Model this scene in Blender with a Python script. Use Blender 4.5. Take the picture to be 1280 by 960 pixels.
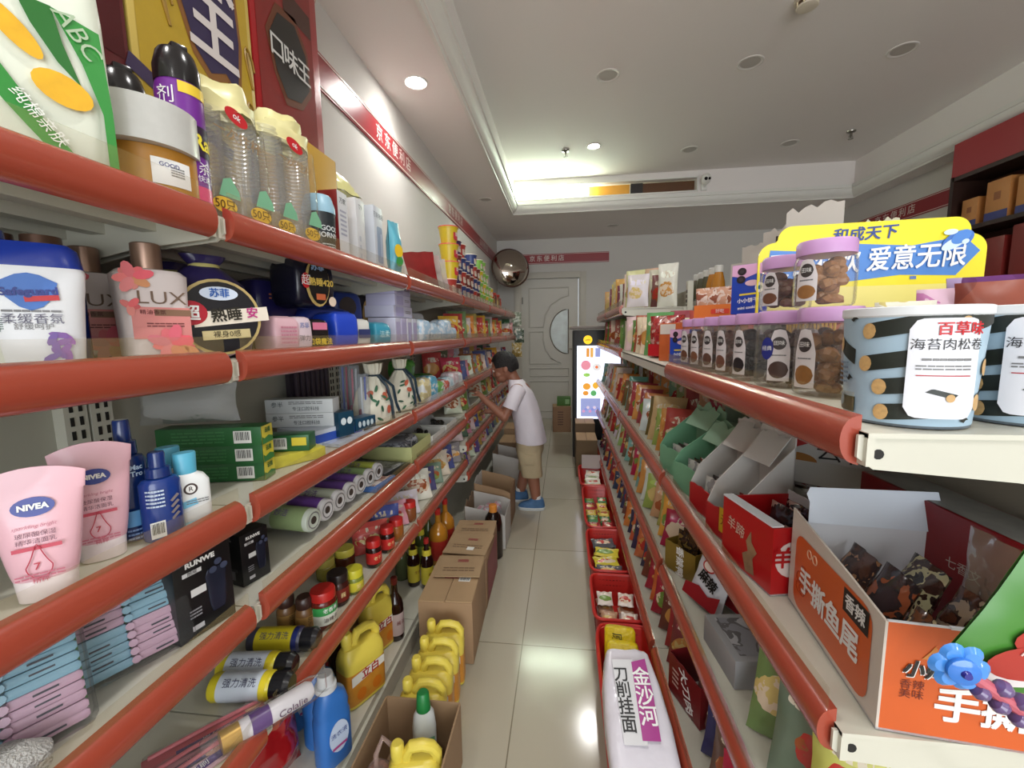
import bpy, bmesh, math, random
from mathutils import Vector, Matrix, noise
PI = math.pi
R = math.radians
SC = bpy.context.scene
COL = SC.collection
for _o in list(bpy.data.objects):
    bpy.data.objects.remove(_o)
SC.view_settings.view_transform = 'Standard'
SC.view_settings.look = 'None'
SC.view_settings.gamma = 1.0
SC.view_settings.use_curve_mapping = False
SC.view_settings.exposure = .42
# ---------------------------------------------------------------- camera
CAMH, FPX, YAW, PITCH, ROLL = 1.32, 525.0, .1255, .1205, .016
_f = Vector((-math.sin(YAW) * math.cos(PITCH), math.cos(YAW) * math.cos(PITCH), -math.sin(PITCH)))
_r = Vector((math.cos(YAW), math.sin(YAW), 0))
_d = _f.cross(_r)
_r2 = _r * math.cos(ROLL) + _d * math.sin(ROLL)
_d2 = _d * math.cos(ROLL) - _r * math.sin(ROLL)
_cd = bpy.data.cameras.new('camera')
_cd.sensor_width = 36.0
_cd.lens = FPX * 36.0 / 1280.0
_cd.clip_start = .02
CAM = bpy.data.objects.new('camera', _cd)
COL.objects.link(CAM)
CAM.matrix_world = Matrix(((_r2.x, -_d2.x, -_f.x, 0), (_r2.y, -_d2.y, -_f.y, 0), (_r2.z, -_d2.z, -_f.z, CAMH), (0, 0, 0, 1)))
SC.camera = CAM
def _ray(px, py):
    return _r2 * ((px - 640) / FPX) + _d2 * ((py - 480) / FPX) + _f
def onz(px, py, z):
    "the point of the horizontal plane z seen at a pixel of the 1280x960 photograph"
    d = _ray(px, py); t = (z - CAMH) / d.z
    return Vector((d.x * t, d.y * t, z))
def onx(px, py, x):
    d = _ray(px, py); t = x / d.x
    return Vector((x, d.y * t, CAMH + d.z * t))
def ony(px, py, y):
    d = _ray(px, py); t = y / d.y
    return Vector((d.x * t, y, CAMH + d.z * t))
# ---------------------------------------------------------------- world and lights
W = bpy.data.worlds.new('world'); SC.world = W; W.use_nodes = True
_bg = W.node_tree.nodes['Background']
_bg.inputs[0].default_value = (.85, .93, 1, 1); _bg.inputs[1].default_value = .55
def light(name, kind, loc, power, color=(1, 1, 1), rot=(0, 0, 0), **kw):
    d = bpy.data.lights.new(name, kind); d.energy = power; d.color = color
    for k, v in kw.items(): setattr(d, k, v)
    o = bpy.data.objects.new(name, d); COL.objects.link(o); o.location = loc; o.rotation_euler = rot
    return o
# added fill lamp behind the camera, standing in for supposed shop-front daylight
light('shopfront_fill', 'AREA', (1.1, -3.9, 1.5), 115, (.93, .97, 1), (R(90), 0, 0), shape='RECTANGLE', size=3.8, size_y=2.4)
# the lit ceiling lamps in view, plus unseen spots added as fill
COOL = (1.0, .985, .96)
for _n, (_x, _y, _z, _p) in enumerate(((-.8, 2.38, 2.655, 13), (-.8, .25, 2.655, 11), (-.8, -1.6, 2.655, 13), (.27, 4.2, 3.0, 26), (.25, .9, 3.0, 34), (.25, -1.4, 3.0, 34), (1.9, .2, 3.0, 26), (1.9, -1.6, 3.0, 26))):
    light('lamp_and_fill_beam', 'SPOT', (_x, _y, _z), _p * 1.25, COOL, (0, 0, 0), spot_size=R(150), spot_blend=.9, shadow_soft_size=.06)
# ---------------------------------------------------------------- materials
_M = {}
def srgb(c):
    return tuple(((v / 255.0) / 12.92 if v / 255.0 <= .04045 else ((v / 255.0 + .055) / 1.055) ** 2.4) for v in c)
def mat(rgb, rough=.45, metal=0.0, spec=.5, coat=0.0, alpha=1.0, trans=0.0, emit=0.0, bump=0.0, bscale=60.0, vary=0.0, vscale=8.0):
    "principled material of an sRGB 0-255 colour, with optional slight colour variation and bump"
    key = (rgb, rough, metal, spec, coat, alpha, trans, emit, bump, bscale, vary, vscale)
    if key in _M: return _M[key]
    m = bpy.data.materials.new('surface'); m.use_nodes = True
    nt = m.node_tree; b = nt.nodes['Principled BSDF']
    c = (*srgb(rgb), 1)
    b.inputs['Base Color'].default_value = c
    b.inputs['Roughness'].default_value = rough; b.inputs['Metallic'].default_value = metal
    b.inputs['Specular IOR Level'].default_value = spec; b.inputs['Coat Weight'].default_value = coat
    b.inputs['Alpha'].default_value = alpha; b.inputs['Transmission Weight'].default_value = trans
    if emit:
        b.inputs['Emission Color'].default_value = c; b.inputs['Emission Strength'].default_value = emit
    if bump or vary:
        tc = nt.nodes.new('ShaderNodeTexCoord')
    if bump:
        n = nt.nodes.new('ShaderNodeTexNoise'); n.inputs['Scale'].default_value = bscale; n.inputs['Detail'].default_value = 3
        nt.links.new(tc.outputs['Object'], n.inputs['Vector'])
        bp = nt.nodes.new('ShaderNodeBump'); bp.inputs['Strength'].default_value = bump; bp.inputs['Distance'].default_value = .01
        nt.links.new(n.outputs['Fac'], bp.inputs['Height']); nt.links.new(bp.outputs['Normal'], b.inputs['Normal'])
    if vary:
        n = nt.nodes.new('ShaderNodeTexNoise'); n.inputs['Scale'].default_value = vscale; n.inputs['Detail'].default_value = 4
        nt.links.new(tc.outputs['Object'], n.inputs['Vector'])
        mx = nt.nodes.new('ShaderNodeMix'); mx.data_type = 'RGBA'
        mx.inputs['A'].default_value = tuple(v * (1 - vary) for v in c[:3]) + (1,)
        mx.inputs['B'].default_value = tuple(min(1, v * (1 + vary)) for v in c[:3]) + (1,)
        nt.links.new(n.outputs['Fac'], mx.inputs['Factor']); nt.links.new(mx.outputs['Result'], b.inputs['Base Color'])
    _M[key] = m
    return m
def printed(cols, scale=14.0, rough=.28, seed=0.0, alpha=1.0, bump=.0, stretch=(1, 1, 1)):
    "printed film: patches of several colours"
    key = ('p', tuple(cols), scale, rough, seed, alpha, bump, stretch)
    if key in _M: return _M[key]
    m = bpy.data.materials.new('printed_film'); m.use_nodes = True
    nt = m.node_tree; b = nt.nodes['Principled BSDF']
    tc = nt.nodes.new('ShaderNodeTexCoord'); mp = nt.nodes.new('ShaderNodeMapping')
    mp.inputs['Location'].default_value = (seed, seed * 1.7, seed * .6); mp.inputs['Scale'].default_value = stretch
    nt.links.new(tc.outputs['Object'], mp.inputs['Vector'])
    n = nt.nodes.new('ShaderNodeTexNoise'); n.inputs['Scale'].default_value = scale; n.inputs['Detail'].default_value = 2.5
    n.inputs['Distortion'].default_value = .6
    nt.links.new(mp.outputs['Vector'], n.inputs['Vector'])
    r = nt.nodes.new('ShaderNodeValToRGB'); r.color_ramp.interpolation = 'CONSTANT'
    k = len(cols)
    els = r.color_ramp.elements
    while len(els) < k: els.new(.5)
    for i, c in enumerate(cols):
        els[i].position = 0 if i == 0 else .5 + (i - k / 2) * (.26 / k) + .02
        els[i].color = (*srgb(c), 1)
    nt.links.new(n.outputs['Fac'], r.inputs['Fac']); nt.links.new(r.outputs['Color'], b.inputs['Base Color'])
    b.inputs['Roughness'].default_value = rough; b.inputs['Alpha'].default_value = alpha
    if bump:
        n2 = nt.nodes.new('ShaderNodeTexNoise'); n2.inputs['Scale'].default_value = 30
        nt.links.new(tc.outputs['Object'], n2.inputs['Vector'])
        bp = nt.nodes.new('ShaderNodeBump'); bp.inputs['Strength'].default_value = bump; bp.inputs['Distance'].default_value = .02
        nt.links.new(n2.outputs['Fac'], bp.inputs['Height']); nt.links.new(bp.outputs['Normal'], b.inputs['Normal'])
    _M[key] = m
    return m
def bagprint(c, c2, pic, pic2, w, h, seed, rough=.27):
    "wrapper print: ground colour, a title blob near the top and a picture in the middle"
    m = bpy.data.materials.new('wrapper_print'); m.use_nodes = True
    nt = m.node_tree; b = nt.nodes['Principled BSDF']; N = nt.nodes.new; L = nt.links.new
    tc = N('ShaderNodeTexCoord')
    def noise_(sc, st=(1, 1, 1)):
        mp = N('ShaderNodeMapping'); mp.inputs['Location'].default_value = (seed, seed * 1.3, seed * .7); mp.inputs['Scale'].default_value = st
        n = N('ShaderNodeTexNoise'); n.inputs['Scale'].default_value = sc; n.inputs['Detail'].default_value = 2
        L(tc.outputs['Object'], mp.inputs['Vector']); L(mp.outputs['Vector'], n.inputs['Vector']); return n.outputs['Fac']
    def step(src, lim, less=True):
        q = N('ShaderNodeMath'); q.operation = 'LESS_THAN' if less else 'GREATER_THAN'; q.inputs[1].default_value = lim; L(src, q.inputs[0]); return q.outputs[0]
    def ell(cx, cz, rx, rz, wob):
        mp = N('ShaderNodeMapping'); mp.inputs['Scale'].default_value = (1 / rx, 0, 1 / rz); mp.inputs['Location'].default_value = (-cx / rx, 0, -cz / rz)
        L(tc.outputs['Object'], mp.inputs['Vector']); ln = N('ShaderNodeVectorMath'); ln.operation = 'LENGTH'; L(mp.outputs['Vector'], ln.inputs[0])
        ad = N('ShaderNodeMath'); ad.operation = 'ADD'; sc = N('ShaderNodeMath'); sc.operation = 'MULTIPLY'; sc.inputs[1].default_value = wob; L(noise_(28), sc.inputs[0]); L(ln.outputs['Value'], ad.inputs[0]); L(sc.outputs[0], ad.inputs[1])
        return step(ad.outputs[0], 1 + wob * .5)
    def mix(f, A, B):
        x = N('ShaderNodeMix'); x.data_type = 'RGBA'; L(f, x.inputs['Factor'])
        for k, v in (('A', A), ('B', B)):
            if isinstance(v, tuple): x.inputs[k].default_value = (*srgb(v), 1)
            else: L(v, x.inputs[k])
        return x.outputs['Result']
    rnd = random.Random(seed)
    base = mix(noise_(9), c, c2)
    base = mix(ell(rnd.uniform(-.1, .1) * w, h * rnd.uniform(.36, .46), w * rnd.uniform(.3, .42), h * rnd.uniform(.16, .24), .8), base, mix(step(noise_(40), .5), pic, pic2))
    base = mix(ell(0, h * .74, w * .36, h * .085, .5), base, mix(step(noise_(30, (3, 1, 1)), .52), (226, 216, 196), c2))
    L(base, b.inputs['Base Color']); b.inputs['Roughness'].default_value = rough
    return m
def film(rgb=(235, 238, 240), haze=.12, rough=.12, bump=.35, bscale=22.0, gloss=.12):
    "clear plastic film: mostly see-through, with shine and a little haze"
    key = ('f', rgb, haze, rough, bump, bscale, gloss)
    if key in _M: return _M[key]
    m = bpy.data.materials.new('clear_film'); m.use_nodes = True
    nt = m.node_tree; nt.nodes.clear()
    out = nt.nodes.new('ShaderNodeOutputMaterial')
    tr = nt.nodes.new('ShaderNodeBsdfTransparent'); gl = nt.nodes.new('ShaderNodeBsdfGlossy'); df = nt.nodes.new('ShaderNodeBsdfDiffuse')
    gl.inputs['Roughness'].default_value = rough; df.inputs['Color'].default_value = (*srgb(rgb), 1)
    tr.inputs['Color'].default_value = (.97, .97, .97, 1)
    lw = nt.nodes.new('ShaderNodeLayerWeight'); lw.inputs['Blend'].default_value = gloss
    a = nt.nodes.new('ShaderNodeMixShader'); c = nt.nodes.new('ShaderNodeMixShader')
    a.inputs[0].default_value = haze
    nt.links.new(tr.outputs[0], a.inputs[1]); nt.links.new(df.outputs[0], a.inputs[2])
    mu = nt.nodes.new('ShaderNodeMath'); mu.operation = 'MULTIPLY'; mu.inputs[1].default_value = .5
    nt.links.new(lw.outputs['Fresnel'], mu.inputs[0]); nt.links.new(mu.outputs[0], c.inputs[0]); nt.links.new(a.outputs[0], c.inputs[1]); nt.links.new(gl.outputs[0], c.inputs[2])
    nt.links.new(c.outputs[0], out.inputs[0])
    if bump:
        tc = nt.nodes.new('ShaderNodeTexCoord')
        n = nt.nodes.new('ShaderNodeTexNoise'); n.inputs['Scale'].default_value = bscale; n.inputs['Detail'].default_value = 2
        nt.links.new(tc.outputs['Object'], n.inputs['Vector'])
        bp = nt.nodes.new('ShaderNodeBump'); bp.inputs['Strength'].default_value = bump; bp.inputs['Distance'].default_value = .02
        nt.links.new(n.outputs['Fac'], bp.inputs['Height'])
        for s in (gl, lw): nt.links.new(bp.outputs['Normal'], s.inputs['Normal'])
    _M[key] = m
    return m
# ---------------------------------------------------------------- mesh building
class MB:
    def __init__(s): s.v = []; s.f = []
    def add(s, vs, fs, M=None):
        o = len(s.v)
        s.v += [tuple(M @ Vector(p)) for p in vs] if M else [tuple(p) for p in vs]
        s.f += [tuple(i + o for i in f) for f in fs]
        return s
    def box(s, c, d, M=None, r=0.0):
        x, y, z = d[0] / 2, d[1] / 2, d[2] / 2
        T = Matrix.Translation(c)
        if M is not None: T = M @ T
        if r <= 0:
            vs = [(a, b, e) for a in (-x, x) for b in (-y, y) for e in (-z, z)]
            return s.add(vs, [(0, 1, 3, 2), (4, 6, 7, 5), (0, 4, 5, 1), (2, 3, 7, 6), (0, 2, 6, 4), (1, 5, 7, 3)], T)
        bm = bmesh.new(); bmesh.ops.create_cube(bm, size=1)
        for v in bm.verts: v.co = Vector((v.co.x * d[0], v.co.y * d[1], v.co.z * d[2]))
        bmesh.ops.bevel(bm, geom=bm.edges[:], offset=min(r, min(d) * .45), segments=2, profile=.6, affect='EDGES')
        bm.verts.index_update()
        s.add([v.co.copy() for v in bm.verts], [[v.index for v in f.verts] for f in bm.faces], T); bm.free()
        return s
    def lathe(s, prof, n=20, M=None, cap=True):
        vs = []; fs = []
        for (r, z) in prof:
            for i in range(n): a = 2 * PI * i / n; vs.append((r * math.cos(a), r * math.sin(a), z))
        for k in range(len(prof) - 1):
            for i in range(n):
                j = (i + 1) % n; fs.append((k * n + i, k * n + j, (k + 1) * n + j, (k + 1) * n + i))
        if cap:
            fs.append(tuple(range(n - 1, -1, -1))); fs.append(tuple((len(prof) - 1) * n + i for i in range(n)))
        return s.add(vs, fs, M)
    def loft(s, secs, n=24, M=None, cap=True):
        "sections (z, half width x, half depth y, roundness exponent, cx, cy)"
        vs = []; fs = []
        for q in secs:
            z, a, b = q[:3]; e = q[3] if len(q) > 3 else 2; cx = q[4] if len(q) > 4 else 0; cy = q[5] if len(q) > 5 else 0
            for i in range(n):
                t = 2 * PI * i / n; c, d = math.cos(t), math.sin(t)
                vs.append((cx + a * math.copysign(abs(c) ** (2 / e), c), cy + b * math.copysign(abs(d) ** (2 / e), d), z))
        for k in range(len(secs) - 1):
            for i in range(n):
                j = (i + 1) % n; fs.append((k * n + i, k * n + j, (k + 1) * n + j, (k + 1) * n + i))
        if cap:
            fs.append(tuple(range(n - 1, -1, -1))); fs.append(tuple((len(secs) - 1) * n + i for i in range(n)))
        return s.add(vs, fs, M)
    def tube(s, pts, r, n=8, M=None, closed=False, flat=1.0):
        pts = [Vector(p) for p in pts]; vs = []; fs = []; m = len(pts)
        rr = r if isinstance(r, (list, tuple)) else [r] * m
        up = Vector((0, 0, 1)); prev = None
        for k, p in enumerate(pts):
            a = pts[(k - 1) % m] if closed else pts[max(k - 1, 0)]
            b = pts[(k + 1) % m] if closed else pts[min(k + 1, m - 1)]
            t = (b - a).normalized()
            if prev is None:
                prev = up.cross(t)
                if prev.length < 1e-3: prev = Vector((1, 0, 0)).cross(t)
            x = (prev - t * prev.dot(t)).normalized(); prev = x; y = t.cross(x)
            for i in range(n):
                g = 2 * PI * i / n; vs.append(p + x * (rr[k] * math.cos(g)) + y * (rr[k] * flat * math.sin(g)))
        for k in range(m if closed else m - 1):
            q = (k + 1) % m
            for i in range(n):
                j = (i + 1) % n; fs.append((k * n + i, k * n + j, q * n + j, q * n + i))
        if not closed:
            fs.append(tuple(range(n - 1, -1, -1))); fs.append(tuple((m - 1) * n + i for i in range(n)))
        return s.add(vs, fs, M)
    def prism(s, outline, t, M=None):
        "outline in local x,z extruded along y from 0 to t"
        n = len(outline)
        vs = [(x, 0, z) for x, z in outline] + [(x, t, z) for x, z in outline]
        fs = [tuple(range(n)), tuple(range(2 * n - 1, n - 1, -1))] + [(i, i + n, (i + 1) % n + n, (i + 1) % n) for i in range(n)]
        return s.add(vs, fs, M)
    def sheet(s, fn, nu, nv, th=.0, M=None):
        "parametric sheet fn(u, v) -> point, u and v in 0..1; th gives it thickness"
        P = [[Vector(fn(i / nu, j / nv)) for i in range(nu + 1)] for j in range(nv + 1)]
        w = nu + 1
        fs = [(j * w + i, j * w + i + 1, (j + 1) * w + i + 1, (j + 1) * w + i) for j in range(nv) for i in range(nu)]
        vs = [p for row in P for p in row]
        if th:
            N = []
            for j in range(nv + 1):
                for i in range(nu + 1):
                    a = P[j][min(i + 1, nu)] - P[j][max(i - 1, 0)]; b = P[min(j + 1, nv)][i] - P[max(j - 1, 0)][i]
                    q = a.cross(b); N.append(q.normalized() if q.length > 1e-9 else Vector((0, 0, 1)))
            o = len(vs); vs = vs + [p - N[k] * th for k, p in enumerate(vs)]
            fs = fs + [tuple(i + o for i in reversed(f)) for f in fs]
            ring = [i for i in range(nu + 1)] + [j * w + nu for j in range(1, nv + 1)] + [nv * w + i for i in range(nu - 1, -1, -1)] + [j * w for j in range(nv - 1, 0, -1)]
            for k in range(len(ring)):
                a, b = ring[k], ring[(k + 1) % len(ring)]; fs.append((a, a + o, b + o, b))
        return s.add(vs, fs, M)
def obj(name, mb, m, parent=None, smooth=True, M=None):
    me = bpy.data.meshes.new(name)
    me.from_pydata([tuple(v) for v in mb.v], [], mb.f); me.update()
    me.materials.append(m)
    if smooth:
        bm = bmesh.new(); bm.from_mesh(me); bmesh.ops.recalc_face_normals(bm, faces=bm.faces)
        for f in bm.faces: f.smooth = True
        for e in bm.edges:
            if len(e.link_faces) == 2 and e.calc_face_angle(0) > .62: e.smooth = False
        bm.to_mesh(me); bm.free()
    o = bpy.data.objects.new(name, me); COL.objects.link(o)
    if parent is not None: o.parent = parent
    if M is not None: o.matrix_local = M
    return o
def tag(o, label, cat, group=None):
    o['label'] = label; o['category'] = cat
    if group: o['group'] = group
    return o
def thing(name, label, cat, loc=(0, 0, 0), rz=0.0, group=None, rx=0.0, ry=0.0):
    o = bpy.data.objects.new(name, None); COL.objects.link(o); o.empty_display_size = .03
    o.location = loc; o.rotation_euler = (rx, ry, rz)
    return tag(o, label, cat, group)
def solid(name, label, cat, mb, m, loc=(0, 0, 0), rz=0.0, group=None, rx=0.0, ry=0.0, smooth=True):
    o = obj(name, mb, m, None, smooth); o.location = loc; o.rotation_euler = (rx, ry, rz)
    return tag(o, label, cat, group)
def struct(name, mb, m, parent=None, smooth=False):
    o = obj(name, mb, m, parent, smooth)
    if parent is None: o['kind'] = 'structure'
    return o
def dup(root, loc, rz=None, label=None, group=None, rx=None, ry=None):
    def cp(o, par):
        c = o.copy(); COL.objects.link(c)
        if par is not None: c.parent = par
        for ch in o.children: cp(ch, c)
        return c
    r = cp(root, None); r.location = loc
    e = list(r.rotation_euler)
    if rx is not None: e[0] = rx
    if ry is not None: e[1] = ry
    if rz is not None: e[2] = rz
    r.rotation_euler = e
    if label: r['label'] = label
    if group: r['group'] = group
    return r
# ---------------------------------------------------------------- lettering
_TX = {}
def _glyphs(body, bold, spacing):
    k = (body, bold, spacing)
    if k not in _TX:
        c = bpy.data.curves.new('lettering', 'FONT'); c.body = body; c.align_x = 'CENTER'; c.align_y = 'CENTER'
        cjk = any(ord(q) > 255 for q in body); c.offset = 0 if cjk else bold; c.space_character = spacing; c.resolution_u = 3; c.size = 1
        c.space_line = .95
        o = bpy.data.objects.new('lettering', c); COL.objects.link(o)
        dg = bpy.context.evaluated_depsgraph_get()
        me = bpy.data.meshes.new_from_object(o.evaluated_get(dg))
        V = [v.co.copy() for v in me.vertices]; Fc = [tuple(p.vertices) for p in me.polygons]
        if cjk and bold >= .012:                       # heavier strokes: the glyph laid over itself, shifted a little
            n0 = len(V); V0, F0 = list(V), list(Fc)
            for j, (a, b) in enumerate(((.7, .7), (-.7, .7), (.7, -.7), (-.7, -.7))):
                V += [Vector((q.x + a * bold, q.y + b * bold, .006 * (j + 1))) for q in V0]; Fc += [tuple(i + n0 * (j + 1) for i in f) for f in F0]
        _TX[k] = (V, Fc)
        bpy.data.objects.remove(o); bpy.data.curves.remove(c); bpy.data.meshes.remove(me)
    return _TX[k]
FRONT = Matrix.Rotation(PI / 2, 4, 'X')                                  # text faces local -y
LEFT = Matrix.Rotation(-PI / 2, 4, 'Z') @ FRONT                           # faces local -x
RIGHT = Matrix.Rotation(PI / 2, 4, 'Z') @ FRONT                          # faces local +x
TOP = Matrix.Identity(4)                                                 # faces local +z
def text(body, size, m, parent, at, face=FRONT, turn=0.0, wrap=None, bold=.008, spacing=1.0, sx=1.0, name='lettering', shear=0.0, depth=.0):
    """flat lettering set on a face; `wrap` bends it round a cylinder of that radius about local z"""
    vs, fs = _glyphs(body, bold, spacing)
    T = Matrix.Rotation(turn, 4, 'Z')
    mb = MB()
    pts = [T @ Vector(((p.x * sx + shear * p.y) * size, p.y * size, p.z * min(size, .02))) for p in vs]
    if wrap:
        q = []
        for p in pts:
            a = p.x / wrap + at[0]
            w_ = wrap + p.z; q.append(Vector((w_ * math.sin(a), -w_ * math.cos(a), p.y + at[2])))
        mb.add(q, fs)
    else:
        X = Matrix.Translation(at) @ face
        mb.add([X @ p for p in pts], fs)
    return obj(name, mb, m, parent, smooth=False)
def lines(parent, at, w, h, n, m, face=FRONT, seed=0, wrap=None, name='small_print'):
    "rows of small print as short dark bars"
    rnd = random.Random(seed); mb = MB()
    for i in range(n):
        y = h / 2 - h * (i + .5) / n; x = -w / 2
        while x < w / 2 - .001:
            L = min(w * rnd.uniform(.06, .2), w / 2 - x); t = h / n * .45
            ps = [(x, y - t / 2), (x + L, y - t / 2), (x + L, y + t / 2), (x, y + t / 2)]
            if wrap:
                mb.add([(wrap * math.sin(a / wrap + at[0]), -wrap * math.cos(a / wrap + at[0]), b + at[2]) for a, b in ps], [(0, 1, 2, 3)])
            else:
                X = Matrix.Translation(at) @ face; mb.add([X @ Vector((a, b, 0)) for a, b in ps], [(0, 1, 2, 3)])
            x += L + w * rnd.uniform(.01, .03)
    return obj(name, mb, m, parent, smooth=False)
def bars(parent, at, w, h, face=FRONT, seed=1):
    "barcode: white patch with black bars"
    X = Matrix.Translation(at) @ face
    q = MB().add([X @ Vector(p) for p in ((-w / 2, -h / 2, 0), (w / 2, -h / 2, 0), (w / 2, h / 2, 0), (-w / 2, h / 2, 0))], [(0, 1, 2, 3)])
    o = obj('barcode', q, mat((235, 235, 230)), parent, False)
    rnd = random.Random(seed); x = -w * .42; mb = MB()
    while x < w * .42:
        b = w * rnd.uniform(.015, .05)
        mb.add([X @ Vector(p) for p in ((x, -h * .25, .0004), (x + b, -h * .25, .0004), (x + b, h * .42, .0004), (x, h * .42, .0004))], [(0, 1, 2, 3)])
        x += b + w * rnd.uniform(.02, .05)
    obj('bar_lines', mb, mat((25, 25, 25)), o, False)
    return o
def patch(parent, at, w, h, m, face=FRONT, name='label_patch', turn=0.0, wrap=None, shape='rect', n=20):
    "a flat printed patch: rectangle, rounded rectangle or ellipse"
    if shape == 'ell': pts = [(w / 2 * math.cos(2 * PI * i / n), h / 2 * math.sin(2 * PI * i / n)) for i in range(n)]
    elif shape == 'round':
        r = min(w, h) * .18; pts = []
        for cx, cy, a0 in ((w / 2 - r, h / 2 - r, 0), (-w / 2 + r, h / 2 - r, 90), (-w / 2 + r, -h / 2 + r, 180), (w / 2 - r, -h / 2 + r, 270)):
            for k in range(5): a = R(a0 + k * 22.5); pts.append((cx + r * math.cos(a), cy + r * math.sin(a)))
    elif shape == 'rect': pts = [(-w / 2, -h / 2), (w / 2, -h / 2), (w / 2, h / 2), (-w / 2, h / 2)]
    else: pts = [(x * w / 2, y * h / 2) for x, y in shape]
    T = Matrix.Rotation(turn, 4, 'Z'); mb = MB()
    if wrap:
        # a strip grid so that it follows the curve
        nu = 12; y0 = [p[1] for p in pts]
        def edge(x):
            ys = []
            for i in range(len(pts)):
                (xa, ya), (xb, yb) = pts[i], pts[(i + 1) % len(pts)]
                if abs(xb - xa) < 1e-9:
                    if abs(x - xa) < 1e-7: ys += [ya, yb]
                    continue
                t = (x - xa) / (xb - xa)
                if -1e-6 <= t <= 1 + 1e-6: ys.append(ya + (yb - ya) * t)
            return (min(ys), max(ys)) if ys else (0, 0)
        xs = [p[0] for p in pts]; lo, hi = min(xs), max(xs); vs = []; fs = []
        for i in range(nu + 1):
            x = lo + (hi - lo) * min(max(i / nu, 1e-4), 1 - 1e-4); a, b = edge(x); g = x / wrap + at[0]
            vs += [(wrap * math.sin(g), -wrap * math.cos(g), a + at[2]), (wrap * math.sin(g), -wrap * math.cos(g), b + at[2])]
            if i: k = 2 * i; fs.append((k - 2, k, k + 1, k - 1))
        mb.add(vs, fs)
    else:
        X = Matrix.Translation(at) @ face @ T
        mb.add([X @ Vector((x, y, 0)) for x, y in pts], [tuple(range(len(pts)))])
    return obj(name, mb, m, parent, smooth=bool(wrap))
WHITE = mat((238, 238, 236)); BLACK = mat((18, 18, 20)); INK = mat((40, 40, 45)); GREY = mat((120, 120, 122)); REDINK = mat((190, 30, 38))
ORD = ('first', 'second', 'third', 'fourth', 'fifth', 'sixth', 'seventh', 'eighth', 'ninth', 'tenth', 'eleventh', 'twelfth', 'thirteenth', 'fourteenth', 'fifteenth', 'sixteenth', 'seventeenth', 'eighteenth', 'nineteenth', 'twentieth')
ORD = ORD + tuple('twenty-' + w for w in ORD[:9]) + tuple('thirty-' + w for w in ORD[:9])
# ---------------------------------------------------------------- the room
XW, XE, YB, YF, ZL, ZT = -1.0, 3.2, 6.38, -4.0, 2.68, 3.03
TX0, TX1, TY0, TY1 = -.57, 2.98, -3.4, 4.98
def floor_mat():
    m = bpy.data.materials.new('polished_tile'); m.use_nodes = True; nt = m.node_tree; b = nt.nodes['Principled BSDF']
    tc = nt.nodes.new('ShaderNodeTexCoord'); mp = nt.nodes.new('ShaderNodeMapping'); mp.inputs['Location'].default_value = (.18, -.035, 0)
    br = nt.nodes.new('ShaderNodeTexBrick'); br.offset = 0; br.inputs['Scale'].default_value = 1
    br.inputs['Brick Width'].default_value = .8; br.inputs['Row Height'].default_value = .8; br.inputs['Mortar Size'].default_value = .0022
    br.inputs['Mortar Smooth'].default_value = 0
    a = srgb((172, 165, 147)); c = srgb((178, 172, 155))
    br.inputs['Color1'].default_value = (*a, 1); br.inputs['Color2'].default_value = (*c, 1); br.inputs['Mortar'].default_value = (*srgb((120, 112, 95)), 1)
    nt.links.new(tc.outputs['Object'], mp.inputs['Vector']); nt.links.new(mp.outputs['Vector'], br.inputs['Vector'])
    n = nt.nodes.new('ShaderNodeTexNoise'); n.inputs['Scale'].default_value = 3; n.inputs['Detail'].default_value = 5
    nt.links.new(tc.outputs['Object'], n.inputs['Vector'])
    rr = nt.nodes.new('ShaderNodeMapRange'); rr.inputs['To Min'].default_value = .06; rr.inputs['To Max'].default_value = .2
    nt.links.new(n.outputs['Fac'], rr.inputs['Value']); nt.links.new(rr.outputs['Result'], b.inputs['Roughness'])
    nt.links.new(br.outputs['Color'], b.inputs['Base Color']); b.inputs['Specular IOR Level'].default_value = .55
    return m
wallm = mat((214, 211, 206), .8, vary=.03, vscale=2)
ceilm = mat((232, 226, 222), .85, vary=.02, vscale=1.5)
struct('floor', MB().box((1.1, 1.2, -.05), (4.6, 10.6, .1)), floor_mat())
struct('wall_left', MB().box((XW - .05, 1.19, 1.55), (.1, 10.4, 3.1)), wallm)
struct('wall_right', MB().box((XE + .05, 1.19, 1.55), (.1, 10.4, 3.1)), wallm)
bw = MB()                                                               # back wall with the door opening
DX0, DX1, DZ = -.66, .225, 2.115
bw.box(((XW + DX0) / 2, YB + .06, 1.55), (DX0 - XW, .12, 3.1)); bw.box(((XE + DX1) / 2, YB + .06, 1.55), (XE - DX1, .12, 3.1))
bw.box(((DX0 + DX1) / 2, YB + .06, (DZ + 3.1) / 2), (DX1 - DX0, .12, 3.1 - DZ))
struct('wall_back', bw, wallm)
ce = MB()
ce.box(((XW + TX0) / 2, (YB + YF) / 2, ZL + .2), (TX0 - XW, YB - YF, .4))
ce.box(((XE + TX1) / 2, (YB + YF) / 2, ZL + .2), (XE - TX1, YB - YF, .4))
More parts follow.
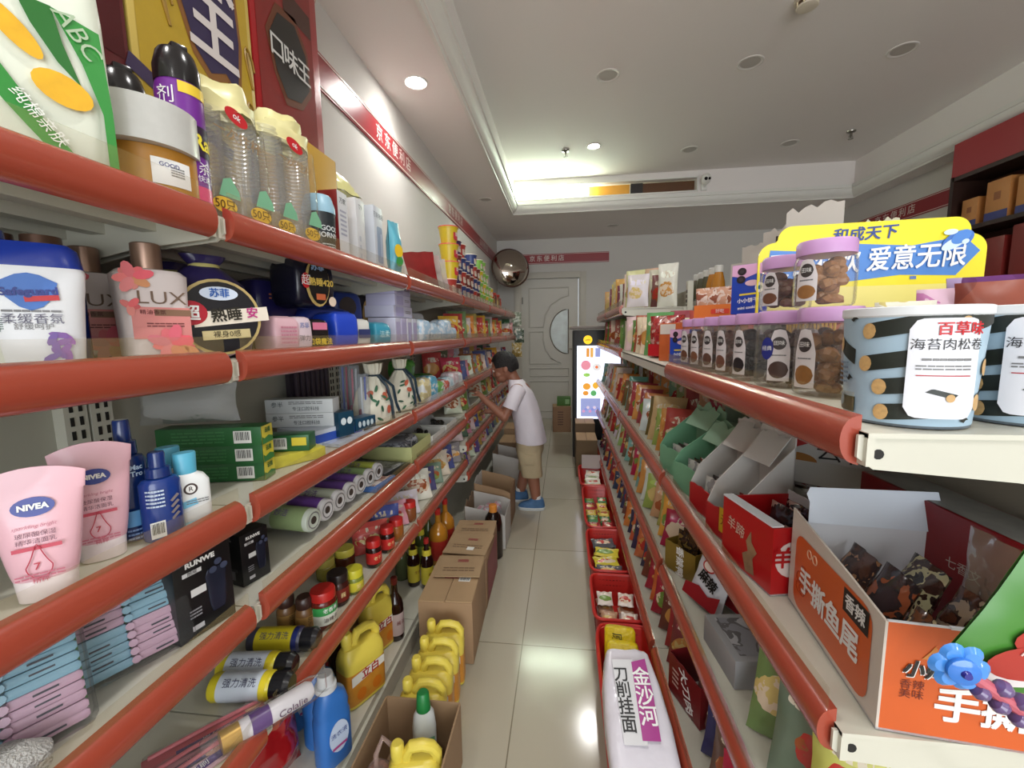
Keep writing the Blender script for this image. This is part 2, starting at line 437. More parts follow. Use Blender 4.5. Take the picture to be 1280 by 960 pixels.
# tray end wall with the long opening of the light trough
NX0, NX1, NZ0, NZ1 = -.54, 1.42, 2.822, 2.955
ce.box(((TX0 + TX1) / 2, (YB + TY1 + .3) / 2, ZL + .2), (TX1 - TX0, YB - TY1 - .3, .4))
ce.box(((TX0 + TX1) / 2, TY1 + .15, (ZL + NZ0) / 2), (TX1 - TX0, .3, NZ0 - ZL))
ce.box(((NX1 + TX1) / 2, TY1 + .15, (NZ0 + 3.08) / 2), (TX1 - NX1, .3, 3.08 - NZ0))
ce.box(((TX0 + NX1) / 2, TY1 + .03, (NZ1 + 3.08) / 2), (NX1 - TX0, .06, 3.08 - NZ1))
ce.box(((TX0 + NX1) / 2, TY1 + .18, 3.07), (NX1 - TX0, .26, .02))
ce.box(((TX0 + TX1) / 2, (TY0 + YF) / 2, ZL + .2), (TX1 - TX0, TY0 - YF, .4))
ce.box(((TX0 + TX1) / 2, (TY0 + TY1) / 2, ZT + .05), (TX1 - TX0 + .1, TY1 - TY0 + .1, .1))
struct('ceiling', ce, ceilm)
# stepped cornice round the tray
prof = [(-.035, ZL - .002), (-.035, ZL - .012), (-.015, ZL - .014), (-.012, ZL - .004), (.012, ZL + .012), (.034, ZL + .04), (.04, ZL + .07), (.05, ZL + .072), (.05, ZL + .09), (.04, ZL + .094), (.04, ZL + .108), (0.0, ZL + .115), (-.001, ZL + .0)]
tm = MB(); vs = []; fs = []; n = len(prof)
for (cx, cy, sx, sy) in ((TX0, TY0, 1, 1), (TX1, TY0, -1, 1), (TX1, TY1, -1, -1), (TX0, TY1, 1, -1)):
    for (o, z) in prof: vs.append((cx + sx * o, cy + sy * o, z))
for k in range(4):
    for i in range(n - 1):
        a = k * n + i; b = ((k + 1) % 4) * n + i; fs.append((a, b, b + 1, a + 1))
struct('trim_1', tm.add(vs, fs), mat((226, 224, 218), .5), smooth=True)
# the light trough: a lit diffuser, a yellow board and a brown board behind the opening
w1 = struct('window_1', MB().box((.44, TY1 - .004, NZ0 - .006), (1.98, .02, .014)).box((.44, TY1 - .004, NZ1 + .006), (1.98, .02, .014)).box((NX1 + .006, TY1 - .004, (NZ0 + NZ1) / 2), (.014, .02, .15)), mat((228, 226, 220), .4))
obj('lit_diffuser', MB().box((-.14, TY1 + .05, 2.888), (.78, .02, .125)), mat((236, 255, 232), emit=34.0), w1, False)
obj('yellow_board', MB().box((.5, TY1 + .1, 2.888), (.45, .02, .13)), mat((222, 160, 60), .4, vary=.15), w1, False)
obj('dark_board', MB().box((.8, TY1 + .08, 2.888), (.13, .03, .13)), mat((40, 36, 34), .5), w1, False)
obj('brown_board', MB().box((1.14, TY1 + .1, 2.888), (.56, .02, .13)), mat((96, 60, 30), .4, vary=.2), w1, False)
# door: frame, leaf with raised panels, half-round light, handle
dm = mat((214, 210, 200), .45); dm2 = mat((206, 202, 192), .5)
d1 = struct('door_1', MB().box(((DX0 + DX1) / 2 - .01, YB + .05, DZ / 2), (DX1 - DX0 - .03, .04, DZ - .01)), dm)
fr = MB()
for x in (DX0 - .045, DX1 + .045): fr.box((x, YB - .012, DZ / 2 + .045), (.09, .026, DZ + .09), r=.006)
fr.box(((DX0 + DX1) / 2, YB - .012, DZ + .045), (DX1 - DX0 + .02, .026, .09), r=.006)
for x in (DX0 + .008, DX1 - .008): fr.box((x, YB + .03, DZ / 2), (.016, .06, DZ))
obj('door_frame', fr, mat((205, 200, 188), .5), d1)
pn = MB(); yp = YB + .028
def rim(mb, pts, r=.012, closed=True): mb.tube(pts, r, 6, None, closed)
rim(pn, [(-.53, yp, 1.98), (.06, yp, 1.98), (.06, yp, 1.86), (-.05, yp, 1.83), (-.2, yp, 1.73), (-.29, yp, 1.58), (-.32, yp, 1.4), (-.53, yp, 1.4)])
rim(pn, [(-.53, yp, 1.33), (-.32, yp, 1.33), (-.32, yp, 1.21), (-.29, yp, 1.06), (-.2, yp, .93), (-.05, yp, .85), (-.53, yp, .85)])
rim(pn, [(-.53, yp, .78), (-.2, yp, .78), (.0, yp, .78), (.06, yp, .78), (.06, yp, .66), (-.53, yp, .66)])
rim(pn, [(-.53, yp, .58), (.06, yp, .58), (.06, yp, .12), (-.53, yp, .12)])
arc = [(.055 - .27 * math.cos(a), yp, 1.33 + .33 * math.sin(a)) for a in [R(-90 + 10 * k) for k in range(19)]]
obj('raised_moulding', pn, dm2, d1)
rim2 = MB(); rim(rim2, arc, .01); obj('light_rim', rim2, mat((120, 112, 100), .4), d1)
obj('glass_light', MB().prism([(p[0], p[2]) for p in arc], .012, Matrix.Translation((0, yp - .006, 0))), mat((150, 158, 142), .15, vary=.35, vscale=9), d1, False)
obj('door_handle', MB().box((.155, YB + .02, 1.02), (.035, .012, .2), r=.005).tube([(.155, YB + .02, 1.07), (.155, YB - .03, 1.07), (.05, YB - .03, 1.07)], .009, 8), mat((120, 110, 100), .3, 1.0), d1)
hd = MB()
for z in (.35, 1.75): hd.lathe([(.011, z), (.011, z + .1)], 10, Matrix.Translation((DX0 + .03, YB + .02, 0)))
obj('hinge', hd, mat((150, 148, 140), .35, 1), d1)
# skirting along the back wall
struct('baseboard_back', MB().box(((XE + DX1 + .09) / 2, YB - .008, .05), (XE - DX1 - .09, .016, .1)).box(((XW + DX0 - .09) / 2, YB - .008, .05), (DX0 - .09 - XW, .016, .1)), mat((150, 128, 110), .4))
# red fascia bands with white lettering
bandm = mat((152, 38, 46), .3, vary=.04, vscale=2); bl = mat((232, 214, 208), .4)
def band(label, p0, p1, face, spots, z0=2.325, z1=2.47):
    p0, p1 = Vector(p0), Vector(p1); d = p1 - p0; L = d.length; a = math.atan2(d.y, d.x)
    t = thing('fascia_band', label, 'wall sign', (p0.x, p0.y, z0), a, 'red shop name bands')
    h = z1 - z0
    obj('panel', MB().box((L / 2, -.004, h / 2), (L, .008, h)), bandm, t, False)
    ln = MB()
    for z in (.011, h - .011): ln.box((L / 2, -.009, z), (L, .003, .005))
    obj('border_line', ln, bl, t, False)
    for s in spots:
        text('京东便利店', .088, bl, t, (s, -.0095, h / 2), FRONT, bold=.012, spacing=1.42)
    return t
band('long red band with white shop name along the white left wall', (XW + .0006, -1, 0), (XW + .0006, 6.36, 0), None, [1 + y for y in (-.3, 1.1, 2.52, 3.93, 5.3)])
band('short red band with white shop name above the back door', (-.98, YB, 0), (.64, YB, 0), None, [.72])
band('red band with white shop name on the far wall beside wooden shelving', (XE, 5.9, 0), (XE, 3.95, 0), None, [1.2])
# recessed lamps of the ceiling
lampw = mat((215, 210, 204), .5)
def downlight(x, y, z, lit, label, r=.06):
    t = thing('downlight', label, 'ceiling lamp', (x, y, z), 0, 'recessed ceiling lamps')
    obj('rim', MB().lathe([(r * .78, .0), (r * 1.0, -.006), (r * 1.08, -.004), (r * 1.08, .0)], 28, None, False), lampw, t)
    obj('diffuser', MB().lathe([(r * .3, -.0035), (r * .8, -.002), (r * .82, .0)], 28), mat((255, 252, 245), .4, emit=60.0) if lit else mat((190, 184, 176), .5), t)
    return t
downlight(-.8, 2.38, ZL, 1, 'lit round lamp in the low ceiling over the tall shelving')
downlight(-.8, 4.42, ZL, 0, 'unlit round lamp in the low ceiling near the convex mirror')
downlight(.62, 5.75, ZL, 0, 'unlit round lamp in the low ceiling in front of the door', .07)
downlight(.27, 4.2, ZT, 1, 'lit round lamp in the raised ceiling')
for q, s in (((760, 94), 'unlit round lamp in the raised ceiling nearest the moulding'), ((938, 78), 'unlit round lamp in the raised ceiling, middle one of the nearer row'), ((1128, 62), 'unlit round lamp in the raised ceiling nearest the far wall'), ((862, 187), 'unlit round lamp in the raised ceiling next to the lit one'), ((987, 179), 'unlit round lamp in the raised ceiling near the sprinkler')):
    p = onz(*q, ZT); downlight(p.x, p.y, ZT, 0, s, .072)
def sprinkler(q, label):
    p = onz(*q, ZT); t = thing('sprinkler', label, 'sprinkler', (p.x, p.y, ZT))
    mt = mat((150, 146, 138), .3, 1)
    obj('escutcheon', MB().lathe([(.036, 0), (.034, -.008), (.016, -.014)], 18), mt, t)
    obj('stem', MB().lathe([(.011, -.012), (.011, -.04), (.006, -.042), (.006, -.062)], 10), mt, t)
    obj('deflector', MB().lathe([(.02, -.062), (.02, -.066)], 14).tube([(.014, 0, -.04), (.016, 0, -.052), (.006, 0, -.062)], .003, 6).tube([(-.014, 0, -.04), (-.016, 0, -.052), (-.006, 0, -.062)], .003, 6), mt, t)
sprinkler((707, 188), 'small metal sprinkler beside the lit lamp of the raised ceiling')
sprinkler((1064, 164), 'small metal sprinkler near the far corner of the raised ceiling')
p = onz(1010, -2, ZT)
t = thing('smoke_detector', 'round white smoke detector in the raised ceiling at the top edge', 'smoke detector', (p.x, p.y, ZT))
obj('base', MB().lathe([(.062, 0), (.062, -.012), (.055, -.016)], 26), mat((196, 186, 168), .4), t)
obj('vent_ring', MB().lathe([(.048, -.014), (.044, -.034)], 26), mat((90, 70, 50), .5), t)
rb = MB()
for k in range(8): a = k * PI / 4; rb.box((.05 * math.cos(a), .05 * math.sin(a), -.025), (.006, .006, .022))
obj('rib', rb, mat((220, 205, 170), .4), t)
obj('cap', MB().lathe([(.05, -.034), (.048, -.042), (.03, -.046)], 26), mat((214, 204, 186), .4), t)
# camera on the corner of the light trough
p = ony(881, 226, TY1)
t = thing('security_camera', 'white ball security camera beside the opening in the raised ceiling', 'camera', (1.49, TY1, 2.9))
obj('bracket', MB().box((0, -.012, -.05), (.06, .024, .07), r=.006).tube([(0, -.02, -.05), (0, -.06, -.02)], .014, 10), mat((225, 223, 216), .4), t)
obj('housing', MB().lathe([(.02, -.05), (.04, -.04), (.05, -.015), (.05, .02), (.035, .045), (.01, .055)], 20, Matrix.Translation((0, -.075, .01)) @ Matrix.Rotation(R(65), 4, 'X')), mat((230, 228, 222), .35), t)
obj('lens', MB().lathe([(.018, 0), (.016, .006)], 14, Matrix.Translation((-.014, -.125, .0)) @ Matrix.Rotation(R(85), 4, 'X')).lathe([(.015, 0), (.012, .006)], 14, Matrix.Translation((.02, -.125, .0)) @ Matrix.Rotation(R(85), 4, 'X')), mat((20, 18, 18), .1), t)
# convex mirror
c = ony(638, 335, 5.75)
t = thing('convex_mirror', 'round convex safety mirror hanging above the far end of the shelving', 'mirror', (c.x, c.y, c.z), 0)
Mx = Matrix.Rotation(R(22), 4, 'Z') @ Matrix.Rotation(R(82), 4, 'X')
obj('mirror_face', MB().lathe([(.25, 0), (.235, .03), (.2, .056), (.14, .082), (.07, .096), (.005, .1)], 40, Mx), mat((190, 180, 170), .04, 1.0), t)
obj('rim', MB().tube([Mx @ Vector((.252 * math.cos(2 * PI * i / 36), .252 * math.sin(2 * PI * i / 36), 0)) for i in range(36)], .012, 8, None, True), mat((70, 42, 30), .4), t)
obj('back_shell', MB().lathe([(.25, -.004), (.2, -.03), (.05, -.05)], 36, Mx), mat((60, 40, 32), .5), t)
obj('arm', MB().tube([Mx @ Vector((0, 0, -.04)), (-.02, .3, -.02), (-.05, YB - c.y, -.05)], .014, 8), mat((120, 116, 110), .4, 1), t)
# ---------------------------------------------------------------- gondola shelving
steel = mat((206, 204, 190), .42, vary=.03); steel2 = mat((176, 174, 160), .45); railm = mat((160, 70, 52), .26, coat=.2); slotm = mat((28, 26, 24), .7)
clearm = film((214, 190, 130), .07, .2, 0, gloss=.05)
XL, XR = -.614, .335
def railprof(s, zc, x):
    "rounded price rail, cross-section in x,z; s=+1 bulges towards +x"
    P = [(-.006, .03)] + [(-.006 + .022 * math.cos(R(a)) ** .8 if abs(a) < 90 else -.006, .029 * math.sin(R(a))) for a in range(80, -89, -16)] + [(-.006, -.03)]
    return [(x + s * a, zc + b) for a, b in P]
def along(mb, prof, y0, y1):
    n = len(prof); vs = [(x, y0, z) for x, z in prof] + [(x, y1, z) for x, z in prof]
    fs = [tuple(range(n)), tuple(range(2 * n - 1, n - 1, -1))] + [(i, i + n, (i + 1) % n + n, (i + 1) % n) for i in range(n)]
    return mb.add(vs, fs)
def shelf_unit(label, s, xf, xb, y0, y1, levels, zt, rails=True, group=None, ends=(0, 0), base=.1, bare=(), xoff=None):
    """one bay of shelving. s=+1: the goods face +x. levels = rail centre heights."""
    t = thing('shelf_unit', label, 'shelving', ((xf + xb) / 2, (y0 + y1) / 2, 0), 0, group)
    ox, oy = (xf + xb) / 2, (y0 + y1) / 2
    T = Matrix.Translation((-ox, -oy, 0))
    def put(nm, mb, m, par=t, smooth=False):
        return obj(nm, MB().add(mb.v, mb.f, T), m, par, smooth)
    bp = MB()
    k = 0; z = base
    while z < zt - .05:
        h = min(.3, zt - z); bp.box((xb + s * .005, (y0 + y1) / 2, z + h / 2 - .002), (.01, y1 - y0 - .05, h - .006)); z += h
    put('back_panel', bp, steel2)
    for yy in (y0 + .023, y1 - .023):
        up = MB().box((xb + s * .02, yy, zt / 2), (.03, .04, zt)); u = put('upright', up, steel)
        sl = MB()
        z = .3
        while z < zt - .05:
            for dy in (-.008, .008): sl.box((xb + s * .0355, yy + dy, z), (.002, .006, .017))
            z += .027
        put('slot', sl, slotm, u)
    bs = MB(); xe = xf - s * .03
    bs.box(((xe + xb) / 2, (y0 + y1) / 2, base - .0125), (abs(xe - xb), y1 - y0 - .004, .025)); bs.box((xe, (y0 + y1) / 2, base / 2 - .01), (.02, y1 - y0 - .004, base - .03))
    put('base_deck', bs, steel)
    for li, zc in enumerate(levels):
        lx = xf + (xoff[li] if xoff else 0)
        dz = zc + .012
        a = lx - s * .004; d = MB()
        d.box(((a + xb) / 2, (y0 + y1) / 2, dz - .003), (abs(a - xb), y1 - y0 - .004, .006))
        d.box((a - s * .004, (y0 + y1) / 2, dz - .02), (.008, y1 - y0 - .006, .038))
        d.box((xb + s * .05, (y0 + y1) / 2, dz - .018), (.012, y1 - y0 - .006, .03))
        for q in (.35, .65): d.box((a + (xb - a) * q, (y0 + y1) / 2, dz - .016), (.03, y1 - y0 - .02, .022))
        sh = put('shelf', d, steel)
        for yy, e in ((y0 + .009, -1), (y1 - .013, 1)):
            br = MB()
            pr = [(a + s * .006, dz - .004), (a + s * .006, dz - .03), (a - s * .012, dz - .044), (a - s * .16, dz - .056), (xb + s * .03, dz - .085), (xb + s * .03, dz - .004)]
            br.prism(pr, .004, Matrix.Translation((0, yy, 0)))
            put('bracket', br, steel, sh)
            put('bracket_hole', MB().lathe([(.006, 0), (.006, .0056)], 10, Matrix.Translation((a - s * .016, yy + .0048, dz - .026)) @ Matrix.Rotation(R(90), 4, 'X')), slotm, sh)
        if li in bare: continue
        rl = MB(); along(rl, railprof(s, zc, lx), y0 + .018, y1 - .018)
        put('price_rail', rl, railm, sh, True)
        st = MB().box((lx + s * .004, (y0 + y1) / 2, zc + .04), (.0016, y1 - y0 - .04, .032))
        put('clear_strip', st, clearm, sh)
    return t
LV = [.517, .772, .983, 1.266, 1.526]
LV2 = [.417, .61, .795, 1.0, 1.266, 1.526]
LZ = {1: 1.5395, 2: 1.2795, 3: .9965, 4: .7855, 5: .5305}
LY = [-1.09 + .9 * k for k in range(8)]
nm = ('bay of red railed shelving nearest the viewer along the white wall', 'bay of red railed shelving holding bath bottles and tubes', 'bay of red railed shelving holding toothpaste and spray cans', 'bay of red railed shelving holding paper packs and cotton bags', 'bay of red railed shelving where the boy reaches in', 'bay of red railed shelving beyond the boy', 'last bay of red railed shelving before the back door')
for k in range(7):
    shelf_unit(nm[k], 1, XL, XW + .03, LY[k], LY[k + 1], LV if k < 4 else LV2, 1.66, group='shelving bays along the white wall', ends=(k == 0, 0), base=.1)
RA, RB_, RC, RD = 1.19, .813, .5, .19
AZ, BZ, CZ, DZ_ = RA + .0135, RB_ + .0135, RC + .0135, RD + .0135
XRB = .735
RY = [.505, 1.42, 2.55, 3.45, 4.35]
shelf_unit('near bay of the snack island with red rails', -1, XR, XRB, RY[0], RY[1], [RD, RC, RB_, RA], 1.3, group='snack island bays', ends=(1, 0), base=.06, xoff=[-.02, 0, 0, 0])
shelf_unit('second bay of the snack island, its top rail missing', -1, XR, XRB, RY[1], RY[2], [RD, RC, RB_, RA], 1.3, group='snack island bays', base=.06, bare=(3,), xoff=[-.02, 0, 0, 0])
shelf_unit('third bay of the snack island with packed snack bags', -1, XR, XRB, RY[2], RY[3], [RD, RC, RB_, RA, 1.445], 1.6, group='snack island bays', base=.06, xoff=[-.02, 0, 0, 0, 0])
shelf_unit('farthest bay of the snack island beside the drinks fridge', -1, XR, XRB, RY[3], RY[4], [RD, RC, RB_, RA, 1.445], 1.6, group='snack island bays', base=.06, xoff=[-.02, 0, 0, 0, 0])
shelf_unit('bay on the far side of the snack island', 1, 1.2, XRB + .012, RY[0], RY[3], [.5, .82, 1.19], 1.3, group='snack island bays', ends=(1, 0), base=.06)
# ---------------------------------------------------------------- placing helpers: real positions on real shelves
def col(px, x, z):
    "point of the vertical plane x at height z that lies in picture column px"
    k = (px - 640) / FPX; dz = z - CAMH
    return Vector((x, -(_r2.x * x + _r2.z * dz - k * (_f.x * x + _f.z * dz)) / (_r2.y - k * _f.y), z))
def wd(n, p):
    "n pixels of the photograph in metres at point p"
    return n * (_f.x * p[0] + _f.y * p[1] + _f.z * (p[2] - CAMH)) / FPX
LF, RF = R(90), R(-90)
# ---------------------------------------------------------------- goods
def pouch_mb(w, h, t, seed=0, nu=12, nv=14, amp=.035, top=.8, flat=.18):
    rnd = random.Random(seed); ox = rnd.uniform(0, 50); mb = MB(); A = amp * min(w, h)
    for s in (-1, 1):
        def fn(u, v, s=s):
            a = abs(2 * u - 1); pv = min(1, (v / .3)) ** .55 * min(1, (1 - v) / .35) ** top
            d = t / 2 * (max(0, 1 - a ** 3.2)) ** .6 * pv
            q = Vector((u * 5 * w / h + ox, v * 5, s * 3.0))
            nz = noise.noise(q) + .5 * noise.noise(q * 2.3)
            e = math.sin(PI * min(1, max(0, v))) ** .5 if 0 < v < 1 else 0
            x = (u - .5) * w * (1 - .06 * math.sin(PI * v)) + A * .25 * noise.noise(Vector((v * 6, ox, 1)))
            yy = s * d + A * nz * e * (1 if 0 < u < 1 else .4) + (.0012 * s)
            if v > .93 or v < .05: yy += .0025 * math.sin(u * 60)
            return (x, yy, v * h)
        mb.sheet(fn, nu, nv)
    return mb
def pouch(name, label, cat, p, rz, w, h, t, m, group=None, seed=0, rx=0.0, ry=0.0, extra=None, amp=.035):
    T = thing(name, label, cat, p, rz, group, rx, ry)
    b = obj('bag_body', pouch_mb(w, h, t, seed, amp=amp), m, T)
    if extra: extra(T, b)
    return T
def on_pouch(w, h, t, z):
    "how far the belly of a pouch stands out at height z"
    v = z / h; return -(t / 2 * min(1, v / .3) ** .55 * min(1, (1 - v) / .35) ** .8) - .006
def carton(name, label, cat, p, rz, w, d, h, m, group=None, extra=None, r=.0015, rx=0.0, ry=0.0, seam=True):
    T = thing(name, label, cat, p, rz, group, rx, ry)
    b = obj('carton_body', MB().box((0, 0, h / 2), (w, d, h), r=r), m, T)
    if extra: extra(T, w, d, h)
    return T
def bottle(name, label, cat, p, rz, secs, m, capsecs=None, capm=None, group=None, extra=None, n=28, cap='cap', rx=0.0, ry=0.0):
    T = thing(name, label, cat, p, rz, group, rx, ry)
    obj('bottle_body', MB().loft(secs, n), m, T)
    if capsecs: obj(cap, MB().loft(capsecs, n), capm, T)
    if extra: extra(T)
    return T
def rblk(w, d, h, e=6, k=.012):
    "sections of a soft-edged block"
    a, b = w / 2, d / 2
    return [(0, a - k, b - k, e), (k * .4, a - k * .3, b - k * .3, e), (k, a, b, e), (h - k, a, b, e), (h - k * .4, a - k * .3, b - k * .3, e), (h, a - k, b - k, e)]
def softpack(name, label, cat, p, rz, w, d, h, m, group=None, extra=None, seed=0, rx=0.0, ry=0.0, e=5):
    "plump film-wrapped pack"
    T = thing(name, label, cat, p, rz, group, rx, ry); mb = MB()
    rnd = random.Random(seed); k = min(w, d, h) * .22
    secs = [(0, w / 2 - k, d / 2 - k, e), (k * .35, w / 2 - k * .3, d / 2 - k * .3, e), (k, w / 2, d / 2, e), (h * .4, w / 2 * 1.02, d / 2 * 1.06, e), (h * .7, w / 2 * 1.01, d / 2 * 1.05, e), (h - k, w / 2, d / 2, e), (h - k * .35, w / 2 - k * .3, d / 2 - k * .3, e), (h, w / 2 - k, d / 2 - k, e)]
    mb.loft(secs, 32)
    o = rnd.uniform(0, 90)
    mb.v = [tuple(Vector(v) + Vector((noise.noise(Vector(v) * 26 + Vector((o, 0, 0))), noise.noise(Vector(v) * 26 + Vector((0, o, 0))), 0)) * .004) for v in mb.v]
    obj('pack_body', mb, m, T)
    if extra: extra(T, w, d, h)
    return T
def jagged(w, z0, z1, n, seed, amp):
    "outline of a torn card panel"
    rnd = random.Random(seed)
    top = [(w / 2 - w * i / n, z1 + (rnd.uniform(-amp, amp * .4) if 0 < i < n else -amp * .5)) for i in range(n + 1)]
    return [(-w / 2, z0), (w / 2, z0)] + top
def tray_box(name, label, cat, p, rz, w, d, h, hf, hb, mo, mi, group=None, seed=0, torn=.02, extra=None, flap=True, rx=0.0, ms=None):
    """open display carton: front wall hf high, back card hb high with a torn edge. Outside mo, inside mi"""
    T = thing(name, label, cat, p, rz, group, rx)
    th = .003
    obj('carton_base', MB().box((0, 0, th / 2), (w, d, th)), mi, T, False)
    f = obj('front_wall', MB().prism(jagged(w, 0, hf, 7, seed, torn * .25), th, Matrix.Translation((0, -d / 2, 0))), mo, T, False)
    obj('inner_lining', MB().box((0, -d / 2 + th + .0006, hf * .47), (w - .004, .001, hf * .9)), mi, f, False)
    for s in (-1, 1):
        pr = [(-d / 2 + th, 0), (d / 2, 0), (d / 2, h), (-d / 2 + th + d * .15, hf + (h - hf) * .3), (-d / 2 + th, hf)]
        X = Matrix.Translation((s * (w / 2 - (0 if s < 0 else th)), 0, 0)) @ Matrix.Rotation(R(90), 4, 'Z')
        q = obj('side_wall', MB().prism(pr, -th if s < 0 else -th, Matrix.Translation((-w / 2 if s < 0 else w / 2 - th, 0, 0)) @ Matrix.Rotation(R(90), 4, 'Z')), ms or mo, T, False)
    obj('back_card', MB().prism(jagged(w, 0, hb, 9, seed + 5, torn), th, Matrix.Translation((0, d / 2 - th, 0)) @ Matrix.Rotation(0, 4, 'X')), mi, T, False)
    if flap:
        obj('torn_flap', MB().prism(jagged(w * .8, 0, hb * .35, 8, seed + 9, torn), th * .6, Matrix.Translation((0, d * .1, h * .8)) @ Matrix.Rotation(R(-38), 4, 'X')), mi, T, False)
    if extra: extra(T, w, d, h)
    return T
def lumps(n, w, d, h, seed, r0, r1, squash=.7):
    "a heap of rounded pieces filling a box w x d x h"
    rnd = random.Random(seed); mb = MB()
    for i in range(n):
        r = rnd.uniform(r0, r1); c = Vector((rnd.uniform(-w / 2 + r, w / 2 - r), rnd.uniform(-d / 2 + r, d / 2 - r), rnd.uniform(r * squash, h)))
        M = Matrix.Translation(c) @ Matrix.Rotation(rnd.uniform(0, 6), 4, Vector((rnd.uniform(-1, 1), rnd.uniform(-1, 1), 1)).normalized())
        mb.loft([(-r * squash, r * .35, r * .3), (-r * squash * .6, r * .9, r * .75), (r * squash * .2, r, r * .85), (r * squash * .8, r * .7, r * .6), (r * squash, r * .3, r * .2)], 8, M)
    return mb
def jar(name, label, cat, p, rz, r, h, lidm, m, contents, group=None, extra=None, lidh=.022, n=28):
    "straight jar with a ribbed screw lid and its filling"
    T = thing(name, label, cat, p, rz, group)
    hb = h - lidh
    obj('jar_body', MB().loft([(0, r * .86, r * .86), (.004, r * .97, r * .97), (.012, r, r), (hb * .86, r, r), (hb * .95, r * .93, r * .93), (hb, r * .84, r * .84)], n), m, T)
    lid = MB(); nn = 44; vs = []; fs = []
    for z, q, rib in ((hb - .002, .94, 1), (hb + lidh * .8, .94, 1), (hb + lidh, .9, 0)):
        for i in range(nn): k = r * (q + (.018 if rib and i % 2 else 0)); a = 2 * PI * i / nn; vs.append((k * math.cos(a), k * math.sin(a), z))
    for k in range(2):
        for i in range(nn): fs.append((k * nn + i, k * nn + (i + 1) % nn, (k + 1) * nn + (i + 1) % nn, (k + 1) * nn + i))
    fs += [tuple(range(nn - 1, -1, -1)), tuple(2 * nn + i for i in range(nn))]
    obj('lid', lid.add(vs, fs), lidm, T)
    if contents: obj('filling', contents[0], contents[1], T)
    if extra: extra(T, r, hb)
    return T
def lid_mb(r, z0, z1, n=24):
    return MB().lathe([(r, z0), (r, z1 - .003), (r * .95, z1), (r * .6, z1 - .001)], n)
def spray(name, label, cat, p, rz, r, h, bodym, capm, hcap, group=None, extra=None, rx=0.0, ry=0.0):
    T = thing(name, label, cat, p, rz, group, rx, ry)
    hb = h - hcap
    obj('can_body', MB().lathe([(r * .9, 0), (r, .004), (r, hb - .012), (r * .93, hb)], 28), bodym, T)
    obj('cap', MB().lathe([(r * .97, hb), (r * .97, hb + hcap * .5), (r * .8, hb + hcap * .9), (r * .7, hb + hcap)], 24).box((0, -r * .2, hb + hcap * .98), (r * .7, r * 1.0, hcap * .3), r=.004), capm, T)
    if extra: extra(T, r, hb)
    return T
def cylband(T, r, z0, z1, m, name='label_band', a0=0, a1=360, n=28):
    mb = MB(); vs = []; fs = []; k = n
    for i in range(k + 1):
        a = R(a0 + (a1 - a0) * i / k)
        vs += [(r * math.sin(a), -r * math.cos(a), z0), (r * math.sin(a), -r * math.cos(a), z1)]
        if i: fs.append((2 * i - 2, 2 * i, 2 * i + 1, 2 * i - 1))
    return obj(name, mb.add(vs, fs), m, T)
def jug(name, label, cat, p, rz, w, d, h, m, capm, group=None, extra=None, labelm=None):
    "detergent jug with a hollow handle beside its neck"
    T = thing(name, label, cat, p, rz, group); a, b = w / 2, d / 2
    obj('jug_body', MB().loft([(0, a * .9, b * .88, 5), (.006, a, b, 5), (h * .55, a, b, 5), (h * .62, a * 1.02, b * 1.02, 4), (h * .66, a * 1.0, b * .95, 4), (h * .74, a * .94, b * .8, 3.4, -a * .02), (h * .79, a * .8, b * .6, 3, -a * .05), (h * .8, a * .6, b * .4, 3, -a * .05)], 30), m, T)
    obj('neck', MB().lathe([(b * .42, h * .7), (b * .36, h * .8), (b * .34, h * .86)], 18, Matrix.Translation((-a * .62, 0, 0))), m, T)
    obj('handle', MB().tube([(-a * .3, 0, h * .74), (-a * .26, 0, h * .86), (-a * .1, 0, h * .93), (a * .3, 0, h * .935), (a * .66, 0, h * .9), (a * .84, 0, h * .82), (a * .82, 0, h * .7)], b * .36, 10, None, False), m, T)
    obj('cap', MB().lathe([(b * .42, h * .85), (b * .42, h * .97), (b * .3, h)], 18, Matrix.Translation((-a * .62, 0, 0))), capm, T)
    if labelm: obj('label_band', MB().loft([(h * .06, a * 1.008, b * 1.008, 5), (h * .5, a * 1.008, b * 1.008, 5)], 30, None, False), labelm, T)
    if extra: extra(T, w, d, h)
    return T
def clear_bag(name, label, cat, p, rz, w, h, t, group=None, seed=0, rx=0.0, ry=0.0, haze=.1):
    return pouch(name, label, cat, p, rz, w, h, t, film(haze=haze), group, seed, rx, ry, amp=.07)
# ================= top shelf along the white wall
z = LZ[1]
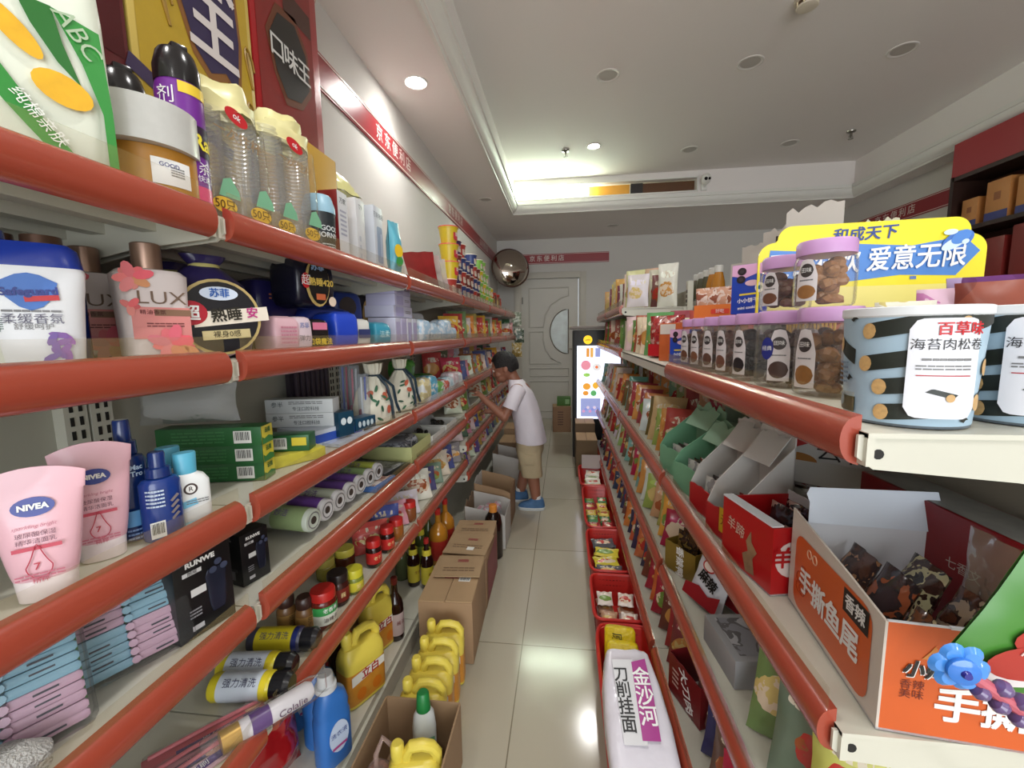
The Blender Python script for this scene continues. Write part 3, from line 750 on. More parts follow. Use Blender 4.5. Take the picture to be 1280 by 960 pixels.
# tall gift boxes standing against the wall on the top shelf
def gift_box(label, y0, y1, base, bodym, sidem, badge, words, h, extra=None):
    w = y1 - y0
    T = thing('display_box', label, 'box', (-.848, (y0 + y1) / 2, z), LF, 'tall boxes against the wall')
    obj('box_body', MB().box((0, .04, h / 2), (w, .08, h), r=.004), bodym, T)
    if extra: extra(T, w, h)
    return T
def g_yellow(T, w, h):
    fm = mat((176, 146, 44), .35, vary=.12, vscale=30)
    patch(T, (0, -.0012, h / 2 - .0), w - .03, h - .03, fm, name='front_panel')
    leaf = [(-.62, -.86), (-.2, -1), (.3, -.9), (.7, -1.02), (.86, -.5), (.74, .2), (.9, .8), (.4, 1.02), (-.5, .95), (-.92, .5), (-.74, -.1), (-.95, -.5)]
    patch(T, (.04, -.002, .665), .215, .54, mat((128, 84, 40), .4), shape=leaf, name='badge_rim')
    patch(T, (.04, -.0028, .665), .19, .5, mat((48, 38, 72), .4), shape=leaf, name='badge')
    for i, c in enumerate('口味王'):
        text(c, .155, mat((206, 198, 196), .4), T, (.04, -.0042, .82 - .155 * i), FRONT, bold=.035)
    patch(T, (-.06, -.0022, .285), .27, .032, mat((58, 44, 78)), turn=-.32, name='ribbon')
    text('槟榔制品', .034, mat((70, 56, 24)), T, (.07, -.003, .3), FRONT)
    for k, (a, b) in enumerate(((-.09, .5), (-.1, .75), (.155, .5), (.15, .8), (.15, .36))):
        mb = MB(); mb.tube([(a + .018 * math.cos(i * .7) * (1 - i / 16), -.003, b + .05 * math.sin(i * .55)) for i in range(14)], .003, 5)
        obj('scroll_ornament', mb, mat((140, 106, 30), .4), T)
def g_red(T, w, h):
    patch(T, (-.01, -.0012, h / 2), w - .06, h - .05, mat((122, 28, 26), .3, vary=.25, vscale=14), name='front_panel')
    leaf = [(-.3, -.95), (.4, -.8), (.9, -.3), (.8, .5), (.3, .98), (-.5, .86), (-.95, .2), (-.7, -.5)]
    patch(T, (0, -.002, .63), .235, .3, mat((96, 50, 26), .4), shape=leaf, name='badge_rim')
    patch(T, (0, -.0028, .63), .205, .25, mat((30, 26, 24), .4), shape=leaf, name='badge')
    for i, c in enumerate('口味王'): text(c, .072, mat((200, 198, 194)), T, (-.066 + .066 * i, -.004, .63), FRONT, bold=.02)
    text('( 2024-2 )', .04, mat((190, 160, 150)), T, (.09, -.003, .93), FRONT)
    text('30元', .05, mat((60, 20, 18)), T, (-.12, -.003, .955), FRONT)
    patch(T, (.05, -.002, .8), .14, .07, mat((66, 34, 26), .4), name='small_badge')
gift_box('tall yellow box with a dark badge of large white characters against the wall', .805, 1.154, z, mat((196, 170, 84), .4), None, None, '', 1.06, g_yellow)
gift_box('tall red box with a dark badge of white characters beside the yellow box', 1.16, 1.493, z, mat((150, 26, 30), .3), None, None, '', 1.04, g_red)
def g_dark(T, w, h):
    patch(T, (0, -.0012, h * .62), w - .02, h * .6, mat((72, 14, 20), .3, vary=.3, vscale=10), name='front_panel')
    patch(T, (0, -.0012, h * .15), w - .02, h * .26, mat((160, 34, 42), .35), name='lower_panel')
gift_box('dark maroon box standing left of the tall yellow box', .44, .799, z, mat((90, 20, 26), .35), None, None, '', 1.0, g_dark)
# the green and white soft pack, cut by the picture edge
p = col(68, -.7, z)
def nappy(T, w, d, h):
    y = -d / 2 * 1.07 - .002
    def fr(u, v): return ((u - .5) * w * .9, y, v * h)
    gm = mat((52, 142, 60), .3); om = mat((240, 180, 40), .35, vary=.25, vscale=40); wm = mat((244, 246, 240), .35)
    def U(a): return .485 - (.485 - a) * .56
    def poly(nm, pts, m, o=0.0): obj(nm, MB().add([(U(a) * w, y - o, max(.02, b * .66) * h) for a, b in pts], [tuple(range(len(pts)))]), m, T, False)
    poly('green_panel', [(.2, .98), (.46, .93), (.49, .45), (.49, .04), (.43, .04), (.43, .42), (.34, .7)], gm)
    poly('green_stripe', [(-.45, .95), (-.36, .92), (.03, .36), (.3, .02), (.17, .02), (-.1, .33), (-.45, .8)], gm, .0006)
    poly('leaf_shape', [(.02, .98), (.2, .98), (.24, .78), (.32, .55), (.2, .66), (.08, .84)], mat((40, 110, 44), .3), .0009)
    for cx, cz, a, b, t in ((-.02, .77, .19, .07, -.75), (.21, .5, .17, .1, -.25), (-.4, .72, .14, .07, -.5)):
        poly('petal', [(cx + a * math.cos(k) * math.cos(t) - b * math.sin(k) * math.sin(t), cz + (a * math.cos(k) * math.sin(t) + b * math.sin(k) * math.cos(t)) * w / h) for k in [2 * PI * i / 18 for i in range(18)]], om, .0014)
    text('ABC', .03, mat((170, 190, 160)), T, (U(.33) * w, y - .003, h * .57), FRONT, turn=-1.0, bold=.0)
    text('纯棉亲肤', .017, wm, T, (U(.06) * w, y - .003, h * .19), FRONT, turn=-.95)
    poly('round_badge', [(-.42 + .16 * math.cos(k), .42 + .16 * w / h * 1.2 * math.sin(k)) for k in [2 * PI * i / 20 for i in range(20)]], mat((40, 70, 60)), .0008)
    poly('badge_face', [(-.42 + .145 * math.cos(k), .425 + .14 * w / h * 1.2 * math.sin(k)) for k in [2 * PI * i / 20 for i in range(20)]], wm, .0012)
    text('A', .03, REDINK, T, (U(-.42) * w, y - .003, h * .28), FRONT)
softpack('nappy_pack', 'big soft white and green pack with orange petals at the end of the top shelf', 'pack', (-.735, .457, z), R(62), .3, .13, .31, mat((232, 238, 222), .32), extra=nappy, seed=3, e=7)
# tape rolls: one on another
p = col(193, -.695, z)
def taperoll(label, p, r, h, m, coil):
    T = thing('tape_roll', label, 'tape', p, R(75), 'tape rolls on the top shelf')
    obj('tape', MB().lathe([(r * .72, 0), (r, 0), (r, h), (r * .72, h), (r * .72, 0)], 40, None, False), m, T)
    obj('core', MB().lathe([(r * .66, .0), (r * .715, .0), (r * .715, h), (r * .66, h), (r * .66, 0)], 32, None, False), mat((196, 172, 130), .7), T)
    if coil:
        patch(T, (-.1, 0, h * .55), .055, .04, WHITE, wrap=r + .0006, name='label_patch')
        text('GOOD', .009, mat((40, 50, 120)), T, (-.15, 0, h * .68), wrap=r + .0012); lines(T, (-.0, 0, h * .58), .02, .016, 4, GREY, wrap=r + .0012)
        cylband(T, r + .0004, h * .16, h * .18, mat((120, 76, 24)), 'tape_end')
    return T
taperoll('roll of brown packing tape on the top shelf under the clear roll', p, wd(53, p), wd(60, p), mat((176, 122, 40), .3, vary=.06, vscale=60), 1)
taperoll('roll of clear packing tape lying on the brown roll', p + Vector((.004, -.012, wd(60, p) + .0005)), wd(57, p), wd(48, p), mat((196, 196, 192), .25, vary=.1, vscale=50), 0)
# purple insect sprays
pur = mat((110, 40, 140), .3)
def sp_extra(T, r, hb):
    cylband(T, r + .0006, hb * .9, hb * .985, mat((232, 200, 60), .3), 'yellow_band', -20, 160)
    cylband(T, r + .0004, 0, hb * .2, mat((214, 52, 120), .3), 'pink_band')
    text('剂', .03, WHITE, T, (-.9, 0, hb * .86), wrap=r + .0012)
    text('Raid', .034, mat((244, 226, 60)), T, (.85, 0, hb * .55), wrap=r + .0016, bold=.03)
    patch(T, (.85, 0, hb * .56), .05, .05, mat((40, 16, 50)), wrap=r + .0009, name='dark_patch')
    text('杀虫', .022, WHITE, T, (.8, 0, hb * .34), wrap=r + .0012); text('快速高效', .012, WHITE, T, (.8, 0, hb * .26), wrap=r + .0012)
p = col(250, -.64, z)
spray('insect_spray', 'purple insect spray can with black cap beside the tape rolls', 'spray can', p, R(62), wd(24, p), wd(185, p), pur, mat((20, 18, 20), .2), wd(38, p), 'purple spray cans', sp_extra)
p = col(170, -.795, z)
spray('insect_spray', 'purple insect spray can with black cap standing behind the tape rolls', 'spray can', p, R(62), wd(26, p), wd(170, p), pur, mat((20, 18, 20), .2), wd(40, p), 'purple spray cans', sp_extra)
# bags of stacked clear cups
cupm = film((238, 240, 240), .16, .08, 0, gloss=.45)
creamm = mat((226, 218, 160), .35, vary=.08, vscale=20)
def cups_bag(label, pxs, x, hpx, seed):
    p0 = col(sum(pxs) / len(pxs), x, z)
    T = thing('cup_pack', label, 'pack of cups', p0, R(80), 'bagged clear cups')
    H = wd(hpx, p0); n = len(pxs); r = .036; gap = .08
    for i in range(n):
        mb = MB(); ox = (i - (n - 1) / 2) * gap; k = 0; zz = .004
        mb.lathe([(r * .72, zz), (r * .97, zz + .085)], 22, Matrix.Translation((ox, 0, 0)), False)
        while zz < H - .1:
            mb.lathe([(r * .95, zz + .08), (r, zz + .084), (r, zz + .088), (r * .95, zz + .09)], 22, Matrix.Translation((ox, 0, 0)), False); zz += .0085
        obj('cup_stack', mb, cupm, T)
    W = gap * (n - 1) + .085
    obj('clear_bag', MB().loft([(0, W / 2, .043, 4), (.01, W / 2 + .004, .047, 4), (H * .5, W / 2 + .004, .047, 4), (H * .86, W / 2, .045, 4)], 28, None, False), film(haze=.05), T)
    rnd = random.Random(seed)
    def top(u, v):
        a = 2 * PI * u; k = 1 - .35 * v; nz = noise.noise(Vector((u * 7, v * 4, seed)))
        return ((W / 2 + .004) * k * math.cos(a) * (1 + .25 * nz) + v * .01, .046 * (k + .3 * nz) * math.sin(a), H * .86 + v * H * .24 + .02 * nz)
    obj('cream_bag_top', MB().sheet(top, 26, 7), creamm, T)
    for i in range(n):
        ox = (i - (n - 1) / 2) * gap
        patch(T, (ox, -.0475, H * .13), .05, .03, mat((226, 182, 60)), name='yellow_label', shape='ell')
        patch(T, (ox + .012, -.0472, H * .28), .045, .04, mat((120, 176, 140)), name='green_label', shape=[(-1, -1), (1, -1), (.9, -.2), (.2, .9), (-.5, .6)])
        text('50只', .022, mat((80, 50, 20)), T, (ox, -.0485, H * .13), FRONT)
    text('一次性杯', .026, mat((150, 120, 80)), T, (.0, -.0485, H * .68), FRONT, turn=-.1)
    patch(T, (.0, -.0482, H * .84), .05, .028, REDINK, name='red_badge', turn=-.3, shape='ell'); text('ok', .016, WHITE, T, (0, -.049, H * .84), FRONT, turn=-.3)
    return T
cups_bag('bag of stacked clear cups with cream top beside the spray can', (276, 312), -.665, 150, 3)
cups_bag('bag of stacked clear cups behind the travel mug', (345, 372), -.68, 138, 8)
def crump(label, p, rz, w, h, t, m, seed, red=True, rx=0.0):
    return pouch('bag', label, 'bag', p, rz, w, h, t, m, None, seed, rx, amp=.12, extra=(lambda T, b: patch(T, (.0, -t * .55, h * .5), w * .3, h * .2, REDINK, shape='ell', turn=-.4, name='red_badge')) if red else None)
crump('crumpled cream and clear bag lying on the yellow carton', (-.70, 1.33, z + .24), R(80), .19, .16, .07, mat((222, 218, 150), .3), 12, rx=R(-62))
p = col(385, -.87, z)
def bx(T, w, d, h):
    text('TURCE', .026, INK, T, (w / 2 + .001, -.01, h * .86), RIGHT)
    patch(T, (w / 2 + .0006, 0, h / 2), d, h - .004, mat((212, 212, 216), .5), RIGHT, 'white_side')
    patch(T, (w / 2 + .0012, .01, h * .6), d * .4, h * .2, mat((190, 150, 60)), RIGHT, 'picture')
carton('carton', 'ochre carton with white end standing against the wall behind the cup bags', 'carton', (-.762, 1.2, z), R(90), .17, .13, .31, mat((190, 148, 52), .5), extra=bx)
# travel mug
p = col(402, -.67, z); w = wd(38, p); H = wd(72, p)
T = thing('travel_mug', 'travel mug with pale blue lid and dark printed body', 'mug', p, R(75))
obj('mug_body', MB().lathe([(w * .42, 0), (w * .44, .003), (w * .5, H * .72)], 28), mat((44, 50, 54), .25), T)
obj('lid', MB().lathe([(w * .51, H * .7), (w * .5, H * .8), (w * .4, H * .98), (w * .36, H)], 28), mat((150, 190, 210), .4), T)
text('GOOD\nMORNING', w * .22, mat((214, 220, 222)), T, (0, 0, H * .38), wrap=w * .482, bold=.02)
lines(T, (0, 0, H * .14), w * .6, H * .12, 3, mat((190, 200, 200)), wrap=w * .462)
p = col(402, -.67, z)
# thin cartons next to the mug
def c1(T, w, d, h):
    patch(T, (w / 2 + .0006, 0, h / 2), d - .002, h - .002, mat((206, 206, 210), .45), RIGHT, 'white_side'); patch(T, (0, -d / 2 - .0006, h / 2), w - .002, h - .002, mat((206, 206, 210), .45), FRONT, 'white_face')
    lines(T, (0, -d / 2 - .0012, h * .55), w * .6, h * .4, 6, mat((150, 150, 170))); text('万家', .018, INK, T, (0, -d / 2 - .0012, h * .86), FRONT)
def thin(label, px, x, wp, hp, m, extra, dd=.2, rz=R(90)):
    p = col(px, x, z); return carton('carton', label, 'carton', p + Vector((-dd / 2, 0, 0)), rz, wd(wp, p), dd, wd(hp, p), m, 'slim cartons on the top shelf', extra)
def c2(T, w, d, h):
    for i in range(3): patch(T, (-w * .15 + .0, -d / 2 - .0008, h * (.15 + .13 * i)), .012, .016, mat((180, 182, 190)), name='tick_box')
    text('T9', .02, mat((120, 122, 130)), T, (0, -d / 2 - .0008, h * .88), FRONT)
def c3(T, w, d, h):
    patch(T, (.005, -d / 2 - .0008, h * .42), w * .62, h * .56, mat((140, 156, 182), .4), name='picture', shape='round'); patch(T, (w * .22, -d / 2 - .0014, h * .42), w * .07, h * .36, mat((214, 222, 234)), name='handle_picture', shape='round')
    text('万家电器', .02, mat((90, 96, 120)), T, (0, -d / 2 - .0008, h * .86), FRONT)
thin('slim white carton with a red edge beside the travel mug', 432, -.64, 24, 82, mat((120, 24, 26), .4), c1, .13)
thin('slim plain white carton in the row of cartons on the top shelf', 454, -.64, 22, 80, mat((206, 206, 208), .45), c2)
thin('slim white carton with a blue kettle picture', 476, -.64, 24, 78, mat((198, 202, 210), .45), c3)
p = col(496, -.65, z)
def sf(T, b):
    patch(T, (-.01, -.03, .1), .05, .05, mat((240, 200, 40)), shape='ell', name='yellow_print'); patch(T, (-.01, -.032, .06), .045, .035, mat((60, 150, 70)), name='leaf_print', turn=.5, shape='ell')
pouch('snack_pouch', 'sky blue pouch with yellow and green print beside the kettle carton', 'pouch', p, R(75), wd(20, p), wd(68, p), .05, mat((96, 176, 196), .3), extra=sf, seed=5)
for i, (px, x, m, lb) in enumerate(((536, -.70, mat((160, 40, 42), .35, vary=.3, vscale=30), 'leaning flat pack with red print beside the blue pouch'), (543, -.70, mat((222, 214, 206), .4), 'leaning flat white pack between the red one and the noodle cups'), (550, -.70, film((225, 225, 225), .45), 'leaning flat pack in clear film in front of the noodle cups'))):
    p = col(px, x, z)
    pouch('flat_pack', lb, 'pack', p, R(6), .15, .235, .014, m, 'leaning flat packs', 20 + i, R(44))
# instant noodle cups in towers
def noodle_cup(p, r, h, c1, c2, label, group, rz):
    T = thing('noodle_cup', label, 'noodle cup', p, rz, group)
    obj('cup_body', MB().lathe([(r * .74, 0), (r * .95, h * .9), (r * 1.0, h * .9), (r * 1.0, h * .96)], 24), mat(c1, .35), T)
    obj('lid', MB().lathe([(r * 1.02, h * .95), (r * 1.02, h), (r * .9, h)], 24), mat(tuple(min(255, v + 30) for v in c2), .35), T)
    patch(T, (0, 0, h * .5), r * .9, h * .6, mat(c2, .35), wrap=r * .885, name='label_patch', shape='round')
    text('面', h * .3, WHITE if sum(c2) < 400 else REDINK, T, (0, 0, h * .55), wrap=r * .9)
    return T
Y1, Y2 = (214, 186, 42), (232, 214, 90); RD1 = (176, 60, 52)
BLU, PUR, GRN, BRN = (52, 66, 120), (70, 50, 92), (132, 190, 80), (120, 50, 44)
tw = [(545, -.83, .0575, .1, [(RD1, 'red'), (RD1, 'red')], 0), (563, -.665, .058, .098, [(RD1, 'red'), (Y1, 'yellow'), (Y1, 'yellow'), (Y1, 'yellow')], 0)]
k = 0
for px, x, r, h, cs, _ in tw:
    p = col(px, x, z)
    for i, (c, nm_) in enumerate(cs):
        zz = z + i * h + (.13 if px == 545 else 0)
        noodle_cup((x, p.y, zz - (.13 if px == 545 else 0)) if px != 545 else (x, p.y, z + i * h), r, h - .0005, c, (200, 60, 70) if c != RD1 else (224, 190, 170), '%s noodle cup in the %s tower of the top shelf, %s up' % (nm_, 'yellow' if px == 563 else 'red', ORD[i]), 'noodle cup towers', R(78))
cols = [(BRN, 'brown'), (BLU, 'dark blue'), (BLU, 'dark blue'), (PUR, 'violet'), (RD1, 'red'), (BRN, 'brown'), (GRN, 'green'), (GRN, 'green'), (Y1, 'yellow')]
yy = p.y + .125
for j in range(11):
    c, nm_ = cols[(j * 2) % len(cols)] if j < 6 else (cols[6 + j % 3])
    hh = (4, 4, 3, 3, 4, 3, 4, 4, 3, 2, 2)[j]
    for i in range(hh):
        cc, nn = (cols[(j + i * 3) % 6] if j < 6 else cols[6 + (j + i) % 3])
        noodle_cup((-.67, yy, z + i * .085), .05, .0845, cc, (214, 206, 190), '%s noodle cup in the %s small tower past the yellow tower, %s up' % (nn, ORD[j], ORD[i]), 'noodle cup towers', R(80))
        if j in (3, 4) and i < 3:
            noodle_cup((-.79, yy + .03, z + i * .085), .05, .0845, cols[(j + i) % 5][0], (214, 206, 190), '%s noodle cup in the rear row behind the %s small tower, %s up' % (cols[(j + i) % 5][1], ORD[j], ORD[i]), 'noodle cup towers', R(80))
    yy += .115
for j in range(5):
    c = ((150, 120, 60), (90, 60, 50), (170, 150, 90), (110, 80, 60), (160, 70, 50))[j]
    jar('jar', '%s jar at the far end of the top shelf, %s of its row' % (('ochre', 'dark brown', 'straw coloured', 'brown', 'rust red')[j], ORD[j]), 'jar', (-.68, yy + .06 + j * .1, z), R(80), .042, .13 + .03 * (j % 2), mat((150, 40, 30), .35), mat(c, .2, vary=.3, vscale=40), None, 'jars at the end of the top shelf')
# ================= second shelf
z = LZ[2]
navy = mat((30, 36, 92), .3)
p = col(56, -.7, z); w = wd(96, p); a = w / 2; H = wd(125, p)
def safe(T):
    y = -.0235
    def ins(u, v): return (u * w, y - .001, v * H)
    patch(T, (0, -.0262, H * .76), w * .5, w * .46, mat((60, 110, 190)), shape=[(-1, .5), (-.4, .9), (0, 1), (.4, .9), (1, .5), (.8, -.3), (.4, -.8), (0, -1), (-.4, -.8), (-.8, -.3)], name='shield')
    text('Safeguard', .0135, mat((24, 44, 130)), T, (0, -.0272, H * .76), FRONT, turn=.05, bold=.04)
    patch(T, (w * .1, -.0268, H * .7), w * .3, .007, REDINK, turn=.1, name='ribbon')
    text('柔缓香氛', .014, mat((90, 88, 110)), T, (0, -.0262, H * .5), FRONT); text('舒缓呵护', .009, GREY, T, (0, -.0262, H * .43), FRONT)
    lines(T, (0, -.0262, H * .58), w * .5, .006, 1, GREY)
    for k in range(9): patch(T, (w * (.12 + .02 * k), -.0262 + .0002 * k, H * (.14 + .035 * ((k * 5) % 7))), .02, .008, mat((110 + k * 4, 84, 160)), shape='ell', turn=.5 + k * .6, name='petal', n=8)
bottle('wash_bottle', 'white curved wash bottle with a blue shield badge and blue cap', 'bottle', p, R(48), [(0, a * .72, .022, 3), (.004, a * .78, .024, 3), (H * .3, a * .84, .025, 3), (H * .7, a * .92, .025, 3), (H * .96, a * 1.0, .025, 3.4), (H, a * .97, .024, 3.4)], mat((226, 228, 232), .3),
       [(H, a * .98, .024, 3.2), (H * 1.18, a * .9, .022, 3), (H * 1.23, a * .75, .018, 3)], mat((24, 52, 150), .25), extra=safe, cap='flip_cap')
p = col(-16, -.735, z)
bottle('wash_bottle', 'white wash bottle with grey green print at the very edge of the second shelf', 'bottle', p, R(48), [(0, .034, .02, 3), (.01, .038, .024, 3), (.12, .04, .024, 3), (.15, .036, .022, 3)], mat((216, 222, 214), .3), [(.15, .034, .02, 3), (.18, .032, .02, 3)], mat((24, 52, 150), .25), extra=lambda T: text('舒清', .02, mat((80, 110, 100)), T, (.012, -.025, .06), FRONT))
for px, x, sc, lb in ((74, -.82, 1.0, 'dark blue bottle with a bronze cap behind the white shield bottle'), (14, -.86, .98, 'dark blue bottle with a bronze cap at the edge behind the white bottles')):
    p = col(px, x, z)
    bottle('shampoo_bottle', lb, 'bottle', p, R(55), [(0, .036, .026, 3), (.006, .042, .03, 3), (.15 * sc, .042, .03, 3), (.175 * sc, .034, .026, 2.4), (.185 * sc, .018, .018)], mat((26, 40, 104), .25), [(.185 * sc, .024, .024), (.22 * sc, .023, .023)], mat((112, 84, 70), .35, .6), extra=lambda T: (patch(T, (0, -.0305, .07), .06, .09, mat((50, 84, 170)), name='label_patch'), text('清爽', .018, WHITE, T, (0, -.0312, .09), FRONT)))
def lux_b(label, p, hide=False):
    w = wd(73, p); a = w / 2; H = .163
    def ex(T):
        y = -.0335
        patch(T, (.004, y + .0012, H * .38), w * .78, H * .36, mat((222, 142, 138), .35), name='pink_panel')
        text('LUX', .034, mat((120, 96, 80)), T, (.006, y, H * .66), FRONT, bold=-.005, sx=1.1)
        patch(T, (.02, y + .0006, H * .5), w * .5, .012, mat((138, 104, 82)), name='bronze_label'); text('精油香氛', .009, mat((90, 30, 30)), T, (-.008, y, H * .5), FRONT)
        lines(T, (.008, y, H * .36), w * .5, H * .06, 2, mat((120, 60, 60)))
        rnd = random.Random(4)
        for cx, cz, n_, s_ in ((-.3, .88, 9, .03), (.12, .14, 12, .034), (-.36, .56, 4, .02), (.3, .1, 6, .024)):
            for k in range(n_):
                t = k * 2.4; r = .004 + .0016 * k
                patch(T, (cx * w + r * math.cos(t), y - .0003 - .00015 * k, cz * H + r * math.sin(t)), s_, s_ * .55, mat((214 + (k * 7) % 30, 96 + (k * 23) % 60, 100 + (k * 17) % 40), .4), turn=t, shape='ell', name='petal', n=10)
    return bottle('body_wash_bottle', label, 'bottle', p, R(62), [(0, a * .84, .026, 4), (.004, a * .88, .03, 4), (H * .3, a * .9, .032, 4), (H * .93, a * .98, .032, 4), (H * .985, a * .82, .028, 3.4), (H, a * .45, .02, 2)], mat((224, 212, 210), .3), [(H, .021, .021), (H + .046, .021, .021), (H + .048, .019, .019)], mat((150, 122, 106), .32, .7), 'white floral body wash bottles', ex)
p = col(198, -.72, z); lux_b('white body wash bottle with pink flowers and bronze cap on the second shelf', p)
p = col(122, -.85, z); lux_b('white floral body wash bottle half hidden behind the dark blue bottle', p)
# night pad bags: black and gold drawstring packs
def nightbag(T, w, h, t, big=True):
    y = -t / 2 - .012
    patch(T, (0, y + .002, h * .46), w * .98, h * .84, mat((190, 168, 110), .35), shape='ell', name='gold_ring', n=28)
    patch(T, (0, y + .001, h * .46), w * .9, h * .78, mat((26, 26, 32), .3), shape='ell', name='dark_panel', n=28)
    patch(T, (0, y - .0, h * .72), w * .44, h * .15, mat((210, 222, 240)), shape='ell', name='brand_cloud')
    text('苏菲', h * .1, mat((40, 96, 180)), T, (0, y - .001, h * .72), FRONT, bold=.03)
    patch(T, (-w * .33, y - .001, h * .5), w * .36, h * .26, mat((178, 30, 48)), shape='ell', name='red_disc')
    patch(T, (.02, y - .0005, h * .47), w * .9, h * .16, mat((236, 226, 210)), name='white_strip', turn=.12)
    text('超', h * .17, WHITE, T, (-w * .33, y - .002, h * .49), FRONT, bold=.03)
    text('熟睡', h * .16, mat((44, 40, 30)), T, (w * .06, y - .002, h * .48), FRONT, turn=.12, bold=.03); text('安', h * .13, mat((190, 50, 130)), T, (w * .37, y - .002, h * .51), FRONT, bold=.03)
    patch(T, (w * .05, y - .001, h * .27), w * .56, h * .1, mat((206, 190, 140)), name='gold_label', turn=.06)
    text('裸身0感', h * .08, mat((60, 50, 30)), T, (w * .05, y - .002, h * .27), FRONT, turn=.06)
def nb(label, px, x, sz, seed, dark=True):
    p = col(px, x, z); w, h, t = wd(sz[0], p), min(.205, wd(sz[1], p)), .09
    T = thing('pad_bag', label, 'bag', p, R(62), 'black night pad bags')
    mb = MB(); secs = [(0, w * .34, t * .3, 3), (.006, w * .42, t * .42, 3), (h * .25, w * .5, t * .52, 2.6), (h * .5, w * .5, t * .52, 2.6), (h * .72, w * .4, t * .42, 2.4), (h * .85, w * .26, t * .3), (h * .9, w * .14, t * .2), (h * .94, w * .2, t * .24), (h, w * .26, t * .2)]
    mb.loft(secs, 36); rnd = random.Random(seed); o = rnd.uniform(0, 50)
    mb.v = [(v[0] + .006 * noise.noise(Vector((v[0] * 40 + o, v[1] * 40, v[2] * 20))), v[1] + .006 * noise.noise(Vector((v[0] * 40, v[1] * 40 + o, v[2] * 30))), v[2]) for v in mb.v]
    obj('bag_body', mb, mat((44, 36, 82), .28), T)
    patch(T, (-w * .12, -t * .5, h * .1), w * .7, h * .2, mat((214, 186, 196), .35), name='pink_base', shape='ell')
    nightbag(T, w * .96, h * .86, t)
    obj('drawstring', MB().tube([(w * .15 * math.cos(2 * PI * i / 14), t * .21 * math.sin(2 * PI * i / 14), h * .9) for i in range(14)], .004, 6, None, True), mat((200, 190, 120)), T)
nb('black and gold night pad bag with large characters beside the floral bottle', 286, -.68, (96, 150), 4)
nb('black and gold night pad bag half hidden behind the floral bottle', 222, -.85, (84, 125), 7)
for i, (px, x, lb) in enumerate(((140, -.9, 'dark folded film pack at the back between the bottles'), (262, -.9, 'dark film pack at the back behind the night pad bags'))):
    p = col(px, x, z); softpack('film_pack', lb, 'pack', p, R(70), .16, .08, .16, mat((26, 24, 32), .25), seed=30 + i, extra=lambda T, w, d, h: patch(T, (0, -d * .56, h * .45), w * .5, h * .5, mat((90, 84, 110), .3), shape='ell'))
# packs further along the second shelf
def panel_pack(name, label, px, x, wp, hp, m, ins=None, d=.12, rz=R(72), zz=0, group='paper packs on the second shelf', e=7, seed=0):
    p = col(px, x, z + zz); q = softpack(name, label, 'pack', p, rz, wd(wp, p), d, wd(hp, p), m, group, ins, seed, e=e); return q
def p420(T, w, d, h):
    y = -d * .535 - .002
    patch(T, (0, y, h * .5), w * .62, h * .96, mat((190, 164, 100)), shape='ell', name='gold_ring'); patch(T, (.003, y - .001, h * .52), w * .54, h * .9, BLACK, shape='ell', name='dark_panel')
    text('苏菲', h * .16, mat((170, 200, 240)), T, (0, y - .002, h * .8), FRONT, bold=.03); patch(T, (-w * .3, y - .001, h * .52), w * .22, h * .3, REDINK, shape='ell', name='red_disc'); text('超', h * .22, WHITE, T, (-w * .3, y - .002, h * .52), FRONT)
    text('熟睡420', h * .17, mat((222, 190, 90)), T, (w * .08, y - .002, h * .5), FRONT, bold=.03); patch(T, (w * .05, y - .002, h * .22), w * .24, h * .12, mat((210, 110, 70)), name='orange_label')
    patch(T, (w * .36, y - .001, h * .14), w * .2, h * .2, mat((220, 200, 180)), shape='ell', name='print')
panel_pack('pad_pack', 'blue pack of pads under the black gold pack', 400, -.78, 80, 50, mat((40, 58, 150), .3), None, seed=41)
panel_pack('pad_pack', 'black gold pack with orange label lying on the blue pack', 380, -.72, 56, 60, mat((24, 24, 40), .25), p420, .11, zz=wd(50, col(380, -.72, z)) + .006, seed=42)
panel_pack('pad_pack', 'dark violet pack at the back of the second shelf', 336, -.86, 60, 90, mat((44, 40, 96), .25), lambda T, w, d, h: lines(T, (0, -d * .55, h * .75), w * .5, h * .1, 2, mat((200, 120, 80))), seed=43)
panel_pack('tissue_pack', 'pale pink pack beside the black night pad bag', 348, -.69, 36, 46, mat((222, 180, 190), .35), lambda T, w, d, h: lines(T, (0, -d * .56, h * .5), w * .6, h * .5, 5, mat((200, 130, 150))), .08, seed=44)
panel_pack('tissue_pack', 'pale pink and silver pack between the pink and the black packs', 368, -.68, 26, 44, mat((216, 196, 204), .35), lambda T, w, d, h: (text('苏菲', .014, mat((60, 100, 170)), T, (0, -d * .56, h * .75), FRONT), text('弹力', .016, mat((120, 110, 120)), T, (0, -d * .56, h * .4), FRONT)), .08, seed=45)
panel_pack('tissue_pack', 'small black pack with yellow characters below the black gold pack', 394, -.66, 30, 40, mat((24, 22, 24), .3), lambda T, w, d, h: (patch(T, (0, -d * .57, h * .78), w * .7, h * .22, mat((214, 120, 150)), name='print'), text('口袋魔法', h * .22, mat((226, 196, 60)), T, (0, -d * .57, h * .3), FRONT, bold=.03)), .07, seed=46)
panel_pack('tissue_pack', 'bright blue soft pack in front of the dark blue boxes', 422, -.68, 38, 46, mat((36, 70, 190), .3), None, .1, seed=47)
panel_pack('pad_pack', 'dark blue pack with black print above the bright blue one', 425, -.84, 44, 74, mat((34, 56, 130), .3), lambda T, w, d, h: patch(T, (-w * .1, -d * .56, h * .72), w * .6, h * .34, mat((50, 44, 44)), name='print', shape='ell'), seed=48)
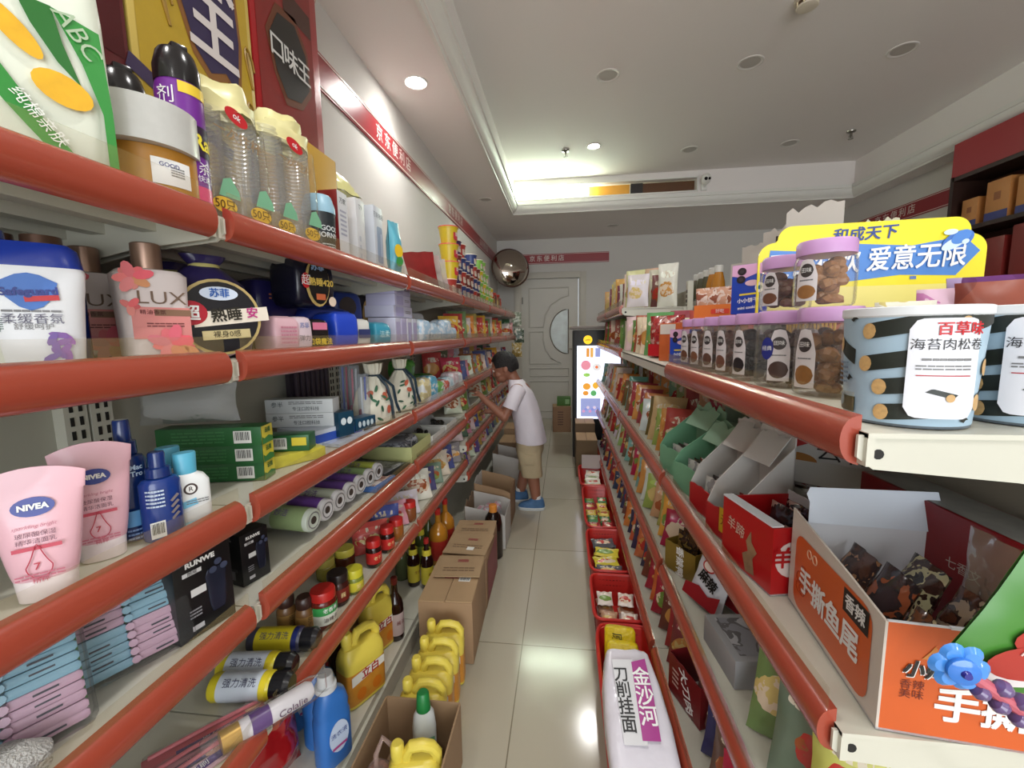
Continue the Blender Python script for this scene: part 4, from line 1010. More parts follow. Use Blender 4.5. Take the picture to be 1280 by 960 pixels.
panel_pack('tissue_pack', 'white and navy pack beside the bright blue soft pack', 448, -.66, 24, 36, mat((216, 216, 210), .35), lambda T, w, d, h: patch(T, (0, -d * .56, h * .5), w * .8, h * .3, mat((50, 60, 110)), name='band'), .07, seed=49)
panel_pack('tissue_pack', 'teal soft pack with white print on the second shelf', 474, -.66, 28, 30, mat((60, 150, 176), .3), lambda T, w, d, h: text('洁柔', h * .3, mat((210, 240, 240)), T, (0, -d * .57, h * .5), FRONT), .08, seed=50)
panel_pack('pad_pack', 'black arched pack at the back behind the white and navy pack', 452, -.82, 26, 62, mat((30, 26, 30), .3), lambda T, w, d, h: (patch(T, (0, -d * .56, h * .6), w * .7, h * .6, mat((160, 130, 80)), shape='ell', name='gold_ring'), text('a2', h * .2, WHITE, T, (0, -d * .58, h * .75), FRONT)), .08, seed=51)
panel_pack('pad_pack', 'dusty pink pack at the back beside the arched black pack', 470, -.86, 30, 72, mat((190, 168, 172), .35), None, .09, seed=52)
# stacked lilac tissue cartons
lil = mat((196, 196, 216), .45); k = 0
p0 = col(504, -.66, z)
for i in range(4):
    carton('tissue_carton', 'lilac white tissue carton standing upright on the second shelf, %s from the near end' % ORD[i], 'carton', (-.70, p0.y - .08 + i * .062, z), LF, .056, .11, .108, (lil, mat((186, 180, 210), .45), mat((206, 206, 216), .45), mat((200, 204, 220), .45))[i], 'lilac tissue cartons', lambda T, w, d, h: patch(T, (0, -d / 2 - .0008, h * .5), w * .7, h * .7, mat((176, 170, 206), .45), name='print'))
for i in range(3):
    carton('tissue_carton', 'lilac white tissue carton lying above the upright ones, %s layer up' % ORD[i] if i else 'lilac white tissue carton lying right on the upright ones', 'carton', (-.72, p0.y + .02, z + .1115 + i * .0455), LF, (.2, .17, .17)[i], .12, .045, mat((198 - 4 * i, 198 - 6 * i, 220), .45), 'lilac tissue cartons', lambda T, w, d, h: (patch(T, (-w * .2, -d / 2 - .0008, h * .5), w * .4, h * .8, mat((170, 166, 206), .45), name='print'), lines(T, (w * .25, -d / 2 - .0008, h * .5), w * .3, h * .3, 2, GREY)))
for i in range(5):
    p = (-.68, p0.y + .24 + i * .12, z)
    softpack('tissue_pack', 'pale blue clouded tissue pack past the lilac cartons, %s from them' % ORD[i], 'pack', p, R(76), .095, .095, (.11, .1, .09, .12, .08)[i], printed(((170, 200, 222), (206, 220, 232), (224, 230, 236)), 40, seed=i), 'paper packs on the second shelf', seed=60 + i)
    if i < 3: softpack('tissue_pack', 'white tissue pack behind the pale blue packs, %s along' % ORD[i], 'pack', (-.83, p0.y + .3 + i * .14, z), R(80), .12, .09, .16, mat((206, 208, 214), .4), 'paper packs on the second shelf', seed=70 + i)
yy = p0.y + .86
SN = [((196, 150, 40), 'mustard'), ((186, 170, 168), 'pale pink'), ((170, 44, 40), 'red'), ((150, 36, 34), 'dark red'), ((206, 120, 40), 'orange'), ((176, 50, 42), 'crimson'), ((90, 120, 70), 'green'), ((150, 130, 60), 'olive')]
for i in range(17):
    c, nm_ = SN[(i * 3) % 8]
    pouch('snack_bag', '%s snack bag on the second shelf beyond the tissue packs, %s along' % (nm_, ORD[i]), 'bag', (-.70, yy + i * .115, z + .002), R(35 + i % 3), .13, .15 + .02 * (i % 3), .045, bagprint(c, tuple(min(255, v + 50) for v in c), ((206, 150, 80), (170, 90, 50), (226, 206, 180))[i % 3], ((190, 60, 50), (214, 190, 120))[i % 2], .13, .16, i * 3.1), 'snack bags at the end of the second shelf', 80 + i, R(-8))
# ================= third shelf: tubes, bottles, toothpaste
z = LZ[3]
def tube(label, px, x, wp, hp, rz):
    p = col(px, x, z); a = wd(wp, p) / 2; H = wd(hp, p); T = thing('cleanser_tube', label, 'tube', p, rz, 'pink cleanser tubes')
    secs = []
    for i in range(13):
        v = i / 12; secs.append((.028 + (H - .028) * v, a * (.62 + .38 * v ** .8), max(.0015, .021 * (1 - v ** 2.2)), 2.2))
    mb = MB().loft(secs, 36); mb.v = [(x_, y_, z_ - (.012 * (abs(x_) / a) ** 2 if z_ > H * .8 else 0)) for x_, y_, z_ in mb.v]
    obj('tube_body', mb, mat((232, 184, 196), .3, coat=.2), T)
    obj('cap', MB().loft([(0, a * .56, .02, 2.4), (.026, a * .6, .0215, 2.4), (.029, a * .58, .02, 2.4)], 36), mat((236, 224, 224), .35), T)
    f = lambda zz: -.021 * (1 - max(0, (zz - .028) / (H - .028)) ** 2.2) - .0022
    def Lp(nm, zz, w, h, m, **k): return patch(T, (0, f(zz) - k.pop('o', 0), zz), w, h, m, TL(zz), nm, **k)
    def TL(zz): return Matrix.Rotation(-math.atan((f(zz + .01) - f(zz - .01)) / .02), 4, 'X') @ FRONT
    Lp('badge', H * .72, a * .8, a * .5, mat((24, 44, 140), .3), shape='ell')
    text('NIVEA', a * .2, WHITE, T, (0, f(H * .72) - .0012, H * .72), TL(H * .72), bold=.05)
    text('sparkling bright', a * .13, mat((190, 110, 130)), T, (0, f(H * .58), H * .58), TL(H * .58), shear=.3, bold=0)
    text('玻尿酸保湿', a * .15, mat((110, 60, 80)), T, (0, f(H * .52), H * .52), TL(H * .52)); text('精华洁面乳', a * .15, mat((110, 60, 80)), T, (0, f(H * .47), H * .47), TL(H * .47))
    Lp('red_bar', H * .42, a * .9, a * .1, mat((196, 70, 90)))
    dp = [(a * .24 * math.cos(t) * (1 - max(0, math.sin(t)) * .55), H * .28 + a * .3 * math.sin(t) + (.3 * a * max(0, math.sin(t)) ** 3), 0) for t in [2 * PI * i / 24 for i in range(24)]]
    obj('drop_outline', MB().tube([(q[0], f(H * .28) - .0005, q[1]) for q in dp], .0006, 5, None, True), mat((196, 70, 90)), T)
    text('7', a * .26, mat((190, 50, 70)), T, (-.002, f(H * .28), H * .28), TL(H * .28)); text('精粹', a * .16, mat((196, 80, 100)), T, (0, f(H * .17) - .001, H * .175), TL(H * .17))
    lines(T, (0, -.0245, .036), a * .9, .008, 2, mat((200, 110, 130)))
tube('pink cleanser tube with a blue oval badge, the front one of the two', 63, -.66, 92, 162, R(44))
tube('pink cleanser tube with a blue oval badge, the rear one of the two', 131, -.69, 74, 145, R(52))
blu = mat((22, 48, 110), .22, coat=.3)
def bl(label, px, x, wp, hp, capn, ex=None, m=blu):
    p = col(px, x, z); a = wd(wp, p) / 2; H = wd(hp, p); hb = H * .72
    return bottle('hair_bottle', label, 'bottle', p, R(60), [(0, a * .94, a * .7), (.004, a, a * .75), (hb * .9, a, a * .75), (hb * .97, a * .8, a * .65), (hb, a * .45, a * .45)], m,
                  [(hb, a * .62, a * .62), (hb + H * .1, a * .6, a * .6), (hb + H * .11, a * .42, a * .42), (H - .003, a * .4, a * .4), (H, a * .36, a * .36)], blu, 'dark blue hair bottles', lambda T: ex(T, a, hb) if ex else None, cap='pump_cap')
def e1(T, a, hb):
    text('Mac\nTro', a * .42, mat((180, 204, 230)), T, (.3, 0, hb * .82), wrap=a * .99, bold=.03); patch(T, (.1, 0, hb * .28), a * 1.3, hb * .18, mat((90, 150, 200)), wrap=a * 1.004, name='label_patch'); lines(T, (.1, 0, hb * .1), a * 1.1, .02, 3, mat((120, 150, 200)), wrap=a * 1.0)
def e2(T, a, hb):
    lines(T, (-.5, 0, hb * .7), a * .9, hb * .3, 5, mat((190, 205, 225)), wrap=a * .98); bars(T, (-a * .42, -a * .745, hb * .2), a * .7, hb * .26)
    for k in range(4): patch(T, (a * .45, -a * .72 - .001 * k, hb * (.36 + .1 * k)), a * .5, .004, mat((120, 110, 110)), turn=.8, name='chevron')
bl('tall dark blue hair bottle behind the shorter one on the third shelf', 169, -.70, 40, 150, 1, e1)
bl('dark blue hair bottle behind the pink tubes on the third shelf', 142, -.74, 30, 110, 1, None)
bl('short dark blue hair bottle with barcode in front of the tall one', 207, -.655, 42, 108, 1, e2, mat((26, 56, 130), .22, coat=.3))
def wb(label, px, x, front):
    p = col(px, x, z); w = wd(45, p); a = w / 2; H = wd(92, p)
    def ex(T):
        patch(T, (.002, -.0168, H * .52), .02, .02, mat((60, 44, 44)), shape='ell', name='emblem'); patch(T, (.002, -.0172, H * .52), .014, .014, WHITE, shape='ell', name='emblem_inner'); text('R', .011, mat((60, 44, 44)), T, (.002, -.0178, H * .52), FRONT)
        patch(T, (-.006, -.0168, H * .32), w * .5, .012, mat((120, 190, 220)), name='wave', turn=.2); lines(T, (.01, -.0172, H * .34), w * .5, .008, 2, GREY); patch(T, (0, -.0168, H * .05), w * .8, H * .06, mat((160, 214, 226)), name='label_band')
    bottle('lotion_bottle', label, 'bottle', p, R(55), [(0, a * .9, .014, 4), (.004, a, .016, 4), (H * .6, a, .016, 4), (H * .68, a * .8, .015, 3), (H * .73, a * .42, .012, 2)], mat((230, 233, 233), .3), [(H * .72, a * .5, .013), (H * .98, a * .54, .0135), (H, a * .5, .012)], mat((90, 176, 206), .35), 'white lotion bottles', ex)
wb('white lotion bottle with light blue cap, in front on the third shelf', 246, -.64, 1)
wb('white lotion bottle with light blue cap, the rear one of the pair', 219, -.70, 0)
# green toothpaste cartons in a stack
gm = mat((38, 96, 50), .35, vary=.15, vscale=60)
def tp(T, w, d, h):
    lines(T, (-w * .1, -d / 2 - .0008, h * .5), w * .5, h * .7, 4, mat((60, 120, 70)), seed=3); bars(T, (w * .32, -d / 2 - .0008, h * .48), w * .17, h * .66)
    patch(T, (w / 2 + .0008, 0, h / 2), d * .98, h * .98, mat((214, 200, 60), .35), RIGHT, 'end_panel'); patch(T, (w / 2 + .0014, 0, h * .24), d * .96, h * .44, mat((50, 120, 60)), RIGHT, 'end_green', shape=[(-1, -1), (1, -1), (1, .2), (.2, .8), (-.6, .3), (-1, .9)])
    text('云南', h * .3, mat((40, 100, 50)), T, (w / 2 + .002, 0, h * .72), RIGHT, bold=.04)
pf = col(338, -.68, z)
for i in range(3):
    carton('toothpaste_carton', 'long green toothpaste carton with yellow end, %s of the stack of three' % ('bottom', 'middle', 'top')[i], 'carton', (-.79 + .005 * i, pf.y - .02 - .006 * i, z + i * .0425), R(12), .22, .05, .042, gm, 'green toothpaste cartons', tp)
p = col(362, -.70, z)
carton('toothpaste_carton', 'small green carton with yellow label past the green stack', 'carton', (-.72, p.y + .03, z + .03), R(14), .12, .05, .042, gm, 'green toothpaste cartons', lambda T, w, d, h: (bars(T, (-w * .1, -d / 2 - .001, h * .5), w * .3, h * .7), patch(T, (w * .3, -d / 2 - .001, h * .6), w * .3, h * .5, mat((220, 200, 60)), name='label_patch')))
carton('toothpaste_carton', 'yellow and green carton lying under the small green carton', 'carton', (-.715, p.y + .03, z), R(60), .14, .09, .0295, mat((200, 190, 70), .35, vary=.2, vscale=60), 'green toothpaste cartons')
p = col(380, -.74, z)
carton('toothpaste_carton', 'white blue striped carton under the white toothpaste cartons', 'carton', (-.76, p.y + .13, z), R(72), .2, .15, .05, mat((200, 208, 220), .4), 'white toothpaste cartons', lambda T, w, d, h: patch(T, (0, -d / 2 - .001, h * .5), w * .9, h * .5, mat((50, 84, 180)), name='blue_band'))
for i in range(2):
    carton('toothpaste_carton', 'white toothpaste carton with dark print, %s one of two on the blue striped carton' % ('lower', 'upper')[i], 'carton', (-.80, p.y + .1, z + .051 + i * .0425), R(10), .2, .055, .042, mat((206, 210, 212), .4), 'white toothpaste cartons', lambda T, w, d, h: (text('参半', h * .42, mat((40, 56, 60)), T, (-w * .32, -d / 2 - .001, h * .6), FRONT), text('专注口腔科技', h * .32, mat((50, 60, 64)), T, (w * .1, -d / 2 - .001, h * .3), FRONT), lines(T, (w * .1, -d / 2 - .001, h * .75), w * .5, h * .25, 2, GREY)))
p = col(432, -.68, z)
T = carton('mouthwash_box', 'dark teal box with white bubbles on a striped tray', 'box', (-.69, p.y, z + .012), R(66), .055, .05, .075, mat((24, 62, 84), .3), extra=lambda T, w, d, h: [patch(T, (w * (-.2 + .4 * k), -d / 2 - .001, h * .62), w * .34, h * .3, mat((214, 226, 230)), shape='ell', name='bubble') for k in (0, 1)])
carton('paste_box', 'low dark teal box in the tray beside the bubble box', 'box', (-.675, p.y + .09, z + .012), R(72), .09, .05, .04, mat((26, 66, 90), .3), extra=lambda T, w, d, h: [patch(T, (w * (-.3 + .2 * k), -d / 2 - .001, h * .5), w * .14, h * .5, mat((200, 216, 220)), shape='ell', name='bubble') for k in range(4)])
solid('striped_tray', 'low white and blue tray under the dark teal boxes', 'tray', MB().box((0, 0, .005), (.24, .1, .01)), mat((190, 200, 220), .4, vary=.2, vscale=40), (-.69, p.y + .04, z), R(84))
clear_bag('clear_pack', 'crumpled clear bag lying on the green toothpaste cartons', 'bag', (-.84, pf.y - .03, z + .133), R(20), .2, .09, .09, None, 15, R(0), haze=.25)
# toothbrush blister packs standing
for i, (px, x, hp) in enumerate(((424, -.80, 84), (436, -.75, 78), (447, -.7, 70))):
    p = col(px, x, z)
    T = thing('toothbrush_pack', 'clear toothbrush pack standing behind the teal boxes, %s of three' % ORD[i], 'toothbrush', (x, p.y + .06, z), R(74), 'standing toothbrush packs')
    h = wd(hp, p)
    obj('blister', MB().loft([(0, .02, .012, 4), (h * .5, .022, .014, 4), (h, .02, .01, 4)], 16), film((214, 224, 236), .2), T)
    for s in (-1, 1): obj('brush', MB().tube([(s * .009, 0, .01), (s * .009, .002, h * .5), (s * .009, 0, h * .94)], .0035, 8), mat(((50, 80, 180), (200, 70, 90), (220, 225, 230))[(i + (s > 0)) % 3], .3), T)
    obj('card', MB().box((0, .008, h * .18), (.036, .001, h * .34)), mat((150, 60, 80) if i else (190, 200, 220), .5), T)
p = col(392, -.92, z)
rb = MB()
for k in range(7): rb.box((-.09 + .03 * k, -.013, .12), (.015, .012, .2), r=.003)
T = thing('ribbed_mat', 'dark purple ribbed panel standing at the back of the third shelf', 'panel', (-.93, p.y, z), LF); obj('panel', MB().box((0, 0, .12), (.24, .014, .24)), mat((44, 36, 46), .5), T); obj('ridge', rb, mat((62, 50, 60), .5), T)
# floral cotton bags with ribbons
def cotton(label, px, x, wp, hp, seed):
    p = col(px, x, z); w = wd(wp, p); h = wd(hp, p)
    T = thing('cotton_bag', label, 'bag', p, R(66), 'floral drawstring bags')
    mb = MB(); t = w * .6; a = w / 2
    mb.loft([(0, a * .8, t * .4, 3), (.008, a * .95, t * .48, 3), (h * .3, a, t * .52, 2.6), (h * .55, a * .86, t * .45), (h * .72, a * .48, t * .3), (h * .8, a * .26, t * .2), (h * .86, a * .36, t * .28), (h, a * .46, t * .3)], 44)
    mb.v = [(v[0] * (1 + .05 * math.sin(math.atan2(v[1], v[0]) * 11) * min(1, v[2] / h * 1.4)), v[1] * (1 + .08 * math.sin(math.atan2(v[1], v[0]) * 11) * min(1, v[2] / h * 1.4)), v[2] + .004 * noise.noise(Vector(v) * 30)) for v in mb.v]
    obj('bag_body', mb, mat((222, 218, 200), .7), T)
    rnd = random.Random(seed)
    for k in range(16):
        u = rnd.uniform(-.75, .75); v = rnd.uniform(.08, .6)
        zz = h * v; hw = a * (1 if v < .35 else 1.3 - .85 * v); yy = -t * .55 * math.sqrt(max(.05, 1 - (u) ** 2)) * (1 if v < .4 else 1.35 - .9 * v) - .003
        c = ((44, 92, 66), (60, 110, 80), (190, 96, 70), (40, 80, 60))[k % 4]
        patch(T, (u * hw, yy, zz), w * (.2 if k % 4 == 2 else .16), w * (.13 if k % 4 == 2 else .06), mat(c, .7), Matrix.Rotation(u * 1.1, 4, 'Z') @ FRONT, 'leaf_print', turn=rnd.uniform(0, 3), shape='ell', n=10)
    obj('ribbon', MB().tube([(a * .28 * math.cos(2 * PI * i / 16), t * .22 * math.sin(2 * PI * i / 16), h * .8) for i in range(16)], .004, 6, None, True).tube([(0, -t * .24, h * .8), (a * .2, -t * .5, h * .62), (a * .35, -t * .58, h * .35), (a * .4, -t * .6, h * .06)], .0055, 6).tube([(.01, -t * .24, h * .8), (a * .6, -t * .46, h * .6), (a * .8, -t * .42, h * .3), (a * 1.0, -t * .42, h * .12)], .0055, 6), mat((26, 48, 62), .5), T)
cotton('floral cotton bag with dark ribbons, the nearer of the two', 476, -.68, 56, 78, 3)
cotton('floral cotton bag with dark ribbons, the farther of the two', 502, -.70, 44, 70, 8)
p = col(516, -.7, z); yy = p.y + .06
TP = [((196, 184, 140), 'cream'), ((90, 160, 190), 'sky blue'), ((110, 170, 90), 'green and white'), ((180, 84, 70), 'red and white'), ((170, 196, 206), 'pale blue'), ((196, 176, 180), 'pale pink'), ((200, 204, 206), 'white')]
for i, (c, nm_) in enumerate(TP):
    softpack('tissue_pack', '%s tissue pack on the third shelf beyond the floral bags' % nm_, 'pack', (-.685, yy + i * .105, z), R(80), .088, .088, (.12, .12, .08, .075, .08, .1, .09)[i], printed((c, tuple(min(255, v + 24) for v in c), (216, 220, 220)), 30, seed=i + .3), 'tissue packs on the third shelf', seed=90 + i)
for i in range(5):
    softpack('tissue_pack', 'bright green tissue pack %s' % ('on top of the green row at the back', 'right behind the sky blue pack', 'behind the green and white pack', 'behind the red and white pack', 'behind the pale blue pack')[i], 'pack', (-.815, yy + .02 + (i - 1) * .13 + (.22 if i == 0 else 0), z + (.101 if i == 0 else 0)), R(84), .115, .105, (.1, .1, .1, .1, .1)[i], printed(((70, 150, 60), (96, 176, 78), (60, 130, 56)), 18, seed=i * 2.2), 'tissue packs on the third shelf', seed=100 + i)
# ================= fourth shelf
z = LZ[4]
# clear bags of pastel hangers
def hanger_pack(label, p, rz, rows, tilt, seed):
    T = thing('hanger_pack', label, 'pack of pegs', p, rz, 'pastel peg packs', tilt)
    rnd = random.Random(seed)
    for r in range(rows):
        for c in range(2):
            mb = MB()
            pink = (r // 5 + c) % 2
            zz = .006 + r * .0135; x0 = -.038 + c * .076
            mb.loft([(0, .033, .006, 8), (.003, .036, .0075, 8), (.0095, .036, .0075, 8), (.0125, .033, .006, 8)], 16, Matrix.Translation((x0, rnd.uniform(-.002, .002), zz)))
            mb.tube([(x0 - .036, -.0, zz + .006), (x0 - .038, -.01, zz + .006)], .006, 8)
            q = obj('peg', mb, mat((206, 170, 192), .35) if pink else mat((140, 184, 206), .35), T)
            obj('slot', MB().box((x0, -.0078, zz + .0062), (.024, .001, .0024)), mat((70, 70, 80), .6), q, False)
    h = rows * .0135 + .02
    obj('clear_bag', MB().loft([(0, .076, .02, 6), (.01, .081, .026, 6), (h * .5, .081, .027, 6), (h - .01, .081, .026, 6), (h, .077, .016, 6)], 36), film(haze=.03, bump=.6, bscale=16, gloss=.14), T)
    obj('green_card', MB().box((0, .012, h * .5), (.15, .001, h * .8)), mat((90, 150, 80), .5), T, False)
p = onz(215, 880, z)
for px, py, rz, rows, tilt, lb, sd in ((.545, 800, 64, 10, -14, 'clear pack of pink and blue plastic pegs, the one nearest the black boxes', 1), (.387, 850, 62, 10, -16, 'clear pack of pink and blue plastic pegs, the middle one of three', 2), (.229, 850, 60, 10, -18, 'clear pack of blue plastic pegs at the edge of the fourth shelf', 3)):
    q = Vector((-.695, px, z)); hanger_pack(lb, q, R(rz), rows, R(tilt), sd)
p = col(22, -.64, z)
T = thing('mesh_bag', 'white net bag lying at the front of the fourth shelf', 'bag', (p.x - .02, p.y - .02, z), R(60)); 
obj('net_body', MB().loft([(0, .05, .02, 3), (.012, .07, .03, 3), (.03, .072, .03, 2.6), (.05, .05, .02), (.056, .02, .01)], 30), mat((206, 204, 200), .6, bump=1.0, bscale=300), T)
obj('net_cord', MB().tube([(-.06 + .01 * i, -.031 + .002 * (i % 2), .02 + .012 * (i % 2)) for i in range(13)], .0022, 5), mat((150, 148, 146), .6), T)
# black shaver boxes
blk = mat((20, 20, 23), .32)
def shaver(T, w, d, h):
    y = -d / 2 - .0008
    text('RUNWE', w * .14, WHITE, T, (-w * .05, y, h * .9), FRONT, turn=.0, bold=.05); patch(T, (-w * .2, y, h * .8), w * .32, h * .05, mat((214, 214, 216)), name='label_patch'); text('朗威', h * .05, BLACK, T, (-w * .2, y - .0006, h * .8), FRONT)
    gm_ = mat((44, 48, 66), .2, .4)
    obj('shaver_picture', MB().loft([(h * .2, w * .11, .0015, 3), (h * .3, w * .15, .0018, 3), (h * .56, w * .17, .0018, 3), (h * .66, w * .19, .0018, 3), (h * .74, w * .14, .0015, 3)], 20, Matrix.Translation((w * .2, y, 0))), gm_, T)
    for k, (a, b) in enumerate(((.06, .72), (.16, .8), (.26, .72))): patch(T, (w * a + .008, y - .0024, h * b), w * .14, w * .14, mat((90, 100, 130), .2, .5), shape='ell', name='shaver_head')
    patch(T, (-w * .12, y, h * .55), w * .26, h * .09, mat((222, 222, 222)), name='price_tag'); lines(T, (-w * .2, y, h * .3), w * .2, h * .12, 3, mat((150, 150, 156))); patch(T, (-w * .18, y, h * .12), w * .2, h * .06, mat((200, 200, 205)), name='label_patch')
    x = -w / 2 - .0008
    text('RuSSS\nSHAVER', h * .055, mat((170, 170, 176)), T, (x, -d * .1, h * .9), LEFT); lines(T, (x, -d * .1, h * .3), d * .5, h * .06, 3, mat((90, 90, 96)), LEFT); patch(T, (x, -d * .15, h * .19), d * .22, d * .22, mat((110, 110, 116)), LEFT, 'code_patch')
    text('RUNWE', d * .12, mat((190, 190, 196)), T, (w * .1, d * .2, h + .0008), TOP)
p = col(288, -.655, z)
carton('shaver_box', 'larger black shaver box with white lettering on the fourth shelf', 'box', (-.70, p.y - .04, z), R(76), .1, .1, .17, blk, 'black shaver boxes', shaver)
p = col(322, -.67, z)
carton('shaver_box', 'smaller black shaver box past the larger one', 'box', (-.72, p.y + .02, z), R(76), .065, .09, .115, blk, 'black shaver boxes', shaver)
# rolls of plastic bags lying, their round ends to the front
wv = mat((208, 206, 206), .35)
def roll(label, px, x, r, L, rz, bodym, bandm_, lay=0):
    p = col(px, x, z)
    T = thing('bag_roll', label, 'roll', (x, p.y, z + r + lay), rz, 'rolls of plastic bags')
    X = Matrix.Rotation(R(90), 4, 'X')          # axis along local y, end facing -y
    obj('roll_body', MB().lathe([(r * .5, 0), (r * .94, .001), (r, .006), (r, L - .006), (r * .9, L)], 26, X @ Matrix.Translation((0, 0, -L))), bodym, T)
    obj('core', MB().lathe([(r * .24, .0015), (r * .3, .0015), (r * .34, .0002)], 16, X), mat((60, 50, 44), .6), T); obj('end_ring', MB().tube([(r * .66 * math.cos(2 * PI * i / 20), -.0012, r * .66 * math.sin(2 * PI * i / 20)) for i in range(20)], r * .05, 5, None, True), mat((120, 118, 116), .5), T)
    B = MB(); B.lathe([(r + .0006, -L * .55), (r + .0006, -L * .06)], 26, X, False); obj('label_band', B, bandm_, T)
    C = MB(); C.lathe([(r + .0011, -L * .97), (r + .0011, -L * .8)], 26, X, False); obj('colour_band', C, bandm_ if lay else mat((96, 60, 130), .35), T)
    tt = Matrix.Translation((r + .0012) * Vector((-.7, 0, .72)) + Vector((0, L * .4, 0))) @ Matrix.Rotation(R(-44), 4, 'Y') @ Matrix.Rotation(R(-90), 4, 'Z')
    obj_t = text('妙洁', r * .7, mat((110, 70, 140)) if not lay else GREY, T, (0, 0, 0), TOP); obj_t.matrix_local = tt
    return T
pal = [mat((150, 170, 120), .35), mat((110, 70, 150), .35), mat((190, 196, 176), .35), mat((104, 70, 140), .35), mat((110, 74, 150), .35), mat((150, 176, 120), .35), mat((190, 200, 90), .35)]
q0 = col(394, -.655, z)
for i in range(7):
    roll('roll of plastic bags lying on the fourth shelf, %s from the black boxes' % ORD[i], 372, -.66, .031, .2, R(84), (mat((196, 204, 190), .35), wv, wv, wv, wv, wv, wv)[i], pal[i])
_rolls = [o for o in bpy.data.objects if o.name.startswith('bag_roll') and o.parent is None]
for i, o in enumerate(_rolls): o.location = (-.655, q0.y + i * .0655, z + .0325)
T = thing('kitchen_tool', 'black handled white cleaver shaped tool lying past the bag rolls', 'tool', (-.69, q0.y + .5, z), R(70)); obj('blade', MB().box((0, .03, .012), (.05, .12, .02), r=.006), mat((206, 206, 204), .4), T); obj('handle', MB().box((0, .13, .016), (.03, .1, .022), r=.008), BLACK, T)
# flat cartons and trays
p = col(470, -.66, z); yb = p.y
carton('picture_book', 'blue edged flat book lying past the bag rolls', 'book', (-.73, yb + .03, z), R(84), .13, .22, .02, mat((72, 110, 170), .4), None, lambda T, w, d, h: patch(T, (0, 0, h + .0008), w * .9, d * .9, printed(((206, 196, 190), (150, 110, 100), (190, 170, 160)), 22), TOP, 'cover'))
carton('flat_case', 'flat black case with grey pictures lying past the blue edged book', 'case', (-.74, yb + .165, z), R(82), .17, .24, .022, mat((30, 30, 32), .4), None, lambda T, w, d, h: patch(T, (0, 0, h + .0008), w * .84, d * .86, printed(((120, 120, 128), (80, 80, 86), (150, 150, 156)), 26), TOP, 'cover'))
def t38(T, w, d, h):
    text('MASK N38', .018, mat((70, 76, 40)), T, (-w * .1, -d / 2 - .001, h * .18), FRONT)
T = tray_box('display_tray', 'yellow green open carton with grey packs past the black case', 'carton', (-.74, yb + .40, z), LF, .25, .22, .07, .07, .075, mat((184, 188, 130), .5), mat((206, 206, 200), .6), None, 4, .002, t38, False)
softpack('grey_pack', 'grey clear pack lying in the yellow green carton', 'pack', (-.74, yb + .39, z + .005), LF, .19, .14, .08, printed(((120, 122, 128), (84, 86, 92), (170, 172, 176)), 20, .2, 3), None, seed=8)
for i in range(2):
    T = tray_box('display_tray', 'white card tray with dark clear bags, %s past the yellow green carton' % ('first', 'second')[i], 'carton', (-.74, yb + .66 + i * .24, z), LF, .21, .22, .05, .05, .055, mat((206, 206, 200), .5), mat((190, 188, 182), .6), 'white card trays', 6 + i, .003, None, False)
    clear_bag('clear_pack', 'heap of dark bits in a clear bag in the %s white card tray' % ('first', 'second')[i], 'bag', (-.74, yb + .66 + i * .24, z + .004), LF, .18, .17, .1, None, 30 + i, R(-60), haze=.3)
    solid('dark_bits', 'dark metal clips heaped inside the clear bag of the %s white tray' % ('first', 'second')[i], 'clips', lumps(22, .12, .12, .05, 5 + i, .012, .022), mat((50, 48, 46), .3, .4), (-.74, yb + .66 + i * .24, z + .004), LF)
# ================= fifth shelf
z = LZ[5]
# yellow and black spray cans lying
def flat_can(label, px, py, rz, c1, band):
    p = onz(px, py, z); r = .029; L = .17
    T = thing('spray_can', label, 'spray can', (p.x, p.y, z + r), rz, 'spray cans lying on the fifth shelf'); X = Matrix.Rotation(R(90), 4, 'X')
    obj('can_body', MB().lathe([(r * .9, -L / 2), (r, -L / 2 + .006), (r, L * .24), (r * .9, L * .27)], 26, X), mat(c1, .3), T)
    obj('cap', MB().lathe([(r * .93, L * .27), (r * .95, L * .44), (r * .7, L * .5)], 26, X), mat((26, 26, 30), .25), T)
    obj('label_band', MB().lathe([(r + .0006, -L * .38), (r + .0006, L * .15)], 26, X, False), mat(band, .3), T)
    obj('stripe', MB().lathe([(r + .001, L * .16), (r + .001, L * .23)], 26, X, False), mat((220, 200, 50) if band[0] > band[1] - 9 and band[2] > 120 else (30, 40, 100), .3), T)
    tt = Matrix.Rotation(R(-40), 4, 'Y') @ Matrix.Translation((0, L * .1, r + .0012)) @ Matrix.Rotation(R(-90), 4, 'Z')
    k = text('强力清洗', .018, mat((60, 60, 90)), T, (0, 0, 0), TOP); k.matrix_local = tt
flat_can('yellow spray can with dark cap lying farthest from the picture edge', 358, 812, R(98), (60, 60, 80), (206, 190, 40))
flat_can('white labelled spray can with yellow ends lying in the middle', 325, 846, R(98), (206, 190, 40), (196, 204, 216))
flat_can('white labelled spray can with yellow ends lying nearest the toothbrush packs', 318, 872, R(98), (206, 190, 40), (192, 200, 210))
